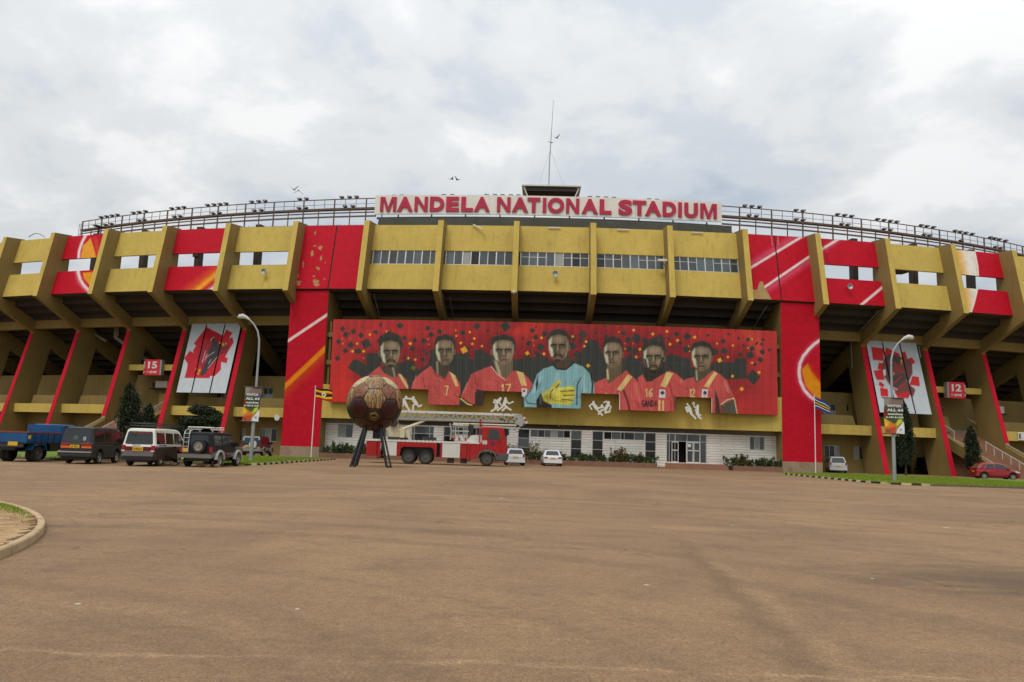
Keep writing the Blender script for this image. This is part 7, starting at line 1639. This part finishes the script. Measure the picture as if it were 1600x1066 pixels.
tree('cypress', 'dark cypress partly hidden behind the right lamp banner', 'tree', (36.2, 73.6, 0), 7.1, spindle(6.0, .85, 16, 5, 1.0), 13000, .13, 'cypress', .1, 41)
def spread(r_):
    k = r_.randrange(13); r0 = random.Random(k * 7 + 1); a = r0.uniform(0, 6.28); h = r0.uniform(.1, 1); R1 = 1.75 * (1 - h * .55) * r0.uniform(.55, 1)
    c = Vector((R1 * cos(a), R1 * sin(a), .9 + 2.7 * h)); v = Vector((r_.gauss(0, 1), r_.gauss(0, 1), r_.gauss(0, 1))).normalized() * (r_.random() ** .4)
    return (c.x + v.x * .85, c.y + v.y * .85, c.z + v.z * .38), None
tree('spreading_conifer', 'dark spreading conifer behind the black off-road car', 'tree', (-22.3, 58, 0), 3.9, spread, 18000, .13, 'cypress', .12, 51, upright=.2)

# planter shrubs: five kinds, copied
def clump(R_, H_, seed, n=22, spike=.5):
    r0 = random.Random(seed); S_ = [(r0.uniform(-R_, R_), r0.uniform(-.35, .35), r0.uniform(.5, 1) * H_) for _ in range(n)]
    def f(r_):
        x, y, h = r_.choice(S_); k = r_.random() ** .7; w = .12 * (1.1 - k * spike)
        return (x * (1 + .12 * k) + r_.gauss(0, w), y + r_.gauss(0, w), .05 + h * k), None
    return f
kinds = []
for k, (R_, H_, n, mt, sz) in enumerate([(.75, .85, 900, 'bush', .12), (.8, .95, 950, 'bush', .13), (.6, .75, 700, 'bush', .12), (.7, 1.25, 1000, 'bushred', .12), (.5, 1.5, 420, 'bushred', .12)]):
    t = thing('shrub', 'x', 'shrub', (0, 0, 0)); raw('foliage', leaves(n, clump(R_, H_, 60 + k, 16, .6), sz, 70 + k, upright=.5), MAT[mt], t)
    m = MB(); r0 = random.Random(k)
    for q in range(5): a, b = r0.uniform(-R_ * .5, R_ * .5), r0.uniform(-.2, .2); m.tube([(a * .4, b * .4, 0), (a, b, H_ * .7)], [.025, .01], 4)
    obj('stem', m, MAT['bark'], t); kinds.append(t)
plan_ = []
x = 4.68
rn = random.Random(17)
special = {4.80: (1, 1.15), 5.14: (3, .95), 7.02: (4, 1.0), 7.30: (4, 1.1), 7.42: (3, .9), 8.38: (3, 1.05), 9.98: (3, 1.05), 6.95: (4, .9)}
while x < 8.84:
    plan_.append((x, rn.choice([0, 1, 2, 0, 1]), rn.uniform(.8, 1.12), 'mid')); x += rn.uniform(.11, .155)
x = 9.86
while x < 10.42: plan_.append((x, rn.choice([0, 1, 2]), rn.uniform(.8, 1.05), 'right')); x += rn.uniform(.11, .15)
used_k = set(); nsh = {}
def ORD2(n): return ORD[n - 1] if n <= len(ORD) else '%dth' % n
for (i, kd, s, wh) in plan_ + [(a, b[0], b[1], 'sp') for a, b in special.items()]:
    loc = SW(i, -2.0 + rn.uniform(-.4, .4), .38)
    if wh == 'sp':
        lab = {4.80: 'leafy green shrub at the left end of the long planter', 5.14: 'rounded bronze-green shrub just left of the football sculpture legs', 7.02: 'sparse tall shrub right behind the truck cab', 7.30: 'sparse tall shrub behind the white sedan, right of its roof', 7.42: 'reddish bushy shrub right above the white sedan', 8.38: 'tall rounded bronze shrub before the third window row', 9.98: 'tall rounded bronze shrub in the right planter', 6.95: 'sparse upright shrub between the truck cab and the white sedan'}[i]; grp = None
    else:
        nsh[wh] = nsh.get(wh, 0) + 1; lab = 'low dark green shrub, %s from the left in the %s' % (ORD2(nsh[wh]), 'long planter' if wh == 'mid' else 'short right planter'); grp = 'shrubs in the long planter' if wh == 'mid' else 'shrubs in the right planter'
    if kd not in used_k: t = kinds[kd]; used_k.add(kd); t.location = loc; t.rotation_euler = (0, 0, rn.uniform(-.4, .4)); t.scale = (s, s, s)
    else: t = dup(kinds[kd], loc, rn.choice([0, pi]) + rn.uniform(-.4, .4), scale=(s, s, s * rn.uniform(.9, 1.12)))
    t['label'] = lab
    if grp: t['group'] = grp
    elif 'group' in t: del t['group']

# ------------------------------------------------------------------ grass islands with painted kerbs
def sheet(name, pts, z, m, **k): return obj(name, MB().prism([(x, y, 0) for x, y in pts], [(x, y, z) for x, y in pts]), m, **k)
gm = mat('turf_base', (92, 118, 36), .95, .2, .8, 0, .2, .5, 25)
left_is = [(-60, 47.45), (-16.6, 47.45), (-15.5, 48.4), (-15.25, 50), (-15.25, 70.5), (-19, 73.2), (-26, 71.5), (-60, 69)]
right_is = [(23.1, 66.8), (22.95, 53), (23.2, 50.6), (24.4, 49.5), (26.5, 49.35), (60, 49.35), (60, 70), (44, 71.5), (36, 72.5), (26.5, 73.5)]
for nm, pts in (('left', left_is), ('right', right_is)): sheet('grass_island', pts, .09, gm, kind='structure', label='raised strip of short green grass on the %s' % nm)
def grass(name, region, n, seed, lab):
    r_ = random.Random(seed); vs, fs = [], []
    for _ in range(n):
        x, y = region(r_); h = r_.uniform(.05, .13); a = r_.uniform(0, 6.28); w = .035; b = len(vs)
        vs += [(x - w * cos(a), y - w * sin(a), .085), (x + w * cos(a), y + w * sin(a), .085), (x + r_.uniform(-.04, .04), y + r_.uniform(-.04, .04), .09 + h)]; fs.append((b, b + 1, b + 2))
    m = MB(); m.v = vs; m.f = fs; m.m = [0] * len(fs); o = raw(name, m, MAT['grass']); tag(o, lab, 'grass', kind='stuff'); return o
grass('grass', lambda r_: (-15.35 - abs(r_.gauss(0, 5.5)), 47.6 + r_.random() ** 1.3 * 22), 42000, 1, 'short green grass on the left island')
grass('grass', lambda r_: (23.3 + r_.random() ** .8 * 15, 49.6 + r_.random() ** 1.2 * 21), 52000, 2, 'short green grass on the right island')
kw, kb_ = mat('flaking_white_kerb_paint', (196, 184, 140), .8, .15, 3, dirt=.5), mat('flaking_black_kerb_paint', (38, 36, 30), .8, .2, 3, dirt=.3); kd_ = mat('grimy_kerb_concrete', (104, 92, 74), .9, .2, 2, dirt=.6)
def kerb(label, path, L0, pat):
    root = bpy.data.objects.new('kerb', None); COL.objects.link(root); root['kind'] = 'structure'; root['label'] = label
    pts = [Vector((x, y, 0)) for x, y in path]; seg = []; acc = 0; k = 0
    for a, b in zip(pts, pts[1:]):
        d = (b - a); l_ = d.length; n_ = max(1, round(l_ / L0))
        for q in range(n_):
            p, e = a + d * q / n_, a + d * (q + 1) / n_; mid = (p + e) / 2; m = pat(k, mid); k += 1
            dd = (e - p).normalized() * .012
            mb_ = MB().bar(p + dd + Vector((0, 0, .055)), e - dd + Vector((0, 0, .055 + .006 * ((k * 7) % 3 - 1))), .16, .14); obj('kerb_stone', mb_, m, root)
kerb('kerb of alternating black and white stones around the left grass', [(-30, 47.35), (-16.6, 47.35), (-15.6, 47.9), (-15.2, 48.9), (-15.16, 50), (-15.16, 70.6)], .62, lambda k, m: (kw if k % 2 else kb_) if m.y > 47.6 or m.x > -18 else kd_)
kerb('kerb of alternating black and white stones around the right grass', [(23.0, 67), (22.85, 53), (23.0, 51.2), (23.6, 49.9), (24.6, 49.35), (26.2, 49.2), (60, 49.2)], .62, lambda k, m: (kw if k % 2 else kb_) if m.x < 25.2 else (kw if m.x < 26.4 and k % 2 else kd_))
# loose stones under the vans
stm = mat('loose_stone', (122, 100, 72), .9, .2, 3)
for (x, y, n_, lab) in ((-18.6, 43.6, 3, 'minibus'), (-16.1, 43.3, 3, 'black off-road car')):
    for k in range(n_):
        m = MB(); r_ = random.Random(int(x * 10) + k); pr = [(.02, 0), (.16, .02), (.2, .08), (.13, .15), (.02, .17)]; m.lathe(pr, 7, 'z'); m.v = [(a * r_.uniform(.8, 1.3), b * r_.uniform(.8, 1.3), c * r_.uniform(.8, 1.2)) for a, b, c in m.v]
        o = obj('stone', m, stm); o.location = (x + k * .42 - .3, y + r_.uniform(-.2, .2), 0); tag(o, 'brown stone in the heap lying under the rear of the ' + lab, 'stone', 'stones under the ' + lab)

# ------------------------------------------------------------------ kerbed island with block paving, lower left
IC = Vector((-19.18, 6.69, 0)); IR = 13.42
ring = [(IC.x + (IR - .10) * cos(a), IC.y + (IR - .10) * sin(a)) for a in np.linspace(-.5, 2.0, 60)] + [(IC.x, IC.y)]
sheet('paved_island', ring, .090, mat('joint_sand', (92, 68, 44), .95, .15, 2), kind='structure', label='raised round paved island at the lower left corner')
root = bpy.data.objects.new('kerb', None); COL.objects.link(root); root['kind'] = 'structure'; root['label'] = 'curved concrete kerb round the paved island'
kc = mat('weathered_kerb_concrete', (176, 152, 116), .9, .12, 2.5, 0, .12, .5, 40, dirt=.5)
a = -.45; k = 0; rn = random.Random(8)
while a < 1.9:
    da = .9 / IR; m = MB(); pr = []
    A0, A1 = a + .0011, a + da - .0011; n_ = 4; rings = []
    for q in range(n_ + 1):
        t = A0 + (A1 - A0) * q / n_; j = 0
        rings.append([(IC.x + r * cos(t), IC.y + r * sin(t), z) for r, z in ((IR - .095, -.02), (IR + .012, -.02), (IR + .012, .104), (IR - .004, .122), (IR - .083, .122), (IR - .095, .11))])
    fs = [];
    for q in range(n_):
        for j in range(6): fs.append((q * 6 + j, q * 6 + (j + 1) % 6, (q + 1) * 6 + (j + 1) % 6, (q + 1) * 6 + j))
    fs += [tuple(range(6))[::-1], tuple(n_ * 6 + j for j in range(6))]
    m.add([v for r_ in rings for v in r_], fs); o = obj('kerb_stone', m, kc, root); o.location = (0, 0, rn.uniform(-.003, .003)); a += da
# wavy interlocking blocks: the near ones singly, the rest as one piece
pav = [mat('clay_paving_block', (164, 132, 92), .9, .14, 3, 0, .12, .4, 40, dirt=.35), mat('pale_paving_block', (176, 148, 108), .9, .14, 3, 0, .12, .4, 40, dirt=.35), mat('dark_paving_block', (144, 112, 78), .9, .14, 3, 0, .12, .4, 40, dirt=.4)]
def block_poly(): return [(-.105, -.045), (-.06, -.058), (0, -.042), (.06, -.058), (.105, -.045), (.112, 0), (.105, .045), (.06, .032), (0, .048), (-.0, .048), (-.06, .032), (-.105, .045), (-.098, 0)]
bp = [p for k, p in enumerate(block_poly()) if k != 9]
def blk_mesh():
    m = MB(); ins_ = inset(bp, .008); n_ = len(bp); m.v = [(x, y, 0) for x, y in bp] + [(x, y, .05) for x, y in bp] + [(x, y, .058) for x, y in ins_]
    m.f = [(k, (k + 1) % n_, n_ + (k + 1) % n_, n_ + k) for k in range(n_)] + [(n_ + k, n_ + (k + 1) % n_, 2 * n_ + (k + 1) % n_, 2 * n_ + k) for k in range(n_)] + [tuple(2 * n_ + k for k in range(n_))]; m.m = [0] * len(m.f); return m
pm = [link('x', blk_mesh().mesh('block'), p) for p in pav]; pme = [o.data for o in pm]
for o in pm: bpy.data.objects.remove(o)
isl = bpy.data.objects.new('block_paving', None); COL.objects.link(isl); isl['kind'] = 'structure'; isl['label'] = 'wavy interlocking clay blocks paving the island'
cand = []
ang = radians(58); ca, sa = cos(ang), sin(ang)
for ix in range(-160, 160):
    for iy in range(-160, 160):
        u, v = ix * .222 + (iy % 2) * .111, iy * .098
        x, y = -8.5 + u * ca - v * sa, 13 + u * sa + v * ca
        if hypot(x - IC.x, y - IC.y) > IR - .19: continue
        if not (8.5 < y < 19): continue
        px, py = image_px((x, y, .06))
        if px < -90: continue
        cand.append((hypot(x, y), x, y, px > -5))
cand.sort(key=lambda c: (not c[3], c[0])); rn = random.Random(4); rest = MB(); proto = blk_mesh()
for k, (d, x, y, vis) in enumerate(cand):
    tz = rn.uniform(-.004, .004); rz = ang + rn.uniform(-.03, .03); mi = rn.choice([0, 0, 1, 2])
    if k < 300 and vis:
        o = bpy.data.objects.new('block', pme[mi]); COL.objects.link(o); o.parent = isl; o.location = (x, y, .050 + tz); o.rotation_euler = (rn.uniform(-.02, .02), rn.uniform(-.02, .02), rz)
    else:
        c_, s_ = cos(rz), sin(rz); rest.add([(x + p[0] * c_ - p[1] * s_, y + p[0] * s_ + p[1] * c_, .050 + tz + p[2]) for p in proto.v], proto.f, mi)
if rest.v:
    me = bpy.data.meshes.new('more_blocks'); me.from_pydata(rest.v, [], rest.f); me.polygons.foreach_set('material_index', rest.m); me.update(); link('more_blocks', me, pav, isl, kind='stuff')
r_ = random.Random(6); vs, fs = [], []
for _ in range(2600):
    a = r_.gauss(.82, .11); rr_ = IR - .16 - abs(r_.gauss(0, .16)); x, y = IC.x + rr_ * cos(a), IC.y + rr_ * sin(a); h = r_.uniform(.03, .10); b = len(vs); t = r_.uniform(0, 6.28)
    vs += [(x - .008 * cos(t), y - .008 * sin(t), .09), (x + .008 * cos(t), y + .008 * sin(t), .09), (x + r_.uniform(-.04, .04), y + r_.uniform(-.04, .04), .09 + h * .8)]; fs.append((b, b + 1, b + 2))
m = MB(); m.v = vs; m.f = fs; m.m = [0] * len(fs); tag(raw('grass', m, MAT['grass']), 'tuft of green grass inside the curved kerb of the paved island', 'grass', kind='stuff')

# ------------------------------------------------------------------ litter
lit = [(783, 779, .22, 'white', 'white paper scrap far out on the tarmac, left of centre'), (1010, 915, .12, 'white', 'white paper scrap on the near tarmac, right of centre'), (1213, 800, .16, 'green', 'bright green scrap on the far tarmac at the right'), (1363, 905, .1, 'white', 'white scrap beside the dark worn patch in the tarmac'), (1478, 825, .25, 'white', 'pale long paper strip on the tarmac at the far right'),
       (465, 953, .09, 'white', 'tiny pale scrap on the near tarmac, left of centre'), (122, 945, .1, 'white', 'pale flat scrap on the near tarmac at the lower left'), (837, 805, .12, 'white', 'tiny white scrap on the mid tarmac'), (1144, 821, .12, 'white', 'tiny white scrap on the mid tarmac at the right')]
lw = mat('dusty_paper', (182, 174, 160), .8)
for x, y, s, c, lab in lit:
    s *= .8
    d = _F + _R * (x - 800) / F_PX - _U * (y - 533) / F_PX; t = -EYE / d[2]; P = (d[0] * t, d[1] * t, .004); r_ = random.Random(x)
    ring = [(s * .42 * cos(a) * r_.uniform(.6, 1.1), s * .34 * sin(a) * r_.uniform(.6, 1.1)) for a in np.linspace(0, 2 * pi, 8)[:-1]]
    m = MB().prism([(a, b, 0) for a, b in ring], [(a * .9, b * .9, .005) for a, b in ring])
    o = obj('litter', m, lw if c == 'white' else mat('green_plastic', (90, 190, 40), .5)); o.location = P; tag(o, lab, 'litter')
# ------------------------------------------------------------------ light haze of the humid air: none needed at this range
